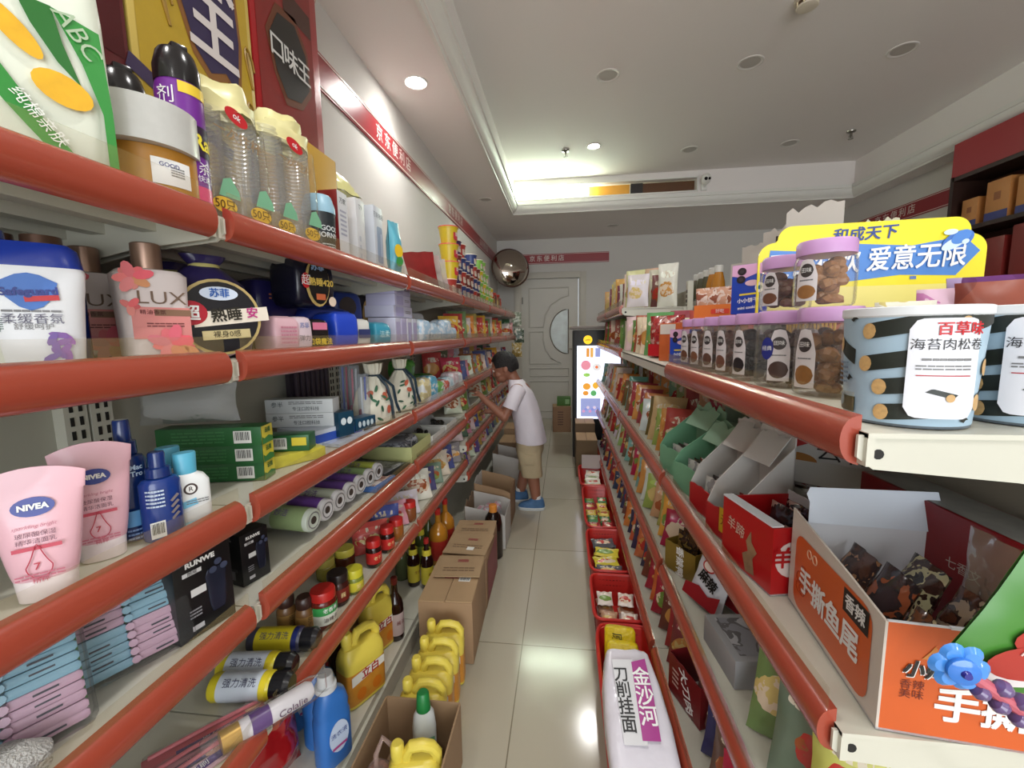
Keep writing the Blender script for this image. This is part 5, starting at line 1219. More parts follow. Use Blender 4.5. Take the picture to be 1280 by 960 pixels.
# toothbrush packs fanned
def brush_card(label, p, rz, ry, c, words, L=.2):
    T = thing('toothbrush_pack', label, 'toothbrush', p, rz, 'toothbrush packs on the fifth shelf', 0, ry)
    obj('card', MB().box((0, 0, .004), (L, .045, .006), r=.002), mat(c, .35), T); patch(T, (.02, -.008, .0076), L * .7, .018, mat((80, 46, 120)), TOP, 'label_band'); text(words, .015, WHITE, T, (.02, -.008, .0084), TOP); patch(T, (L * .4, .01, .0078), .03, .02, mat((206, 160, 130)), TOP, 'badge', shape='ell')
    obj('brush', MB().tube([(-L * .45, .014, .012), (0, .014, .014), (L * .45, .014, .012)], .004, 8), mat((220, 120, 130), .3), T)
    obj('blister', MB().loft([(.004, L * .5, .023, 8), (.018, L * .49, .02, 8), (.021, L * .46, .016, 8)], 24), film(haze=.06), T)
p = onz(255, 950, z)
for i, (dx, dy, c, w_) in enumerate(((0, 0, (214, 176, 186), '欧乐护理牙刷'), (.03, .055, (206, 150, 160), '软毛牙刷'), (.045, .1, (206, 90, 100), '炭丝牙刷'), (-.03, -.06, (200, 180, 196), '纤柔牙刷'))):
    brush_card(('pink toothbrush pack with violet label lying nearest the spray cans', 'pink toothbrush pack lying second on the fifth shelf', 'red and pink toothbrush pack lying at the front of the fifth shelf', 'lilac toothbrush pack lying deepest at the picture edge')[i], (p.x - .02 + dx, p.y - .06 + dy, z), R(62 - 6 * i), 0, c, w_)
p = onz(318, 905, z)
T = thing('paint_tube', 'white tube with violet band in clear wrap leaning on the rail', 'tube', (p.x + .0, p.y - .04, z + .022), R(54)); X = Matrix.Rotation(R(90), 4, 'Y')
obj('tube_body', MB().lathe([(.019, 0), (.02, .004), (.02, .13), (.014, .14)], 22, X), mat((206, 202, 206), .3), T); obj('label_band', MB().lathe([(.0206, .02), (.0206, .055)], 22, X, False), mat((80, 40, 110), .3), T); obj('gold_end', MB().lathe([(.021, -.03), (.021, .002)], 22, X), mat((190, 150, 70), .3, .5), T)
text('Colalie', .02, mat((90, 60, 90)), T, (.095, -.021, .0), FRONT)
obj('clear_wrap', MB().loft([(-.06, .026, .012), (-.02, .025, .025), (.14, .025, .025), (.17, .02, .006)], 20, X), film(haze=.04), T)
# jars and bottles
def cjar(label, px, py, r, h, body, lid, lab=None, words=None, wc=WHITE, grp='sauce jars on the fifth shelf', lidh=.022, p=None, rz=R(62)):
    q = onz(px, py, z) if p is None else p
    def ex(T, r_, hb):
        if lab: cylband(T, r_ + .0007, hb * .2, hb * .74, mat(lab, .35))
        if words: text(words, r_ * .55, wc, T, (0, 0, hb * .47), wrap=r_ + .0014)
    return jar('sauce_jar', label, 'jar', q, rz, r, h, mat(lid, .3), mat(body, .12, vary=.3, vscale=50), None, grp, ex, lidh)
def gjar(T, r, hb):
    pass
cjar('red lidded jar with a white and green label, nearest red lid on the fifth shelf', 409, 780, .034, .105, (92, 26, 18), (176, 34, 30), (206, 208, 196), None)
T = [o for o in bpy.data.objects if o.name.startswith('sauce_jar') and o.parent is None][-1]
cylband(T, .0352, .045, .068, mat((50, 140, 70)), 'green_band', -80, 80); text('老香斋', .014, WHITE, T, (0, 0, .057), wrap=.0358); text('油辣子', .014, mat((60, 20, 20)), T, (0, 0, .03), wrap=.0358)
for i, (px, py) in enumerate(((360, 786), (383, 788))):
    q = onz(px, py, z)
    T = thing('pepper_bottle', 'brown bottle of ground pepper with dark cap, the %s of the pair' % ('nearer', 'farther')[i], 'bottle', q, R(60), 'pepper bottles')
    obj('bottle_body', MB().lathe([(.021, 0), (.024, .004), (.024, .06), (.018, .072)], 22), mat((110, 76, 40), .3, vary=.3, vscale=60), T); obj('cap', MB().lathe([(.02, .07), (.021, .074), (.021, .094), (.017, .1)], 22), mat((58, 36, 30), .3), T)
    cylband(T, .0246, .008, .052, mat((160, 124, 70), .4)); text('胡椒粉', .014, mat((60, 36, 20)), T, (0, 0, .03), wrap=.0252, turn=-1.57)
def pj(a, b, c): return Vector((a, b, z))
g5 = [(424, 752, .031, .095, (60, 24, 20), (40, 30, 30), (120, 40, 30), '酱', 'dark lidded jar behind the green labelled red lid jar'),
      (445, 738, .028, .075, (120, 130, 50), (196, 190, 50), (210, 200, 60), '菜', 'yellow lidded jar with a yellow and green label on the fifth shelf'),
      (432, 712, .033, .08, (80, 40, 26), (206, 196, 80), None, None, 'large yellow lidded dark jar behind the small yellow one'),
      (468, 706, .026, .095, (44, 20, 18), (180, 36, 34), (190, 40, 36), '老干', 'dark bottle jar with red lid and red label, nearest of two'),
      (488, 688, .026, .095, (44, 20, 18), (180, 36, 34), (190, 40, 36), '老干', 'dark bottle jar with red lid and red label, farther of two'),
      (455, 680, .028, .1, (90, 40, 24), (60, 30, 26), None, None, 'dark jar standing behind the red labelled bottle jars'),
      (503, 674, .028, .085, (150, 90, 40), (186, 44, 40), None, None, 'amber jar with red lid past the red labelled jars'),
      (512, 650, .03, .085, (130, 76, 44), (190, 44, 40), None, None, 'amber jar with red lid farther along the rail'),
      (408, 722, .03, .07, (150, 140, 60), (190, 180, 90), None, None, 'small ochre jar at the back behind the pepper bottles')]
for px, py, r, h, b, l, lb_, wds, lab in g5: cjar(lab, px, py, r, h, b, l, lb_, wds, mat((240, 220, 160)), rz=R(55))
p = onz(500, 622, z)
MX = [((150, 40, 30), 'red', 0), ((206, 204, 196), 'white', 0), ((60, 84, 130), 'blue', 0), ((90, 90, 60), 'olive', 0), ((206, 170, 90), 'straw', 0), ((200, 206, 214), 'pale blue', 0)]
PICS = ((206, 150, 80), (170, 90, 50), (214, 190, 120), (190, 60, 50), (120, 150, 70), (226, 206, 180))
def filler(names, zz, y0, y1, x, step, kind, shelf, w, h, t, seed, tilt=-20, rz0=80, grp=None, word='bag', hm=.3):
    "a run of individual packets leaning one behind another on a shelf"
    rnd = random.Random(seed); y = y0; i = 0; out = []; ra = 33 if rz0 > 0 else -33; tl = max(-26, tilt)
    w = min(w, .135); t = min(t, .05)
    while y < y1:
        c, nm_ = names[(i * 3 + rnd.randrange(2)) % len(names)]
        W_, H_, T_ = w * rnd.uniform(.85, 1.15), min(hm, h * rnd.uniform(.85, 1.2)), t * rnd.uniform(.8, 1.0)
        c2 = tuple(min(255, v + rnd.randrange(20, 70)) for v in c); c3 = ((214, 206, 190), (60, 50, 44), (196, 170, 70))[rnd.randrange(3)]
        lab = '%s %s %s, %s along' % (nm_, kind.replace('_', ' '), shelf, ORD[i])
        o = pouch(kind, lab, word, (x + rnd.uniform(-.008, .008), y, zz + .003), R(ra + rnd.uniform(-4, 4)), W_, H_, T_, bagprint(c, c2, PICS[rnd.randrange(6)], PICS[rnd.randrange(6)], W_, H_, seed + i * 1.7), grp or (kind.replace('_', ' ') + 's ' + shelf), seed * 31 + i, R(tl + rnd.uniform(-2, 2)))
        out.append(o); y += max(step, t * 1.55) * rnd.uniform(1.0, 1.1); i += 1
    return out
VAR = [((170, 44, 40), 'red'), ((206, 196, 186), 'white'), ((196, 150, 50), 'mustard'), ((70, 100, 60), 'green'), ((60, 70, 120), 'blue'), ((150, 96, 60), 'brown'), ((196, 130, 140), 'pink'), ((120, 120, 124), 'grey')]
filler(VAR, LZ[5], yb + .02, yb + .42, -.70, .1, 'snack_pouch', 'on the fifth shelf past the jars', .13, .12, .04, 3, -35, hm=0.16)
filler(VAR, LZ[5], yb + .5, 2.45, -.70, .11, 'snack_pouch', 'at the far end of the fifth shelf', .15, .13, .05, 5, -40, hm=0.17)
filler(VAR, LZ[4], yb + 1.12, 2.47, -.70, .1, 'snack_pouch', 'at the far end of the fourth shelf', .14, .12, .05, 6, -30, hm=0.15)
FARZ = {'lowest far shelf': .4305, 'second far shelf': .6235, 'third far shelf': .8085, 'fourth far shelf': 1.0135}
for k, (nm_, zz) in enumerate(FARZ.items()):
    for _a, _b in (((2.6, 4.9),) if k != 2 else ((2.6, 2.88), (3.3, 4.9))): filler(VAR, zz, _a, _b, -.705, .1, 'packet', 'on the %s %s the boy' % (nm_, 'by' if k != 2 else ('before', 'past')[_a > 3]), .13, .13 if k < 2 else .15, .045, 11 + k, -24, hm=(.14, .13, .15, .2)[k])
filler(VAR, LZ[2] if False else FARZ['fourth far shelf'], 2.6, 4.6, -.84, .15, 'packet', 'in the rear row of the fourth far shelf', .13, .19, .05, 21, -6)
filler(VAR, LZ[2], 4.9, 5.15, -.69, .1, 'packet', 'at the very end of the second shelf', .12, .17, .05, 23, -4)
# hanging packs at the end of the shelving
for i, (dx, zz, c) in enumerate(((0, 1.4, (120, 130, 110)), (.03, 1.2, (70, 84, 70)), (0, 1.02, (150, 124, 60)))):
    pouch('hanging_pack', 'pack hanging at the far end of the shelving, %s' % ('topmost', 'middle one', 'lowest')[i], 'pack', (-.60 + dx, 5.3, zz), R(10), .13, .18, .03, printed((c, tuple(v + 50 for v in c), (210, 206, 196)), 30, seed=i), 'packs hanging at the end', 50 + i)
solid('hanging_rail', 'thin metal strip holding the hanging packs at the shelf end', 'rail', MB().box((0, 0, .35), (.02, .003, .7)).tube([(0, 0, .66), (-.03, -.05, .66), (-.05, -.118, .66)], .004, 6), steel, (-.60, 5.33, .90))
# ================= bottom deck along the white wall
z = .1012
blue_m = mat((50, 110, 186), .3)
def deter(label, px, py, rz, s=1.0):
    p = onz(px, py, z); a = .05 * s; H = .275 * s
    def ex(T):
        patch(T, (.0, -.0355 * s, H * .33), a * 1.2, H * .34, mat((190, 204, 226), .4), shape='ell', name='label_patch'); text('洗衣液', .017, mat((40, 60, 130)), T, (0, -.0365 * s, H * .36), FRONT); patch(T, (0, -.036 * s, H * .22), a * .9, .008, mat((170, 70, 130)), name='ribbon')
    bottle('detergent_bottle', label, 'bottle', p, rz, [(0, a * .9, .03 * s, 3), (.006, a, .034 * s, 3), (H * .5, a, .034 * s, 3), (H * .56, a * .9, .032 * s, 3), (H * .62, a * .95, .033 * s, 3), (H * .74, a * .8, .03 * s, 2.5), (H * .82, a * .5, .026 * s, 2, -a * .2), (H * .84, a * .4, .022 * s, 2, -a * .2)], blue_m,
           [(H * .83, a * .58, .029 * s, 2, -a * .2), (H * .88, a * .58, .029 * s, 2, -a * .2), (H * .885, a * .44, .022 * s, 2, -a * .2), (H * .98, a * .42, .021 * s, 2, -a * .2), (H, a * .38, .019 * s, 2, -a * .2)], mat((206, 208, 210), .4), 'blue detergent bottles', ex)
deter('blue detergent bottle with white cap, the front one near the red bag', 436, 948, R(62))
deter('blue detergent bottle with white cap, behind the front one', 404, 921, R(62))
deter('blue detergent bottle with white cap, deepest of the three', 378, 901, R(62), .97)
p = onz(345, 960, z)
T = thing('plastic_bag', 'shiny red folded plastic item at the bottom of the near shelf bay', 'bag', (p.x - .02, p.y - .06, z), R(60))
obj('red_body', pouch_mb(.24, .3, .15, 9, amp=.09), mat((150, 16, 26), .16, coat=.5), T)
yel = mat((226, 206, 84), .35); yl2 = mat((222, 214, 120), .4)
def libai(T, w, d, h):
    patch(T, (0, -d * .508, h * .42), w * .84, h * .16, mat((226, 224, 214)), name='white_label', shape=[(-1, -1), (1, -.4), (1, 1), (-1, .7)]); text('立白', h * .14, mat((170, 40, 30)), T, (w * .05, -d * .514, h * .42), FRONT, bold=.03)
    for k in (-1, 1): patch(T, (w * .2 * k, -d * .512, h * .18), w * .24, h * .16, mat((214, 120, 30)), shape='ell', name='orange_print')
lb = mat((206, 140, 50), .35, vary=.25, vscale=30)
p = onz(480, 880, z)
jug('detergent_jug', 'large yellow detergent jug with orange label on the bottom deck', 'jug', onz(476, 868, z), R(62), .15, .085, .25, yel, yel, 'yellow detergent jugs', libai, lb)
jug('detergent_jug', 'yellow detergent jug standing behind the large one on the deck', 'jug', onz(470, 812, z) + Vector((0, .02, 0)), R(66), .13, .08, .25, yel, yel, 'yellow detergent jugs', libai, lb)
def slim(label, px, py, r, h, bm, cm, lab, rz=R(60), grp='bottles on the bottom deck', neck=.4, words=None, band=None):
    q = onz(px, py, z); T = thing('bottle', label, 'bottle', q, rz, grp)
    obj('bottle_body', MB().lathe([(r * .9, 0), (r, .005), (r, h * .55), (r * .85, h * .63), (r * neck, h * .74), (r * neck * .9, h * .9)], 22), bm, T); obj('cap', MB().lathe([(r * neck, h * .89), (r * neck * 1.05, h * .9), (r * neck * 1.05, h * .99), (r * neck * .8, h)], 18), cm, T)
    if lab: cylband(T, r + .0007, h * .1, h * .45, lab)
    if band: cylband(T, r * .72, h * .66, h * .78, band, 'neck_label'); 
    if words: text(words, r * .6, mat((120, 30, 26)), T, (0, 0, h * .3), wrap=r + .0016)
slim('yellow bottle with orange cap beside the large yellow jug', 440, 856, .028, .2, mat((206, 190, 70), .3), mat((196, 80, 40), .4), mat((196, 160, 60), .4))
dk = mat((36, 16, 14), .1, coat=.3)
slim('dark sauce bottle with white label behind the yellow jugs', 496, 796, .032, .26, dk, mat((90, 24, 20), .3), mat((190, 170, 166), .4), words='酱油')
slim('dark sauce bottle deepest behind the yellow jugs', 470, 790, .032, .24, dk, mat((150, 30, 26), .3), mat((150, 130, 120), .4))
slim('dark bottle just behind the orange capped yellow bottle', 422, 838, .03, .2, mat((60, 30, 22), .15), mat((40, 26, 22), .3), None)
yb2 = mat((206, 190, 60), .4)
slim('soy sauce bottle with yellow labels, the nearer of the front pair', 518, 730, .03, .24, dk, mat((190, 170, 50), .4), yb2, words='生抽', band=yb2)
slim('soy sauce bottle with yellow labels and red cap, the farther of the front pair', 535, 733, .03, .25, dk, mat((170, 40, 36), .4), yb2, words='老抽', band=yb2)
slim('olive green bottle with yellow cap behind the soy sauce pair', 527, 706, .03, .26, mat((70, 80, 40), .12), mat((200, 190, 60), .4), mat((120, 140, 60), .4), band=yb2)
slim('olive green bottle with yellow cap, second behind the soy sauce pair', 537, 696, .03, .27, mat((76, 84, 44), .12), mat((200, 190, 60), .4), mat((150, 150, 90), .4))
slim('green bottle leaning in the row behind the dark ones', 503, 722, .034, .2, mat((84, 92, 60), .15), mat((120, 116, 70), .4), None)
oil = mat((176, 116, 36), .08, coat=.4)
for i, (px, py) in enumerate(((553, 702), (563, 686))): slim('big amber oil bottle with red cap, the %s of two' % ('nearer', 'farther')[i], px, py, .05, .3, oil, mat((180, 36, 34), .35), mat((176, 50, 40), .4, vary=.3, vscale=30), R(60), neck=.3, words='油')
filler(VAR, z, 1.3, 1.6, -.88, .14, 'packet', 'at the back of the bottom deck', .14, .17, .06, 33, -6)
# ================= on the floor in front of the deck
kraft = mat((158, 128, 96), .75, vary=.06, vscale=9); kraftd = mat((122, 96, 70), .8)
def floor_carton(label, c, w, d, h, rz, m=kraft, open_=False, print_=None, group='cartons on the floor', seed=0):
    T = thing('cardboard_carton', label, 'carton', (c[0], c[1], .0012), rz, group)
    if open_:
        t = .005
        for nm_, cc, dd in (('wall', (0, -d / 2, h / 2), (w, t, h)), ('wall', (0, d / 2, h / 2), (w, t, h)), ('wall', (-w / 2, 0, h / 2), (t, d - t, h)), ('wall', (w / 2, 0, h / 2), (t, d - t, h)), ('base', (0, 0, t / 2), (w - t, d - t, t))): obj(nm_, MB().box(cc, dd), m, T, False)
    else:
        obj('carton_body', MB().box((0, 0, h / 2), (w, d, h), r=.004), m, T)
        lidm = mat((172, 142, 106), .75, vary=.06, vscale=9)
        obj('flap', MB().box((-w * .25, 0, h + .003), (w * .5 - .004, d, .005)), lidm, T, False); obj('flap', MB().box((w * .25, .0, h + .0035), (w * .5 - .004, d * .99, .006)), lidm, T, False)
    if print_: print_(T, w, d, h)
    return T
# open carton with jugs, nearest
pc = onz(568, 870, .2)
cx, cy = -.435, .99
floor_carton('open brown carton of detergent nearest the viewer on the floor', (cx, cy), .235, .27, .2, R(0), mat((150, 122, 92), .75, vary=.05), True)
jug('detergent_jug', 'yellow detergent jug with handle standing in the open brown carton', 'jug', (cx + .035, cy - .035, .0072), R(14), .14, .085, .24, yel, yel, 'yellow detergent jugs', libai, lb)
T = bottle('cleaner_bottle', 'white bottle with green cap standing in the open brown carton', 'bottle', (cx + .02, cy + .085, .0072), R(30), [(0, .034, .026, 3), (.16, .034, .026, 3), (.2, .03, .024), (.22, .018, .018)], mat((214, 220, 220), .3), [(.215, .021, .021), (.265, .018, .018), (.27, .014, .014)], mat((30, 120, 60), .35), extra=lambda T: patch(T, (0, -.027, .1), .05, .08, mat((120, 180, 150)), name='label_patch'))
T = thing('clear_jug', 'clear pinkish plastic jug with handle in the open brown carton', 'jug', (cx - .066, cy - .05, .0072), R(40))
obj('jug_body', MB().loft([(0, .04, .03, 3), (.1, .046, .036, 3), (.15, .04, .03), (.17, .02, .018)], 24), film((220, 190, 180), .2, .1, .2), T); obj('handle', MB().tube([(0, 0, .16), (.0, 0, .2), (.02, 0, .24), (.045, 0, .2), (.04, 0, .12)], .007, 8), film((220, 190, 180), .3, .1, 0), T); obj('filling', MB().loft([(.005, .036, .027, 3), (.07, .042, .032, 3)], 20), mat((206, 120, 90), .3), T)
# shrink pack of four jugs
q = onz(545, 860, .0)
ps = [(-.505, 1.165), (-.505, 1.26), (-.505, 1.355), (-.50, 1.43)]
for i in range(4):
    jug('detergent_jug', 'yellow detergent jug in the floor row between the two cartons, %s from the open carton' % ORD[i], 'jug', (-.455, 1.178 + i * .082, .0012), R(8), .15, .078, .225 + .008 * i, yel, yel, 'yellow detergent jugs', libai, lb)
# long carton with loose flaps
def cprint(T, w, d, h):
    patch(T, (-.01, .0, h + .0075), .06, .03, mat((150, 70, 66)), TOP, 'red_print', turn=.0); bars(T, (.05, -.02, h + .0075), .05, .03, TOP); lines(T, (0, .09, h + .0075), .12, .05, 3, mat((120, 90, 66)), TOP)
T = floor_carton('tan carton with folded loose flaps, nearest closed one on the floor', (-.478, 1.672), .22, .34, .262, R(2), kraft, False, cprint)
T2 = floor_carton('tan carton with a red side behind the nearest closed one', (-.485, 2.03), .22, .37, .255, R(1), mat((150, 118, 88), .75, vary=.06), False, cprint)
patch(T2, (.1125, 0, .12), .3, .2, mat((130, 44, 56), .5, vary=.2), RIGHT, 'red_side')
for i, (x, y, zz, w, d, a, b) in enumerate(((-.47, 1.74, .272, .2, .17, -5, 4), (-.475, 1.95, .268, .21, .2, 4, -3), (-.48, 2.13, .266, .21, .17, -3, 3))):
    T = thing('card_sheet', 'loose flattened card lying on the tan cartons, %s from the near end' % ORD[i], 'card', (x, y, zz + .006), R(b), 'loose cards on the cartons'); obj('sheet', MB().box((0, 0, .002), (w, d, .004)), mat((166, 138, 104), .75, vary=.08), T, False)
    lines(T, (0, -.03, .0046), w * .7, .04, 2, mat((120, 92, 66)), TOP, seed=i); patch(T, (.01, .04, .0046), .05, .022, mat((150, 80, 70)), TOP, 'red_print')
    if i == 1: patch(T, (.02, -.05, .005), .035, .03, WHITE, TOP, 'price_tag')
bottle('soy_bottle', 'big dark bottle with orange cap standing behind the tan cartons', 'bottle', (-.42, 2.335, .0012), 0, [(0, .05, .05), (.005, .055, .055), (.2, .055, .055), (.25, .045, .045), (.28, .022, .022)], mat((30, 18, 16), .12, coat=.4), [(.275, .024, .024), (.315, .024, .024), (.32, .02, .02)], mat((206, 130, 50), .4))
# torn white cartons further down
wc = mat((196, 192, 186), .65, vary=.05)
def torn_carton(label, c, w, d, h, seed, m, mi, rz=R(90)):
    return tray_box('torn_carton', label, 'carton', (c[0], c[1], .0012), rz, w, d, h, h * .8, h * 1.05, m, mi, 'torn cartons on the floor', seed, .03, None, False)
torn_carton('white torn carton with pink packs on the floor behind the bottles', (-.485, 2.54), .26, .25, .27, 3, wc, kraftd)
torn_carton('white backed torn carton with brown walls, second of the torn ones', (-.49, 2.84), .28, .25, .31, 5, kraft, wc)
torn_carton('white torn carton past the brown lined one', (-.49, 3.6), .3, .25, .3, 7, wc, kraftd)
floor_carton('brown closed carton beyond the boy on the floor', (-.485, 3.95), .26, .3, .3, 0, kraftd)
floor_carton('brown closed carton stacked beyond the boy, farther one', (-.485, 4.3), .26, .3, .35, 0, kraft)
for i in range(3): softpack('pink_pack', 'pink and white pack lying in the torn white carton, %s of three' % ORD[i], 'pack', (-.545 + .055 * i, 2.53, .0055), R(86), .15, .045, .2 + .015 * i, printed(((206, 150, 170), (220, 214, 216), (180, 190, 196)), 26, seed=i), 'pink packs', seed=7 + i)
# ================= top of the snack island
z = AZ
bluec = mat((166, 192, 210), .35)
def canister(label, x, y, rz, seed):
    r, h = .0665, .14
    T = thing('snack_canister', label, 'canister', (x, y, z), rz, 'pale blue snack canisters')
    obj('can_body', MB().lathe([(r * .88, 0), (r * .9, .004), (r, h - .01)], 48), bluec, T)
    obj('rim', MB().lathe([(r * 1.0, h - .012), (r * 1.03, h - .01), (r * 1.03, h - .001), (r * 1.0, h), (r * .9, h - .002)], 48), mat((226, 230, 234), .35), T)
    obj('bottom_rim', MB().lathe([(r * .89, .0), (r * .9, .003)], 40), mat((110, 120, 130), .35, .6), T)
    k = .93 * r
    rad = lambda zz: r * (.9 + .1 * zz / h) + .0012
    for a0, zz, L, tl in ((-.55, .112, .085, -.2), (-.6, .073, .09, -.2), (-.35, .046, .08, -.16), (-.3, .016, .08, -.14), (.75, .118, .05, -.25), (1.35, .07, .07, -.2), (1.25, .03, .05, -.15), (-1.45, .02, .04, 0), (-1.3, .095, .03, .5)):
        # a dark seaweed roll printed along the wall, with a tan cut end
        mb = MB(); n_ = 10; vs = []; fs = []
        for i in range(n_ + 1):
            s = i / n_ * L; a = a0 + s / k; zc_ = zz - tl * s; rr = rad(zc_)
            for d_ in (-.0095, .0095): vs.append((rr * math.sin(a), -rr * math.cos(a), zc_ + d_))
            if i: j = 2 * i; fs.append((j - 2, j, j + 1, j - 1))
        obj('roll_print', mb.add(vs, fs), mat((32, 38, 32), .5, vary=.4, vscale=60), T)
        patch(T, (a0, 0, zz), .015, .019, mat((196, 158, 104), .5, vary=.3, vscale=200), wrap=rad(zz) + .0006, shape='ell', name='cut_end')
    for a0, zz in ((-.85, .128), (-.95, .054), (.95, .06), (1.0, .012)): patch(T, (a0, 0, zz), .012, .009, mat((28, 32, 28)), wrap=rad(zz) + .0004, shape=[(-1, -.4), (-.2, -1), (.3, -.3), (1, -.2), (.4, .4), (-.3, 1), (-.4, .2)], name='crumb_print')
    patch(T, (.5, 0, .0695), .066, .112, mat((226, 228, 236), .35), wrap=rad(.125) + .0012, shape='round', name='label_patch')
    t = text('百草味', .0155, mat((196, 30, 40)), T, (0.67, 0, .113), wrap=rad(.125) + .002, bold=.03); text('海苔肉松卷', .0135, mat((40, 40, 46)), T, (0.52, 0, .096), wrap=rad(.125) + .002, bold=0)
    lines(T, (0.52, 0, .08), .045, .006, 1, GREY, wrap=rad(.125) + .002); lines(T, (0.49, 0, .071), .05, .007, 2, GREY, wrap=rad(.125) + .002)
    patch(T, (0.50, 0, .062), .05, .0012, mat((180, 40, 50)), wrap=rad(.125) + .002, name='red_line'); patch(T, (0.49, 0, .042), .03, .012, mat((36, 42, 36)), wrap=rad(.125) + .002, name='roll_print', shape=[(-1, .2), (-.6, .9), (1, -.2), (.7, -1)]); patch(T, (0.60, 0, .037), .009, .009, mat((196, 158, 104)), wrap=rad(.125) + .0024, shape='ell', name='cut_end')
    lines(T, (-1.2, 0, .06), .03, .03, 5, mat((110, 130, 150)), wrap=rad(.07) + .0012); patch(T, (-1.25, 0, .024), .017, .017, mat((100, 120, 140)), wrap=rad(.02) + .001, shape='ell', name='recycle_mark')
canister('pale blue canister printed with dark seaweed rolls, standing by the rail', .427, .583, R(-38), 1)
canister('pale blue canister printed with dark seaweed rolls, second from the rail', .567, .59, R(-62), 2)
# jars with lilac lids
lilac = mat((196, 150, 200), .4); jarm = film((240, 238, 236), .06, .08, 0, gloss=.1)
BR = [(140, 96, 52), (70, 50, 44), (36, 32, 36), (110, 70, 56), (96, 66, 54), (120, 78, 56), (104, 66, 48), (128, 88, 60)]
def lj(label, x, y, zz, r, h, c, rz, words='田味', seed=0, blue=False):
    def ex(T, r_, hb):
        patch(T, (0, 0, hb * .5), r_ * .85, hb * .78, mat((214, 208, 210), .4), wrap=r_ + .0007, name='label_patch', shape=[(-.9, -1), (.9, -1), (.9, .2), (.7, .6), (.5, .95), (0, 1), (-.5, .95), (-.7, .6), (-.9, .2)])
        patch(T, (0, 0, hb * .68), r_ * .5, r_ * .5, mat((60, 54, 54), .4), wrap=r_ + .0011, shape='ell', name='emblem'); text(words, r_ * .2, WHITE, T, (0, 0, hb * .68), wrap=r_ + .0017)
        patch(T, (0, 0, hb * .28), r_ * .7, hb * .26, mat(c, .4, vary=.3, vscale=90), wrap=r_ + .0011, shape='ell', name='food_picture'); lines(T, (0, 0, hb * .5), r_ * .5, .005, 1, GREY, wrap=r_ + .0012)
        if blue: patch(T, (-.42, 0, hb * .6), r_ * .5, hb * .34, mat((40, 48, 130), .4), wrap=r_ + .0014, shape='ell', name='blue_badge'); text('经典', r_ * .2, WHITE, T, (-.42, 0, hb * .6), wrap=r_ + .002)
    f = lumps(34, r * 1.5, r * 1.5, (h - .022) * .82, seed, r * .22, r * .36)
    f.v = [(a, b, max(.006, c_)) for a, b, c_ in f.v]
    return jar('snack_jar', label, 'jar', (x, y, zz), rz, r, h, lilac, jarm, (f, mat(c, .45, vary=.3, vscale=120)), 'lilac lidded snack jars', ex)
nmj = ['clear jar of golden chips with lilac lid, beside the canister', 'clear jar of black prunes with lilac lid and blue badge', 'clear jar of dark slices with lilac lid, third from the canister', 'clear jar of brown plums with lilac lid, fourth from the canister', 'clear jar of dark raisins with lilac lid, fifth from the canister', 'clear jar of red brown dates with lilac lid, sixth from the canister', 'clear jar of reddish fruit with lilac lid, last of the rail row']
yy = [.80, .925, 1.035, 1.14, 1.245, 1.35, 1.45]
for i in range(7):
    lj(nmj[i], (.458, .445, .44, .438, .436, .434, .432)[i], yy[i], z, .0505 if i < 2 else .049, .152, BR[i], R((-70, -34, -70, -72, -66, -70, -70)[i]), seed=40 + i, blue=i == 1)
zj = z + .1535
lj('clear jar of brown crackers with lilac lid, on top of the golden chips jar', .452, .815, zj, .046, .112, (150, 104, 60), R(-62), seed=51)
lj('clear jar of brown nuts with lilac lid, on top of the black prunes jar', .447, .935, zj, .0455, .106, (110, 72, 54), R(-62), seed=52)
for i in range(4): lj('clear lilac lidded jar of dried fruit in the rear row, %s from the near end' % ORD[i], .565, .86 + .125 * i, z, .0505, .152, BR[(i + 3) % 8], R(-65), seed=60 + i)
# cookie cartons, blue with pink top
def cookie(T, w, d, h):
    y = -d / 2 - .0008
    patch(T, (0, y, h * .86), w * .98, h * .27, mat((222, 170, 206), .4), name='pink_top', shape=[(-1, -.6), (-.2, -1), (.5, -.4), (1, -.8), (1, 1), (-1, 1)])
    for a, b, s in ((-.2, .86, .26), (-.22, .7, .26)): patch(T, (w * a, y - .0006, h * b), w * s, w * s * .9, mat((36, 28, 34)), shape='ell', name='cookie_print'); patch(T, (w * a, y - .0009, h * b), w * s * .5, w * s * .45, mat((60, 50, 56)), shape='ell', name='cookie_centre')
    patch(T, (w * .32, y - .0007, h * .52), w * .26, w * .3, WHITE, shape='ell', name='eye_print'); patch(T, (w * .33, y - .001, h * .52), w * .12, w * .13, mat((40, 110, 150)), shape='ell', name='eye_iris'); patch(T, (w * .1, y - .0007, h * .62), w * .4, h * .12, mat((226, 190, 200)), shape='ell', name='cream_print')
    text('小小饼干', h * .1, WHITE, T, (0, y - .0008, h * .27), FRONT, turn=.05, bold=.03); text('mini cookie', h * .08, WHITE, T, (0, y - .0008, h * .13), FRONT, turn=.08, bold=.03); patch(T, (0, y - .0007, h * .4), w * .5, h * .035, mat((226, 206, 60)), turn=.05, name='yellow_line')
ckm = mat((36, 70, 176), .35)
carton('cookie_box', 'blue and pink cookie box standing on the jar lids', 'box', (.455, 1.11, zj), R(-42), .078, .05, .118, ckm, 'blue cookie boxes', cookie)
carton('cookie_box', 'blue cookie box standing on the shelf past the last jar', 'box', (.425, 1.56, z), R(-55), .085, .06, .12, ckm, 'blue cookie boxes', cookie)
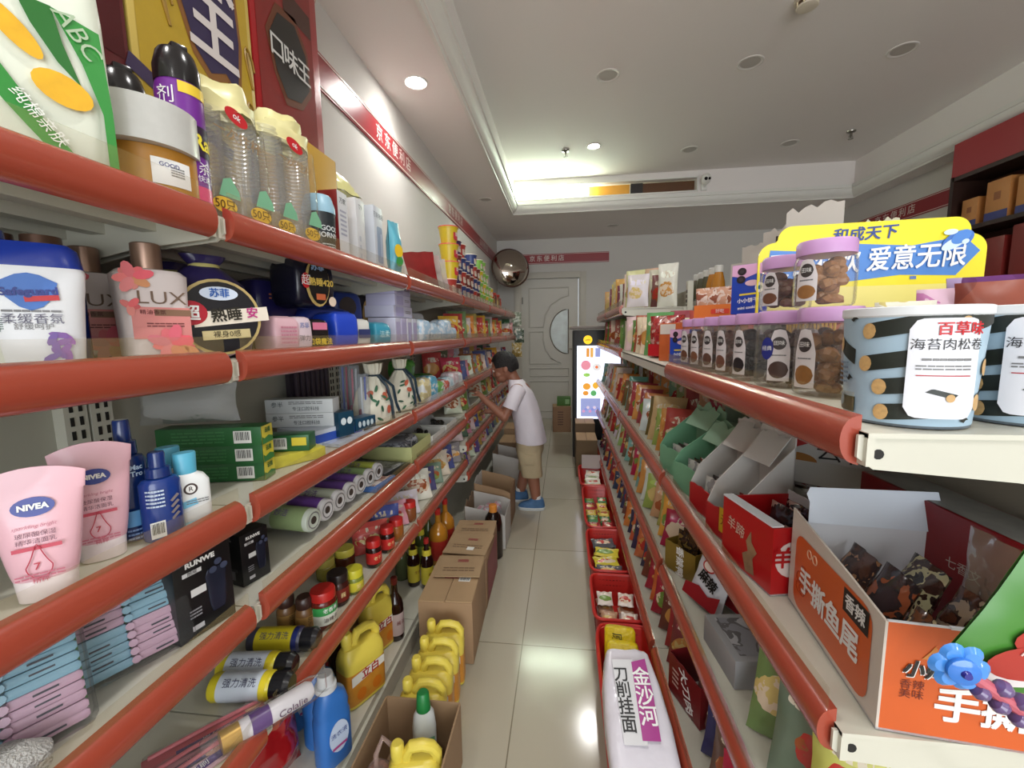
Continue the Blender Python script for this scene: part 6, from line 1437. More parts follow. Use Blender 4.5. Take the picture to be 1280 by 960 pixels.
# second bay: orange carton, red bag, tray of wafers on top
T = carton('snack_carton', 'tall orange carton with white panel past the blue cookie box', 'carton', (.425, 1.69, z), R(-52), .1, .07, .145, mat((196, 96, 48), .4), None, lambda T, w, d, h: (patch(T, (-w * .1, -d / 2 - .001, h * .84), w * .7, h * .26, mat((216, 206, 196)), name='white_panel'), text('烤', h * .14, mat((120, 50, 30)), T, (w * .2, -d / 2 - .001, h * .4), FRONT)))
pouch('snack_bag', 'tall red clear bag standing past the orange carton', 'bag', (.43, 1.86, z), R(-50), .17, .18, .07, printed(((150, 36, 40), (176, 60, 56), (120, 40, 36), (200, 150, 140)), 34, .15), None, 61, extra=lambda T, b: patch(T, (0, -.038, .035), .13, .05, mat((186, 24, 34)), name='red_band'))
T = tray_box('wafer_tray', 'orange open carton of clear wrapped wafers on top of the row', 'carton', (.53, 1.49, z + .154), R(-40), .17, .09, .045, .045, .05, mat((226, 124, 54), .45), mat((196, 110, 60), .5), None, 3, .002, lambda T, w, d, h: (patch(T, (0, -d / 2 - .001, h * .5), w * .34, h * .34, mat((220, 70, 50)), name='red_label', shape='round'), text('好吃', .014, WHITE, T, (0, -d / 2 - .0018, h * .5), FRONT)), False)
solid('carton', 'plain tan carton under the orange wafer tray', 'carton', MB().box((0, 0, .076), (.1, .09, .152), r=.002), mat((170, 120, 84), .6), (.55, 1.52, z), R(-40))
for i in range(5): pouch('wafer_pack', 'clear wrapped wafer pack standing in the orange tray, %s along' % ORD[i], 'pack', (.475 + .024 * i, 1.53 - .021 * i, z + .158), R(-40), .06, .1, .02, printed(((206, 160, 136), (226, 206, 196), (150, 90, 70)), 30, .15, i), 'wafer packs', 70 + i)
filler([((90, 140, 60), 'green'), ((70, 120, 50), 'dark green'), ((150, 60, 50), 'red brown'), ((206, 190, 170), 'cream')], z, 2.02, 4.2, .425, .1, 'snack_bag', 'on the island shelf below the top board', .16, .2, .07, 41, -6, -74, hm=0.2)
filler([((150, 60, 50), 'red brown'), ((206, 196, 180), 'cream'), ((196, 90, 50), 'orange')], z, 1.62, 2.5, .61, .12, 'snack_bag', 'in the rear row of the second bay', .16, .19, .07, 43, -4, -74, hm=0.22)
# upper board of the far bays with bread and snack bags
zu = 1.4585
UB = [((206, 150, 80), 'golden'), ((214, 206, 196), 'silver white'), ((170, 60, 50), 'red'), ((196, 176, 120), 'straw'), ((110, 50, 56), 'maroon'), ((150, 130, 60), 'olive')]
filler(UB, zu, 2.58, 4.1, .43, .095, 'snack_bag', 'on the upper board of the island', .17, .2, .07, 45, -5, -64)
filler(UB, zu, 2.62, 4.1, .6, .11, 'snack_bag', 'in the rear row of the upper board', .18, .24, .08, 47, -4, -64)
carton('carton', 'brown carton with a red stripe at the far end of the upper board', 'carton', (.5, 4.2, zu), R(-80), .16, .16, .19, mat((130, 96, 70), .6), None, lambda T, w, d, h: patch(T, (0, -d / 2 - .001, h * .4), w, h * .14, mat((150, 50, 44)), name='red_stripe')).location.y = 4.24
# bread-like packs and drinks behind (far side of the island)
zf = 1.2035
zb = zf
rack = solid('wire_rack', 'wire basket rack of drinks on the far side of the island', 'rack', MB().box((0, 0, .004), (.5, .3, .008)).box((-.24, -.14, -.05), (.008, .008, .1)).box((.24, -.14, -.05), (.008, .008, .1)).box((-.24, .14, -.05), (.008, .008, .1)).box((.24, .14, -.05), (.008, .008, .1)).tube([(-.25, -.15, .2), (.25, -.15, .2), (.25, .15, .2), (-.25, .15, .2)], .004, 6, None, True).tube([(-.25, -.15, 0), (-.25, -.15, .2)], .004, 6).tube([(.25, -.15, 0), (.25, -.15, .2)], .004, 6).tube([(.25, .15, 0), (.25, .15, .2)], .004, 6).tube([(-.25, .15, 0), (-.25, .15, .2)], .004, 6), mat((120, 118, 112), .4, .8), (.95, 2.8, zf + .1), R(-90))
for i in range(5):
    y = 2.6 + .1 * i
    T = bottle('drink_bottle', 'drink bottle with white cap behind the wafer tray, %s from the near end' % ORD[i], 'bottle', (.88, y, zf + .1095), R(-60), [(0, .036, .036), (.2, .04, .04), (.28, .034, .034), (.34, .02, .02)], mat((196, 130, 40) if i < 2 else (84, 84, 60), .15), [(.335, .024, .024), (.37, .024, .024), (.374, .02, .02)], mat((220, 220, 216), .4), 'drink bottles with white caps', lambda T: cylband(T, .0405, .09, .2, mat((206, 200, 190), .4)))
solid('box', 'upright grey green carton in front of the drink bottles', 'carton', MB().box((0, 0, .16), (.1, .06, .32), r=.003), mat((190, 192, 176), .6), (.83, 1.98, z), R(-60))
T = thing('plastic_basket', 'yellow slotted basket holding dark packs behind the jars', 'basket', (.92, 1.55, zf), R(-88))
bk = MB(); vs = []
for k in range(14): bk.box((-.13 + .02 * k, -.1, .1), (.008, .004, .16)); bk.box((-.13 + .02 * k, .1, .1), (.008, .004, .16))
for zz in (.01, .1, .19): bk.box((0, -.1, zz), (.28, .006, .02)); bk.box((0, .1, zz), (.28, .006, .02)); bk.box((-.14, 0, zz), (.006, .2, .02)); bk.box((.14, 0, zz), (.006, .2, .02))
obj('basket_wall', bk, mat((206, 160, 50), .4), T); obj('base', MB().box((0, 0, .003), (.28, .2, .006)), mat((206, 160, 50), .4), T)
for i in range(3): pouch('snack_bag', 'rust coloured bag with white emblem standing in the yellow basket, %s one' % ORD[i], 'bag', (.88 + .035 * i, 1.50 + .05 * i, zf + .0075), R(-35), .09, .36, .035, printed(((150, 60, 44), (120, 40, 40), (190, 110, 90)), 20, .3, i), 'rust coloured bags', 90 + i, extra=lambda T, b: patch(T, (0, -.024, .3), .05, .05, WHITE, shape='ell', name='emblem'))
# tall opened display cartons with torn tops on the far side
wcard = mat((206, 200, 192), .65, vary=.04); creamc = mat((214, 212, 186), .65)
for i, (x, y, w, hh, rz, m, lb) in enumerate(((.95, 1.84, .2, .60, -50, wcard, 'tall white torn display carton with black front behind the yellow sign'), (1.06, 1.52, .13, .45, -50, creamc, 'cream torn display card behind the yellow sign, nearest the wall'), (.95, 2.12, .16, .58, -60, wcard, 'white torn display carton beside the tallest one'), (.95, 2.36, .16, .56, -60, wcard, 'white torn display carton next to the yellow basket'), (1.09, 1.68, .1, .5, -50, creamc, 'narrow cream torn card behind the yellow sign'))):
    w_ = w
    T = tray_box('display_carton', lb, 'carton', (x, y, zf), R(rz), w, .08, hh * .8, hh * .82, hh, mat((30, 26, 26), .4) if i == 0 else m, m, 'torn display cartons', 20 + i, .018, None, False)
# yellow sign board
T = thing('shelf_sign', 'yellow shaped sign board with blue wave and white characters above the jars', 'sign', (.675, 1.06, 1.358), R(-4))
pts = []
def arcp(cx, cz, r, a0, a1, n=7): return [(cx + r * math.cos(R(a0 + (a1 - a0) * i / n)), cz + r * math.sin(R(a0 + (a1 - a0) * i / n))) for i in range(n + 1)]
pts = [(-.225, 0), (.222, 0)] + arcp(.187, .125, .035, 0, 90) + arcp(.16, .165, .03, 0, 90) + arcp(-.155, .165, .03, 90, 180) + arcp(-.19, .125, .035, 90, 180)
obj('board', MB().prism(pts, .004), mat((240, 224, 24), .4), T, False)
f = -.0008
patch(T, (0, f, .108), .42, .082, mat((70, 130, 206), .4), turn=.03, shape=[(-1, -.9), (-.6, -.7), (-.2, -1), (.3, -.8), (.8, -1), (1, .2), (.85, 1), (.4, .7), (-.1, 1), (-.6, .8), (-.95, 1)], name='wave_band')
text('和成天下', .032, mat((36, 66, 140)), T, (-.01, f - .0004, .168), FRONT, turn=.04, bold=.03, shear=.15)
text('夏日狂欢 爱意无限', .056, WHITE, T, (-.01, f - .003, .108), FRONT, turn=.03, bold=.02, shear=.1, sx=.84)
for k, (a_, b_, w_, h_, t_, c_) in enumerate(((.165, .145, .062, .036, .5, (54, 110, 196)), (.158, .139, .05, .02, .5, (206, 228, 240)), (.17, .152, .04, .024, .6, (70, 130, 210)), (.15, .163, .026, .012, .1, (206, 228, 240)), (.178, .142, .014, .01, .4, (206, 228, 240)))): patch(T, (a_, f - .0034 - .0003 * k, b_), w_, h_, mat(c_), turn=t_, shape='ell', name='wave_crest')
patch(T, (0, f - .0003, .03), .42, .05, mat((232, 220, 120), .4), name='pale_band'); patch(T, (.09, f - .0004, .07), .012, .007, mat((90, 120, 180)), name='mark')
obj('foot', MB().box((.0, .012, -.0765), (.02, .014, .153)), mat((200, 190, 60), .5), T)
# bags behind the canisters
def lilacbag(T, b): patch(T, (0, -.045, .11), .03, .05, mat((150, 24, 40)), name='red_label'); text('零食', .02, WHITE, T, (0, -.046, .11), FRONT)
zz = z
pouch('snack_bag', 'pink bag with a red label standing behind the canister', 'bag', (.60, .74, z), R(-32), .09, .175, .06, printed(((206, 150, 186), (220, 186, 206), (190, 120, 170)), 12, .3), None, 101, extra=lilacbag)
pouch('snack_bag', 'purple bag standing behind the canisters', 'bag', (.665, .72, z), R(-28), .12, .19, .07, printed(((96, 44, 106), (84, 30, 90), (170, 150, 190)), 9, .3), None, 102)
pouch('snack_bag', 'brown red bag standing behind the second canister', 'bag', (.71, .68, z), R(-40), .14, .18, .08, printed(((140, 72, 56), (120, 56, 46)), 8, .3), None, 103)
pouch('snack_bag', 'pale yellow clear bag lying between the jars and the pink bag', 'bag', (.515, .72, z), R(-30), .07, .155, .06, printed(((226, 222, 170), (226, 222, 206), (206, 190, 120)), 14, .2), None, 104)
pouch('snack_bag', 'peach coloured bag on the far side of the island at the picture edge', 'bag', (.9, .74, zf), R(-40), .16, .25, .1, printed(((206, 140, 116), (220, 176, 150)), 6, .3), None, 105)
pouch('snack_bag', 'cream bag on the far side of the island behind the brown red bag', 'bag', (.86, .62, zf), R(-40), .16, .17, .08, printed(((216, 200, 150), (226, 214, 170)), 8, .35), None, 106)
# ================= second shelf of the island: opened snack cartons
z = BZ
org = mat((206, 92, 36), .4); wht = mat((214, 216, 222), .5); redc = mat((180, 22, 26), .35, coat=.15)
T = thing('snack_carton', 'big open orange and white carton of snacks at the near end of the shelf', 'carton', (.507, .636, z), R(-96), None)
w, d, h = .265, .225, .15; t = .003
obj('carton_base', MB().box((0, 0, t / 2), (w, d, t)), wht, T, False)
f = obj('front_wall', MB().prism([(-w / 2, 0), (w / 2, 0), (w / 2, h * .96), (w * .2, h * 1.03), (-w / 2, h * 1.16)], t, Matrix.Translation((0, -d / 2, 0))), mat((206, 196, 186), .5), T, False)
patch(f, (0, -d / 2 - .0008, h * .5), w * .84, h * .86, org, name='orange_panel', shape='round')
text('手撕鱼尾', .046, WHITE, f, (.0, -d / 2 - .0016, h * .44), FRONT, bold=.03, spacing=.95); patch(f, (.075, -d / 2 - .0014, h * .78), .06, .034, mat((24, 22, 22)), name='black_tag'); text('香辣', .024, WHITE, f, (.075, -d / 2 - .002, h * .78), FRONT, bold=.02)
for q in (-.06, -.042): obj('ring_print', MB().tube([(q + .007 * math.cos(a * .5), -d / 2 - .001, h * .82 + .007 * math.sin(a * .5)) for a in range(13)], .0012, 5, None, True), mat((214, 170, 140)), f)
for q in range(5): obj('cloud_print', MB().tube([(-.09 + .012 * (q % 3) + .01 * math.cos(a * .5), -d / 2 - .001, .05 + .016 * (q // 2) + .01 * math.sin(a * .5)) for a in range(13)], .0012, 5, None, True), mat((170, 60, 20)), f)
n = obj('side_wall', MB().box((w / 2 - t / 2, 0, h * .48), (t, d - 2 * t, h * .96)), org, T, False)
text('手撕鱼尾', .047, WHITE, n, (w / 2 + .0008, .035, h * .3), RIGHT, bold=.035, spacing=.95); text('小帅虎', .022, mat((30, 24, 22)), n, (w / 2 + .0016, -.058, h * .58), RIGHT, bold=.05, shear=.2); text('小帅虎', .022, WHITE, n, (w / 2 + .0010, -.0574, h * .575), RIGHT, bold=.09, shear=.2)
patch(n, (w / 2 + .0008, -.058, h * .74), .03, .018, mat((206, 130, 60)), RIGHT, 'tiger_emblem', shape=[(-1, -1), (1, -1), (.6, .2), (.2, 0), (-.2, 1), (-.5, .1)]); text('香辣\n美味', .013, mat((110, 36, 20)), n, (w / 2 + .0008, -.08, h * .4), RIGHT)
obj('rim_edge', MB().box((w / 2 - t / 2, 0, h * .965), (t * 1.05, d - .006, .0015)), wht, n, False)
obj('far_wall', MB().box((-w / 2 + t / 2, 0, h * .5), (t, d - 2 * t, h)), wht, T, False); obj('back_wall', MB().box((0, d / 2 - t / 2, h * .5), (w, t, h)), wht, T, False)
obj('raised_flap', MB().prism([(-.1, 0), (.1, 0), (.096, .035), (.1, .05), (.094, .062), (-.098, .066), (-.103, .02)], .002, Matrix.Translation((-w / 2 + .004, .01, h)) @ Matrix.Rotation(R(-90), 4, 'Z') @ Matrix.Rotation(R(16), 4, 'X')), mat((206, 214, 226), .5), T, False)
obj('near_flap', MB().box((w / 2 + .0, .03, h * .97), (.004, d * .7, .003)), wht, T, False)
for i, (a, b, hh, c) in enumerate(((-.08, -.07, .13, ((84, 50, 36), (50, 34, 34), (150, 110, 80))), (.0, -.07, .14, ((60, 44, 48), (44, 34, 36), (150, 80, 50))), (.08, -.07, .12, ((120, 70, 40), (80, 52, 40), (206, 190, 150))), (-.04, -.01, .14, ((70, 46, 40), (196, 190, 150), (50, 36, 34))), (.05, -.01, .14, ((96, 56, 40), (60, 40, 36), (170, 150, 130))))):
    Mx = Matrix.Translation((.507, .636, z)) @ Matrix.Rotation(R(-96), 4, 'Z'); p = Mx @ Vector((a, b, .006))
    pouch('snack_sachet', 'dark meat snack sachet in the big orange carton, %s of five' % ORD[i], 'sachet', p, R(-96), .074, hh, .03, printed(c, 40, .12, i, .9), 'meat snack sachets', 110 + i, R(-22))
pouch('clear_wrap', 'torn clear wrapper sticking up from the big orange carton', 'wrapper', (.575, .61, z + .006), R(-96), .1, .2, .02, film((206, 200, 180), .3, .12, .5), None, 118, R(-2))
def sheepbox(T, w, d, h):
    y = -d / 2 - .0008
    text('羊蹄', .03, mat((206, 190, 170)), T, (-w * .2, y, h * .62), FRONT, turn=-.1); patch(T, (w * .1, y, h * .4), .05, .09, mat((150, 120, 90), .4, vary=.5, vscale=60), shape=[(-.4, -1), (.7, -.9), (.4, -.2), (.9, .2), (.2, .5), (.1, 1), (-.5, .4), (-.2, 0), (-.9, -.3)], name='ornament')
T = tray_box('snack_carton', 'red open carton with white inside next to the big orange one', 'carton', (.437, .874, z), R(-79), .16, .15, .13, .132, .14, redc, wht, 'red snack cartons', 8, .002, sheepbox, False)
patch(T, (.0812, -.035, .07), .07, .07, mat((226, 210, 206)), RIGHT, 'white_emblem', shape='ell'); text('羊脑', .042, redc, T, (.0822, -.035, .072), RIGHT, bold=.03)
obj('white_lip', MB().box((0, -.066, .1345), (.158, .022, .003)), wht, T, False)
for i in range(3): pouch('snack_sachet', 'dark glossy sachet in the red open carton, %s of three' % ORD[i], 'sachet', (.435 + .034 * i, .874 + .007 * i, z + .006), R(-79), .11, .125, .028, printed(((50, 26, 24), (30, 20, 22), (150, 120, 110)), 26, .1, i), 'dark glossy sachets', 120 + i, R(-10))
carton('snack_carton', 'long dark red closed carton lying at the back behind the big orange one', 'carton', (.65, .74, z), R(-90), .36, .085, .2, mat((140, 16, 24), .35), 'red snack cartons', lambda T, w, d, h: (patch(T, (-w * .25, -d / 2 - .001, h * .72), .1, .06, mat((200, 180, 174)), shape='ell', name='white_emblem'), text('手撕肉', .036, mat((150, 20, 26)), T, (-w * .25, -d / 2 - .0016, h * .72), FRONT, bold=.03), text('七香文', .02, mat((206, 190, 180)), T, (w * .15, -d / 2 - .0016, h * .6), FRONT), patch(T, (0, 0, h + .0008), w * .96, d * .9, mat((150, 150, 146), .5, vary=.3, vscale=30), TOP, 'top_print')))
# row of torn display cartons further on
g2 = mat((206, 204, 200), .6); grn = mat((120, 176, 140), .5); grd = mat((176, 30, 34), .4)
BX = [(.432, 1.02, .11, .14, .075, .27, grd, g2, 'red display carton with yellow tag and torn white back past the red carton'), (.60, 1.02, .17, .1, .12, .30, g2, g2, 'white display carton with a noodle picture and tall torn back'), (.432, 1.15, .12, .14, .075, .26, grd, g2, 'dark red display carton with clear packs, second before the green ones'), (.60, 1.22, .17, .1, .12, .29, g2, g2, 'white display carton with tall torn back behind the green cartons'),
      (.432, 1.30, .15, .14, .085, .22, grn, mat((150, 190, 160), .55), 'green display carton with open white flaps, the nearer'), (.432, 1.475, .17, .14, .09, .24, grn, mat((150, 190, 160), .55), 'green display carton with open white flaps, the farther'), (.60, 1.45, .17, .1, .12, .26, g2, mat((170, 196, 176), .55), 'pale torn display carton at the back behind the green ones')]
for i, (x, y, w_, d_, hf, hb, mo, mi, lb) in enumerate(BX):
    T = tray_box('display_carton', lb, 'carton', (x, y, z), R(-76 if x < .5 else -38), w_, d_, hb * .86 if x < .5 else hf * 1.3, hf, hb, mo, mi, 'display cartons on the second island shelf', 30 + i, .025, None, True, 0.0, g2 if i < 3 else None)
    if i == 0: patch(T, (.02, -d_ / 2 - .001, .05), .04, .06, mat((206, 170, 40)), name='yellow_tag'); text('元', .03, mat((120, 60, 20)), T, (.02, -d_ / 2 - .0016, .05), FRONT)
    if i == 1:
        text('去骨', .055, BLACK, T, (.03, d_ / 2 - .005, .2), FRONT, bold=.01); patch(T, (.06, d_ / 2 - .0045, .24), .08, .03, mat((186, 130, 60)), turn=.5, shape='ell', name='noodle_picture'); patch(T, (-.05, d_ / 2 - .0045, .22), .06, .018, mat((176, 40, 40)), turn=.45, name='red_print'); patch(T, (-.06, d_ / 2 - .0045, .17), .08, .04, mat((176, 120, 60)), shape='ell', name='noodle_picture')
    if i == 2: text('六厘小贝', .03, INK, T, (0, d_ / 2 - .005, .17), FRONT, bold=.02)
    for k in range(3): pouch('snack_sachet', '%s sachet inside the display carton: %s' % (('clear', 'dark', 'white')[k], lb.split(',')[0][:46]), 'sachet', Matrix.Translation((x, y, z + .006)) @ Matrix.Rotation(R(-76 if x < .5 else -38), 4, 'Z') @ Vector((0, -d_ * .3 + .02 * k, 0)), R(-76 if x < .5 else -38), w_ * .7, max(.09, hf * .95), .014, printed((((196, 196, 190), (150, 150, 150)), ((60, 44, 40), (110, 80, 60)), ((206, 200, 196), (150, 50, 46)))[k], 26, .15, i), 'sachets in display cartons', 200 + i * 3 + k, R(-6))
MID = [((150, 30, 34), 'dark red'), ((110, 160, 140), 'sea green'), ((206, 204, 200), 'white'), ((186, 150, 110), 'tan'), ((196, 130, 60), 'orange'), ((90, 70, 40), 'brown'), ((140, 150, 80), 'olive')]
filler(MID, z, 1.63, 4.3, .43, .085, 'snack_bag', 'heaped on the second island shelf', .19, .19, .07, 51, -22, -70, hm=0.24)
filler(MID, z, 1.64, 4.2, .6, .12, 'snack_bag', 'in the rear row of the second island shelf', .2, .27, .08, 53, -6, -76, hm=0.3)
# ================= third shelf of the island
z = CZ
T = tray_box('snack_carton', 'gold carton with white characters full of dark sachets on the third island shelf', 'carton', (.43, 1.40, z), R(-60), .13, .15, .1, .1, .16, mat((130, 106, 40), .4), g2, None, 41, .02, lambda T, w, d, h: text('香辣鸭', .034, WHITE, T, (.0, -d / 2 - .001, h * .5), FRONT, turn=-1.57, bold=.03), False)
for i in range(4): pouch('snack_sachet', 'brown upright sachet in the gold carton, %s of four' % ORD[i], 'sachet', (.397 + .019 * i, 1.381 + .011 * i, z + .005), R(-60), .09, .13, .012, printed(((70, 50, 30), (40, 30, 24), (120, 96, 50)), 40, .2, i), 'brown upright sachets', 300 + i, R(-8))
def mala(T, b): patch(T, (0, -.027, .12), .05, .035, mat((176, 30, 30)), shape='ell', name='emblem_rim'); patch(T, (0, -.0276, .12), .04, .027, mat((230, 214, 206)), shape='ell', name='emblem'); text('麻辣', .036, BLACK, T, (.01, -.028, .08), FRONT, turn=-.3, bold=.04); patch(T, (0, -.026, .035), .13, .05, mat((150, 24, 34)), name='red_panel', shape=[(-1, -1), (1, -1), (1, 1), (.4, .3), (-.2, .8), (-1, .3)])
for i in range(3): pouch('snack_bag', 'white bag with black characters and red base on the third island shelf, %s of three' % ORD[i], 'bag', (.40 + .075 * i, 1.20, z + .002), R(-66), .13, .17, .04, mat((214, 216, 224), .3), 'white spicy bags', 310 + i, R(-22), extra=mala)
carton('snack_carton', 'grey white open carton between the white bags and the yellow green bags', 'carton', (.46, 1.0, z), R(-84), .16, .18, .07, mat((150, 150, 152), .5), None, lambda T, w, d, h: patch(T, (0, 0, h + .0008), w * .8, d * .8, printed(((140, 140, 146), (100, 98, 100), (180, 180, 184)), 20), TOP, 'top_print'))
YG = [((176, 176, 70), 'yellow green'), ((150, 160, 60), 'lime'), ((96, 110, 60), 'olive'), ((70, 96, 70), 'dark green')]
filler(YG, z, .60, .86, .43, .085, 'snack_bag', 'heaped near the end of the third island shelf', .16, .17, .05, 66, -26, -74, hm=.2)
filler(MID, z, 1.52, 4.3, .425, .085, 'snack_bag', 'on the third island shelf past the gold carton', .15, .15, .06, 55, -36, -74, hm=0.2)
filler(MID, z, 1.5, 4.3, .6, .13, 'snack_bag', 'in the rear row of the third island shelf', .17, .22, .07, 57, -6, -76, hm=0.24)
filler(MID, z, .62, 1.3, .61, .12, 'snack_bag', 'in the near rear row of the third island shelf', .17, .2, .07, 58, -8, -76, hm=0.22)
# ================= lowest shelf
z = DZ_
T = tray_box('snack_carton', 'dark red carton with white characters standing on the lowest island shelf', 'carton', (.41, 1.2, z), R(-70), .15, .14, .13, .13, .16, mat((116, 20, 26), .4), g2, None, 51, .02, lambda T, w, d, h: (text('大刀肉', .04, WHITE, T, (.01, -d / 2 - .001, h * .5), FRONT, turn=-1.2, bold=.03), lines(T, (-.04, -d / 2 - .001, h * .5), .03, .06, 4, mat((206, 180, 170)))), True)
LOW = [((196, 96, 50), 'orange'), ((96, 50, 40), 'brown'), ((206, 200, 190), 'white'), ((140, 30, 34), 'red'), ((40, 44, 70), 'navy'), ((196, 180, 90), 'yellow')]
filler(LOW, z, .75, 1.12, .405, .085, 'snack_bag', 'at the near end of the lowest island shelf', .14, .14, .05, 61, -36, -74, hm=0.22)
filler(LOW, z, 1.32, 4.2, .405, .08, 'snack_bag', 'on the lowest island shelf past the dark red carton', .14, .14, .05, 63, -34, -74, hm=0.22)
filler(LOW, z, .8, 4.2, .58, .13, 'snack_bag', 'in the rear row of the lowest island shelf', .16, .18, .06, 65, -8, -76, hm=0.22)
# ================= red baskets on the floor and what is in them
rbk = mat((196, 44, 38), .35, coat=.1)
def basket(label, x0, y0, y1, w=.24):
    d = y1 - y0; h = .146
    T = thing('plastic_basket', label, 'basket', (x0 + w / 2, (y0 + y1) / 2, .0012), 0, 'red baskets on the floor')
    a, b = w / 2, d / 2
    obj('basket_wall', MB().loft([(0, a * .86, b * .86, 8), (h, a * .98, b * .98, 8), (h, a * .96, b * .96, 8), (.006, a * .84, b * .84, 8)], 40), rbk, T)
    obj('rim', MB().tube([(a * math.copysign(abs(math.cos(t)) ** .28, math.cos(t)), b * math.copysign(abs(math.sin(t)) ** .28, math.sin(t)), h) for t in [2 * PI * i / 48 for i in range(48)]], .0075, 8, None, True), rbk, T)
    sl = MB()
    for zz in (.045, .07, .095, .12):
        k = .86 + .12 * zz / h
        for i in range(int(d / .016)): sl.box((-a * k - .0006, -b * .8 + .016 * i, zz), (.002, .009, .012))
        for i in range(int(w / .016) - 2): sl.box((-a * .7 + .016 * i, -b * k - .0006, zz), (.009, .002, .012)); sl.box((-a * .7 + .016 * i, b * (.84 + .12 * zz / h) + .001, zz), (.009, .002, .012))
    obj('slot', sl, mat((110, 20, 20), .6), T, False)
    return T
BK = [(.122, .86, 1.60, 'long red slotted basket nearest the viewer holding bagged noodles'), (.122, 1.625, 1.955, 'red basket of small clear sachets, second from the viewer'), (.126, 1.985, 2.43, 'red basket of silver and yellow snacks, third from the viewer'), (.13, 2.46, 3.14, 'red basket of red and green sweets, fourth from the viewer'), (.12, 3.17, 3.66, 'red basket of green yellow packs, farthest from the viewer')]
for x0, y0, y1, lb in BK: basket(lb, x0, y0, y1, .214)
def heap(y0, y1, cols_, words, seed, w=.07, layers=3):
    rnd = random.Random(seed); i = 0; ny = max(2, int((y1 - y0 - .05) / .1))
    for L in range(layers):
        for r in range(ny):
            for k in range(2 if w < .1 else 1):
                c, nm_ = cols_[(i + rnd.randrange(2)) % len(cols_)]
                y = y0 + .035 + (y1 - y0 - .06) / ny * r; x = .183 + .09 * k if w < .1 else .228
                pouch('snack_sachet', '%s sachet %s, %s of them' % (nm_, words, ORD[i]), 'sachet', (x + rnd.uniform(-.006, .006), y, .026 + .036 * L), R(rnd.uniform(-9, 9)), w, .08, .022, bagprint(c, tuple(min(255, v + 50) for v in c), PICS[i % 6], PICS[(i * 5 + 2) % 6], w, .08, seed + i), 'sachets ' + words, seed * 7 + i, R(-80 + rnd.uniform(-5, 5))); i += 1
heap(1.62, 1.95, [((206, 196, 186), 'clear white'), ((160, 120, 90), 'brown and white')], 'in the second red basket', 71)
heap(1.98, 2.43, [((180, 190, 200), 'silver'), ((196, 180, 40), 'yellow'), ((60, 60, 66), 'dark')], 'in the third red basket', 72, .13)
heap(2.46, 3.14, [((150, 24, 30), 'red'), ((196, 170, 60), 'gold'), ((50, 110, 60), 'green')], 'in the fourth red basket', 73, .07, 2)
heap(3.17, 3.66, [((150, 150, 50), 'yellow green'), ((206, 204, 190), 'pale')], 'in the farthest red basket', 74, .12)
solid('white_card', 'white card standing at the back of the farthest red basket', 'card', MB().box((0, 0, .06), (.16, .003, .12)), mat((200, 190, 186), .6), (.228, 3.615, .135), 0)
# noodles bag and yellow packs in the first basket
def noo(T, w, d, h):
    y = -d * .535 - .002
    patch(T, (-.02, y, h * .56), .06, h * .62, mat((206, 206, 208), .3), name='window'); patch(T, (.024, y - .0006, h * .58), .052, h * .6, mat((160, 40, 130), .3), name='magenta_panel', shape=[(-1, -1), (.8, -1), (1, .1), (.9, 1), (-.7, .9)])
    text('金\n沙\n河', .05, WHITE, T, (.026, y - .0014, h * .58), FRONT, bold=.02); text('刀\n削\n挂\n面', .042, BLACK, T, (-.03, y - .0012, h * .56), FRONT, bold=.02)
T = NB = softpack('noodle_bag', 'large white plastic bag of noodles with a magenta panel lying in the first red basket', 'bag', (.205, .93, .19), R(4), .175, .08, .33, mat((214, 210, 218), .22, vary=.06, vscale=16, bump=.7, bscale=14), None, noo, 21, R(-66))
for _c in [q for q in NB.children]:
    for _v in _c.data.vertices:
        p = _v.co; q = p.z / .33; k = 1 - .3 * max(0, q - .55) / .45 * (1 if _c.name.startswith('pack_body') else 0)
        _n = .011 * noise.noise(Vector((p.x * 16, 2, p.z * 13))) + .006 * noise.noise(Vector((p.x * 40, 5, p.z * 30)))
        if abs(p.x) < .07 and .1 < p.z < .3: _n *= .12
        p.x *= k; p.y += (_n - .002) if _c.name.startswith('pack_body') else -.006
for i in range(2):
    T = softpack('noodle_pack', 'yellow pack with black characters in the first red basket, the %s' % ('upper', 'lower')[i], 'pack', (.20, 1.36 + .08 * i, .03), R(-6), .11, .055, .19, mat((230, 204, 30), .28, bump=.5), 'yellow noodle packs', lambda T, w, d, h: text('原味挂', .04, BLACK, T, (-.01, -d * .54 - .002, h * .6), FRONT, turn=-1.5, bold=.01), 31 + i, R(-24))
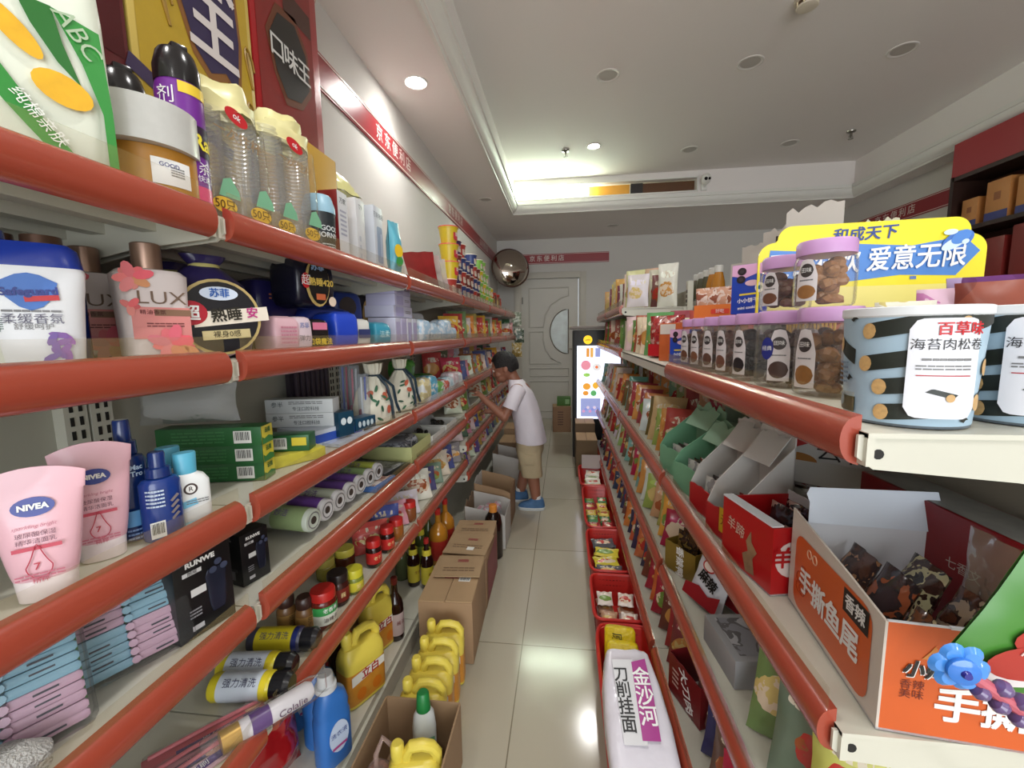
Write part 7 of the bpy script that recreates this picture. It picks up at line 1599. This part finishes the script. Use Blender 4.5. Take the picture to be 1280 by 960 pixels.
# ================= fridge, cartons and the door box at the far end
T = thing('drinks_fridge', 'black upright fridge with a lit picture panel at the end of the island', 'fridge', (.367, 4.62, 0), 0)
obj('cabinet', MB().box((0, .0, .67), (.56, .46, 1.34), r=.01), mat((22, 22, 24), .35), T); obj('top_board', MB().box((-.005, -.01, 1.365), (.62, .5, .03), r=.006), mat((150, 140, 134), .4), T)
sc_ = obj('lit_panel', MB().box((-.02, -.238, .80), (.44, .012, .76)), mat((225, 232, 255), .4, emit=.95), T, False)
y = -.2446
rnd = random.Random(9)
for k, (a, b, w_, h_, c) in enumerate(((-.06, 1.11, .03, .09, (222, 150, 50)), (-.02, 1.11, .03, .1, (226, 170, 80)), (.04, 1.11, .05, .09, (150, 160, 214)), (-.08, .98, .1, .1, (226, 140, 160)), (.03, .96, .09, .08, (226, 226, 226)), (.03, .96, .03, .03, (226, 110, 60)), (-.07, .88, .07, .04, (150, 200, 90)), (-.07, .76, .08, .07, (230, 160, 50)), (.02, .77, .06, .07, (236, 176, 50)), (-.08, .69, .06, .05, (226, 150, 50)), (.0, .69, .06, .06, (90, 170, 100)))):
    patch(T, (a - .07, y - .0004 * (k + 1), b), w_, h_, mat(c, .4, emit=.6), shape='ell' if k not in (0, 1, 2) else 'rect', name='food_picture')
patch(T, (-.1, y - .0006, .54), .2, .19, mat((150, 160, 210), .4, emit=.6), name='scenery_picture'); 
for k in range(8): patch(T, (-.17 + .022 * k, y - .0012 - .0003 * k, .5 + .02 * (k % 3)), .03, .03, mat(((206, 150, 190), (130, 140, 206), (220, 200, 220))[k % 3], .4, emit=.6), shape='ell', name='flower_print')
patch(T, (-.13, -.2312, 1.24), .09, .09, mat((240, 200, 30), .4, emit=.8), shape='ell', name='yellow_badge'); text('coke', .026, BLACK, T, (-.13, -.2325, 1.24), FRONT)
patch(T, (-.17, -.2312, .5 - .12), .05, .02, mat((200, 204, 206)), name='maker_plate')
obj('foot', MB().box((-.2, -.15, -.0), (.04, .04, .004)), BLACK, T, False)
for i, (x, y, w_, d_, h_, m) in enumerate(((.2, 3.92, .19, .3, .34, mat((108, 88, 62), .75, vary=.08)), (.2, 4.24, .19, .25, .42, mat((112, 90, 66), .75, vary=.08)), (.2, 3.76 + .0, .14, .0, 0, kraft))):
    if h_: floor_carton('brown closed carton on the floor before the fridge, the %s' % ('nearer lower one', 'farther taller one')[i], (x, y), w_, d_, h_, 0, m)
floor_carton('brown tall carton with print standing by the back door', (-.04, 5.62), .24, .22, .34, R(3), mat((150, 116, 88), .75, vary=.08), False, lambda T, w, d, h: (lines(T, (-.02, -d / 2 - .001, h * .55), .07, .2, 6, mat((90, 60, 50))), patch(T, (.02, 0, h + .008), .1, .04, WHITE, TOP, 'torn_paper')))
carton('green_box', 'small green box lying on the tall carton by the back door', 'box', (-.01, 5.62, .351), 0, .18, .14, .11, mat((76, 120, 50), .5), None, lambda T, w, d, h: patch(T, (w * .25, -d / 2 - .001, h * .5), w * .3, h * .6, mat((150, 190, 130)), name='label_patch'))
# ================= wooden wall shelving beyond the island
wood = mat((52, 32, 26), .4, vary=.2, vscale=6)
T = thing('wall_cabinet', 'dark wooden wall shelving with a red header on the far wall', 'cabinet', (3.06, 2.2, 0), 0)
cb = MB()
for yy_ in (-1.1, -.5, .1, .8, 1.55): cb.box((0, yy_, 1.22), (.26, .03, 2.44))
for zz in (.1, .6, 1.1, 1.6, 2.03, 2.42): cb.box((0, .22, zz), (.26, 2.66, .03))
obj('frame', cb, wood, T, False); obj('back_board', MB().box((.125, .22, 1.22), (.01, 2.66, 2.42)), mat((70, 40, 32), .5), T, False)
obj('red_header', MB().box((0, .22, 2.555), (.26, 2.68, .245)), mat((160, 44, 50), .35), T, False)
text('京东便利店', .13, mat((226, 206, 200)), T, (-.132, .38, 2.59), LEFT, bold=.01, spacing=1.1); text('JINGDONG', .05, mat((226, 206, 200)), T, (-.132, .38, 2.49), LEFT)
orb = mat((196, 134, 74), .5, vary=.06)
for i, (yy_, w_, h_) in enumerate(((3.62, .12, .2), (3.42, .16, .27), (2.92, .14, .3), (2.7, .16, .2), (3.22, .14, .24))):
    carton('gift_carton', 'ochre gift carton in the wooden wall shelving, %s from the far end' % ORD[i], 'carton', (3.03, yy_, 2.0465), R(-90), w_, .14, h_, orb, 'gift cartons in the wooden shelving', lambda T, w, d, h: (patch(T, (0, -d / 2 - .001, h * .12), w, h * .2, mat((60, 66, 130)), name='blue_base'), patch(T, (0, -d / 2 - .001, h * .6), w * .3, h * .2, mat((150, 90, 50)), name='print')))
for i in range(6): carton('gift_carton', 'red gift carton on the lower board of the wooden shelving, %s from the far end' % ORD[i], 'carton', (3.03, 3.6 - .2 * i, 1.6165), R(-90), .15, .16, .26 + .05 * (i % 3), mat((130, 40, 36), .4), 'red gift cartons in the wooden shelving')
# ================= things hanging in at the near end of the island
_w, _q = .13, R(27); p = ony(1174, 822, .43) + Vector((_w / 2 * math.cos(_q), 0, -_w / 2 * math.sin(_q)))
T = thing('hanging_bag', 'green pouch with red sausage picture hanging at the near end of the island', 'pouch', p, 0, None, 0, _q)
b = obj('bag_body', pouch_mb(_w, .15, .014, 5, amp=.015), mat((70, 130, 50), .28), T)
for k in range(3): patch(T, (.012 - .008 * k, -.0105 - .0004 * k, .105 - .032 * k), .085, .036, mat((170, 52, 44), .3), shape='ell', name='sausage_picture', turn=.6); obj('highlight_print', MB().tube([(.02 - .014 * k + .013 * math.cos(a * .35 + 1), -.0122, .105 - .032 * k + .014 * math.sin(a * .35 + 1)) for a in range(7)], .0008, 5), mat((226, 196, 190)), T)
patch(T, (-.005, -.0108, .022), .1, .018, mat((220, 214, 214)), name='white_swoosh', turn=.55, shape='ell')
obj('hang_loop', MB().tube([(.0, 0, .148), (.01, .02, .16), (.02, .075, .17)], .0012, 6), mat((200, 200, 200), .4), T)
T = thing('flower_toy', 'blue flower headed plastic stick with violet beads hanging by the orange carton', 'toy', ony(1198, 833, .392), R(-10), None, 0, R(124))
fb = MB()
for k in range(6): a = k * PI / 3; fb.loft([(-.004, .006, .006), (0, .011, .009), (.004, .006, .006)], 14, Matrix.Translation((.013 * math.cos(a), 0, .013 * math.sin(a))) @ Matrix.Rotation(R(90), 4, 'X'))
obj('flower_head', fb, mat((70, 140, 220), .2, coat=.5), T); obj('flower_disc', MB().lathe([(.012, 0), (.012, .004), (.007, .006)], 22, Matrix.Rotation(R(90), 4, 'X') @ Matrix.Translation((0, 0, .004))), mat((50, 120, 210), .2, coat=.5), T); obj('flower_centre', MB().lathe([(.004, 0), (.003, .003)], 12, Matrix.Rotation(R(90), 4, 'X') @ Matrix.Translation((0, 0, .01))), mat((50, 50, 140), .2), T)
bd = MB()
for k in range(7): bd.loft([(-.006, .002, .002), (-.004, .006, .006), (0, .0075, .0075), (.004, .006, .006), (.006, .002, .002)], 12, Matrix.Translation((.007 * (-1) ** k, -.002, .024 + .0085 * k)))
obj('bead', bd, mat((120, 96, 150), .1, trans=.3, coat=.4), T); obj('stick', MB().tube([(0, 0, .01), (0, 0, .11), (.0, .0, .17)], .006, 10), mat((190, 96, 110), .25), T)
obj('hang_cord', MB().tube([(0, 0, .05), (0, .018, .055), (0, .036, .06)], .0012, 6), mat((200, 200, 200), .4), T)
# ================= the boy reaching into the shelf
BX0, BY0 = -.262, 3.1
def fuse(name, mb, m, parent, vox=.007, smooth=6):
    me = bpy.data.meshes.new('t'); me.from_pydata([tuple(v) for v in mb.v], [], mb.f); me.update()
    bm = bmesh.new(); bm.from_mesh(me); bmesh.ops.recalc_face_normals(bm, faces=bm.faces); bm.to_mesh(me); bm.free()
    o = bpy.data.objects.new('t', me); COL.objects.link(o)
    r = o.modifiers.new('r', 'REMESH'); r.mode = 'VOXEL'; r.voxel_size = vox
    s = o.modifiers.new('s', 'SMOOTH'); s.iterations = smooth; s.factor = .5
    dg = bpy.context.evaluated_depsgraph_get(); dg.update()
    m2 = bpy.data.meshes.new_from_object(o.evaluated_get(dg)); m2.name = name
    bpy.data.objects.remove(o)
    m2.materials.clear(); m2.materials.append(m)
    for p in m2.polygons: p.use_smooth = True
    q = bpy.data.objects.new(name, m2); COL.objects.link(q); q.parent = parent
    return q
def ball(mb, c, r, n=18, M=None):
    rx, ry, rz = r if isinstance(r, tuple) else (r, r, r)
    secs = [(rz * math.sin(a), max(.0005, rx * math.cos(a)), max(.0005, ry * math.cos(a))) for a in [R(-88 + 176 * i / 12) for i in range(13)]]
    mb.loft(secs, n, Matrix.Translation(c) @ (M or Matrix.Identity(4)))
def limb(mb, pts, rs):
    P = []; Q = []
    for i in range(len(pts) - 1):
        for k in range(6):
            t = k / 6; P.append(Vector(pts[i]).lerp(Vector(pts[i + 1]), t)); Q.append(rs[i] * (1 - t) + rs[i + 1] * t)
    P.append(Vector(pts[-1])); Q.append(rs[-1]); mb.tube(P, Q, 14)
    for p, r in zip(pts, rs): ball(mb, p, r * .99, 14)
boy = thing('person', 'boy in white T-shirt and khaki shorts leaning to reach into the shelf', 'person', (BX0, BY0, .0012), 0)
skin = mat((150, 100, 78), .5, vary=.06, vscale=12)
bm_ = MB()
HM = Matrix.Rotation(R(-24), 4, 'Y')        # head bowed towards the shelf
hc = Vector((-.185, 0, 1.075))
ball(bm_, hc, (.094, .076, .1), 22, HM)
def hp(x, y, z_): return hc + HM @ Vector((x, y, z_))
ball(bm_, hp(-.05, 0, -.06), (.05, .052, .05)); ball(bm_, hp(-.072, 0, -.085), (.022, .03, .018))          # jaw and chin
ball(bm_, hp(-.098, 0, -.03), (.013, .011, .017)); ball(bm_, hp(-.088, 0, -.006), (.01, .008, .024))        # nose
ball(bm_, hp(-.09, 0, -.062), (.01, .02, .006)); ball(bm_, hp(-.086, 0, -.073), (.01, .018, .006))             # lips
for s in (-1, 1):
    ball(bm_, hp(.012, s * .079, -.022), (.018, .008, .03)); ball(bm_, hp(-.058, s * .042, -.036), (.028, .024, .026)); ball(bm_, hp(-.078, s * .032, .02), (.014, .026, .008))
limb(bm_, [(-.14, 0, 1.03), (-.1, 0, .95), (-.075, 0, .9)], [.045, .043, .06])
limb(bm_, [(-.07, 0, .88), (-.03, 0, .72), (0, 0, .56), (.0, 0, .46)], [.085, .085, .082, .085])
limb(bm_, [(-.08, -.1, .9), (-.08, .1, .9)], [.055, .055])
# arms: near arm raised to the shelf, far arm lower
limb(bm_, [(-.08, -.135, .895), (-.165, -.19, .725), (-.3, -.165, .84), (-.335, -.155, .872)], [.042, .034, .024, .021])
limb(bm_, [(-.08, .135, .895), (-.15, .17, .70), (-.29, .14, .70), (-.32, .135, .705)], [.042, .034, .024, .021])
def hand(base, d, up, side, curl=.5):
    d = Vector(d).normalized(); up = Vector(up); up = (up - d * up.dot(d)).normalized(); w = d.cross(up)
    b = Vector(base)
    for k in range(4): ball(bm_, b + d * .022 + w * (-.016 + .0105 * k), (.02, .011, .012))
    limb(bm_, [b, b + d * .04], [.019, .02])
    for k, L in enumerate((.05, .056, .052, .042)):
        o = b + d * .048 + w * (-.0185 + .0125 * k)
        p1 = o + d * L * .45 + up * -.004; p2 = p1 + (d * math.cos(curl) - up * math.sin(curl)) * L * .32; p3 = p2 + (d * math.cos(curl * 2) - up * math.sin(curl * 2)) * L * .28
        limb(bm_, [o, p1, p2, p3], [.0068, .0064, .006, .0052])
    t0 = b + d * .012 + w * (side * .02); t1 = t0 + d * .018 + w * (side * .02) - up * .006; t2 = t1 + d * .022 + w * (side * .004) - up * .008
    limb(bm_, [t0, t1, t2], [.0085, .0075, .0062])
hand((-.335, -.155, .875), (-.8, .1, .5), (-.4, 0, .8), -1, .6)
hand((-.32, .135, .706), (-1, 0, -.1), (0, 0, 1), 1, .7)
# legs
limb(bm_, [(.005, -.07, .46), (.02, -.075, .30), (.045, -.075, .12), (.05, -.075, .055)], [.072, .052, .038, .03])
limb(bm_, [(-.005, .07, .46), (-.03, .075, .30), (-.075, .075, .12), (-.085, .075, .055)], [.072, .052, .038, .03])
for x, y in ((.05, -.075), (-.085, .075)): limb(bm_, [(x, y, .05), (x - .07, y, .032), (x - .1, y, .03)], [.032, .026, .022])
body = fuse('body', bm_, skin, boy, .0045, 4)
# face details and hair
for s in (-1, 1):
    e = MB(); ball(e, hp(-.079, s * .032, .0), (.012, .012, .011), 14); q = obj('eye', e, mat((214, 206, 198), .3), boy)
    e = MB(); ball(e, hp(-.0885, s * .032, -.001), (.0035, .005, .006), 10); obj('iris', e, mat((22, 14, 12), .2), q)
    e = MB(); e.tube([hp(-.082, s * .016, .021), hp(-.085, s * .032, .026), hp(-.072, s * .05, .021)], .0035, 6); obj('eyebrow', e, mat((24, 18, 16), .8), boy)
hb = MB(); n1, n2 = 40, 16
def hair(u, v):
    a = 2 * PI * u; b = R(-38 + 128 * v)
    front = math.cos(a) < 0
    lim = R(14 - 50 * max(0, (math.cos(a) + .35)) ** .7) if True else 0
    lo = lim if math.cos(a) < .3 else R(-34)
    if math.cos(a) < 0: lo = R(24 + 14 * -math.cos(a)) if abs(math.sin(a)) < .75 else R(-2 + 10 * -math.cos(a))
    b = lo + (R(89) - lo) * v
    k = 1.1 + .022 * noise.noise(Vector((math.cos(a) * 9, math.sin(a) * 9, b * 9)))
    return hp(.094 * k * math.cos(b) * math.cos(a) + .006, .077 * (k + .02) * math.cos(b) * math.sin(a), .1 * (k + .03) * math.sin(b) + .002)
hb.sheet(hair, n1, n2, .012)
obj('hair', hb, mat((18, 15, 15), .6, bump=.8, bscale=160), boy)
# T-shirt
sm = MB()
wr = lambda x, y, z_: Vector((x, y, z_)) + Vector((.006 * noise.noise(Vector((x * 12, y * 12, z_ * 9))), .006 * noise.noise(Vector((x * 12 + 7, y * 12, z_ * 9))), 0))
secs = [(.505, .112, .140, 2.3, .012, 0), (.52, .115, .143, 2.3, .01, 0), (.62, .11, .138, 2.3, -.002), (.72, .106, .138, 2.3, -.022), (.8, .1, .145, 2.3, -.04), (.87, .09, .15, 2.4, -.06), (.92, .074, .13, 2.3, -.078), (.95, .06, .095, 2.2, -.09), (.972, .053, .066, 2, -.1), (.978, .05, .06, 2, -.102)]
mb = MB(); mb.loft(secs, 40, None, False); mb.v = [tuple(wr(*v)) for v in mb.v]
sh = obj('tshirt', mb, mat((220, 214, 222), .75, bump=.5, bscale=14), boy)
for s in (-1, 1):
    e = MB(); e.tube([(-.07, s * .1, .9), (-.085, s * .145, .875), (-.115, s * .172, .81), (-.125, s * .177, .785)], [.06, .057, .054, .058], 18); o = obj('sleeve', e, mat((220, 214, 222), .75, bump=.5, bscale=14), sh)
# shorts
kh = mat((176, 160, 128), .8, vary=.05, bump=.3, bscale=30)
st_ = obj('shorts', MB().loft([(.40, .09, .135, 2.5), (.45, .105, .142, 2.5), (.52, .102, .136, 2.4), (.545, .1, .132, 2.4)], 36), kh, boy)
for s, dx in ((-1, .012), (1, -.012)):
    e = MB(); e.loft([(.262, .079, .068, 2.4, dx * 1.6, s * .077), (.27, .081, .07, 2.4, dx * 1.6, s * .077), (.34, .082, .072, 2.4, dx, s * .074), (.43, .092, .074, 2.4, 0, s * .07), (.47, .09, .07, 2.4, 0, s * .066)], 26); e.v = [tuple(wr(*v)) for v in e.v]; obj('shorts_leg', e, kh, st_)
    obj('pocket', MB().box((dx - .005, s * .148, .40), (.07, .008, .07), r=.003), kh, st_)
# socks and trainers
for x, y in ((.05, -.075), (-.085, .075)):
    T = obj('shoe', MB().loft([(.012, .098, .036, 2.6, x - .035, y), (.03, .1, .038, 2.6, x - .036, y), (.05, .09, .036, 2.3, x - .028, y), (.065, .062, .034, 2.2, x - .004, y), (.085, .045, .036, 2.2, x + .008, y)], 28), mat((70, 108, 150), .6, vary=.35, vscale=30), boy)
    obj('sole', MB().loft([(0, .1, .037, 2.6, x - .036, y), (.018, .104, .041, 2.6, x - .037, y), (.022, .1, .039, 2.6, x - .036, y)], 28), mat((206, 210, 210), .6), T)
    ln = MB()
    for k in range(4): ln.tube([(x - .055 + .018 * k, y - .024, .052 + .006 * k), (x - .05 + .018 * k, y, .064 + .005 * k), (x - .055 + .018 * k, y + .024, .052 + .006 * k)], .003, 5)
    obj('lace', ln, mat((220, 222, 224), .7), T)
    obj('sock', MB().loft([(.075, .036, .033), (.105, .036, .034), (.11, .034, .032)], 20, Matrix.Translation((x, y, 0))), mat((224, 222, 220), .8), T)
# ================= seat every article inside its own shelf: clear of rails, back panels and the board above
bpy.context.view_layer.update()
def bounds(o):
    lo = Vector((9, 9, 9)); hi = -lo
    st = [o]
    while st:
        q = st.pop(); st += list(q.children)
        if q.type == 'MESH':
            M = q.matrix_world
            for v in q.data.vertices:
                p = M @ v.co
                for k in range(3):
                    if p[k] < lo[k]: lo[k] = p[k]
                    if p[k] > hi[k]: hi[k] = p[k]
    return lo, hi
DECKS_L = [(.1, 9, .43), (.529, 2.52, .73), (.784, 2.52, .94), (.995, 2.52, 1.222), (1.278, 9, 1.484), (1.538, 9, 9), (.429, 9, .567), (.622, 9, .752), (.807, 9, .957), (1.012, 9, 1.222)]
DECKS_R = [(.202, 9, .457), (.512, 9, .77), (.825, 9, 1.147), (1.202, 2.5, 9), (1.202, 9, 1.405), (1.457, 9, 9)]
SKIP = ('paint_tube', 'shelf_unit', 'person', 'display_box', 'fascia', 'hanging', 'flower_toy', 'plastic_basket', 'cardboard', 'torn_carton', 'shelf_sign', 'noodle_bag')
for o in [q for q in COL.objects if q.parent is None and q.get('category') and not q.name.startswith(SKIP)]:
    x, y, zz = o.location
    left = -1 < x < XL and y < 5.3; right = XR - .03 < x < XRB and .4 < y < 4.4
    if not (left or right): continue
    lo, hi = bounds(o)
    best = None
    for dz, ym, top in (DECKS_L if left else DECKS_R):
        if abs(zz - dz) < .012 and (y < ym): best = (dz, top); break
    if best is None: continue
    dz, top = best
    if lo.z < dz + .0012: o.location.z += dz + .0014 - lo.z
    if hi.z > top and hi.z - lo.z > .01:
        if abs(o.rotation_euler.x) < .6 and abs(o.rotation_euler.y) < .6: o.scale.z = max(.5, (top - dz - .003) / (hi.z - lo.z))
    if left:
        if hi.x > XL - .008: o.location.x -= hi.x - XL + .008
        elif lo.x < -.932: o.location.x += -.932 - lo.x
    else:
        f = XR + (.0 if dz > .3 else -.02)
        if lo.x < f + .008: o.location.x += f + .008 - lo.x
        elif hi.x > .697: o.location.x -= hi.x - .697
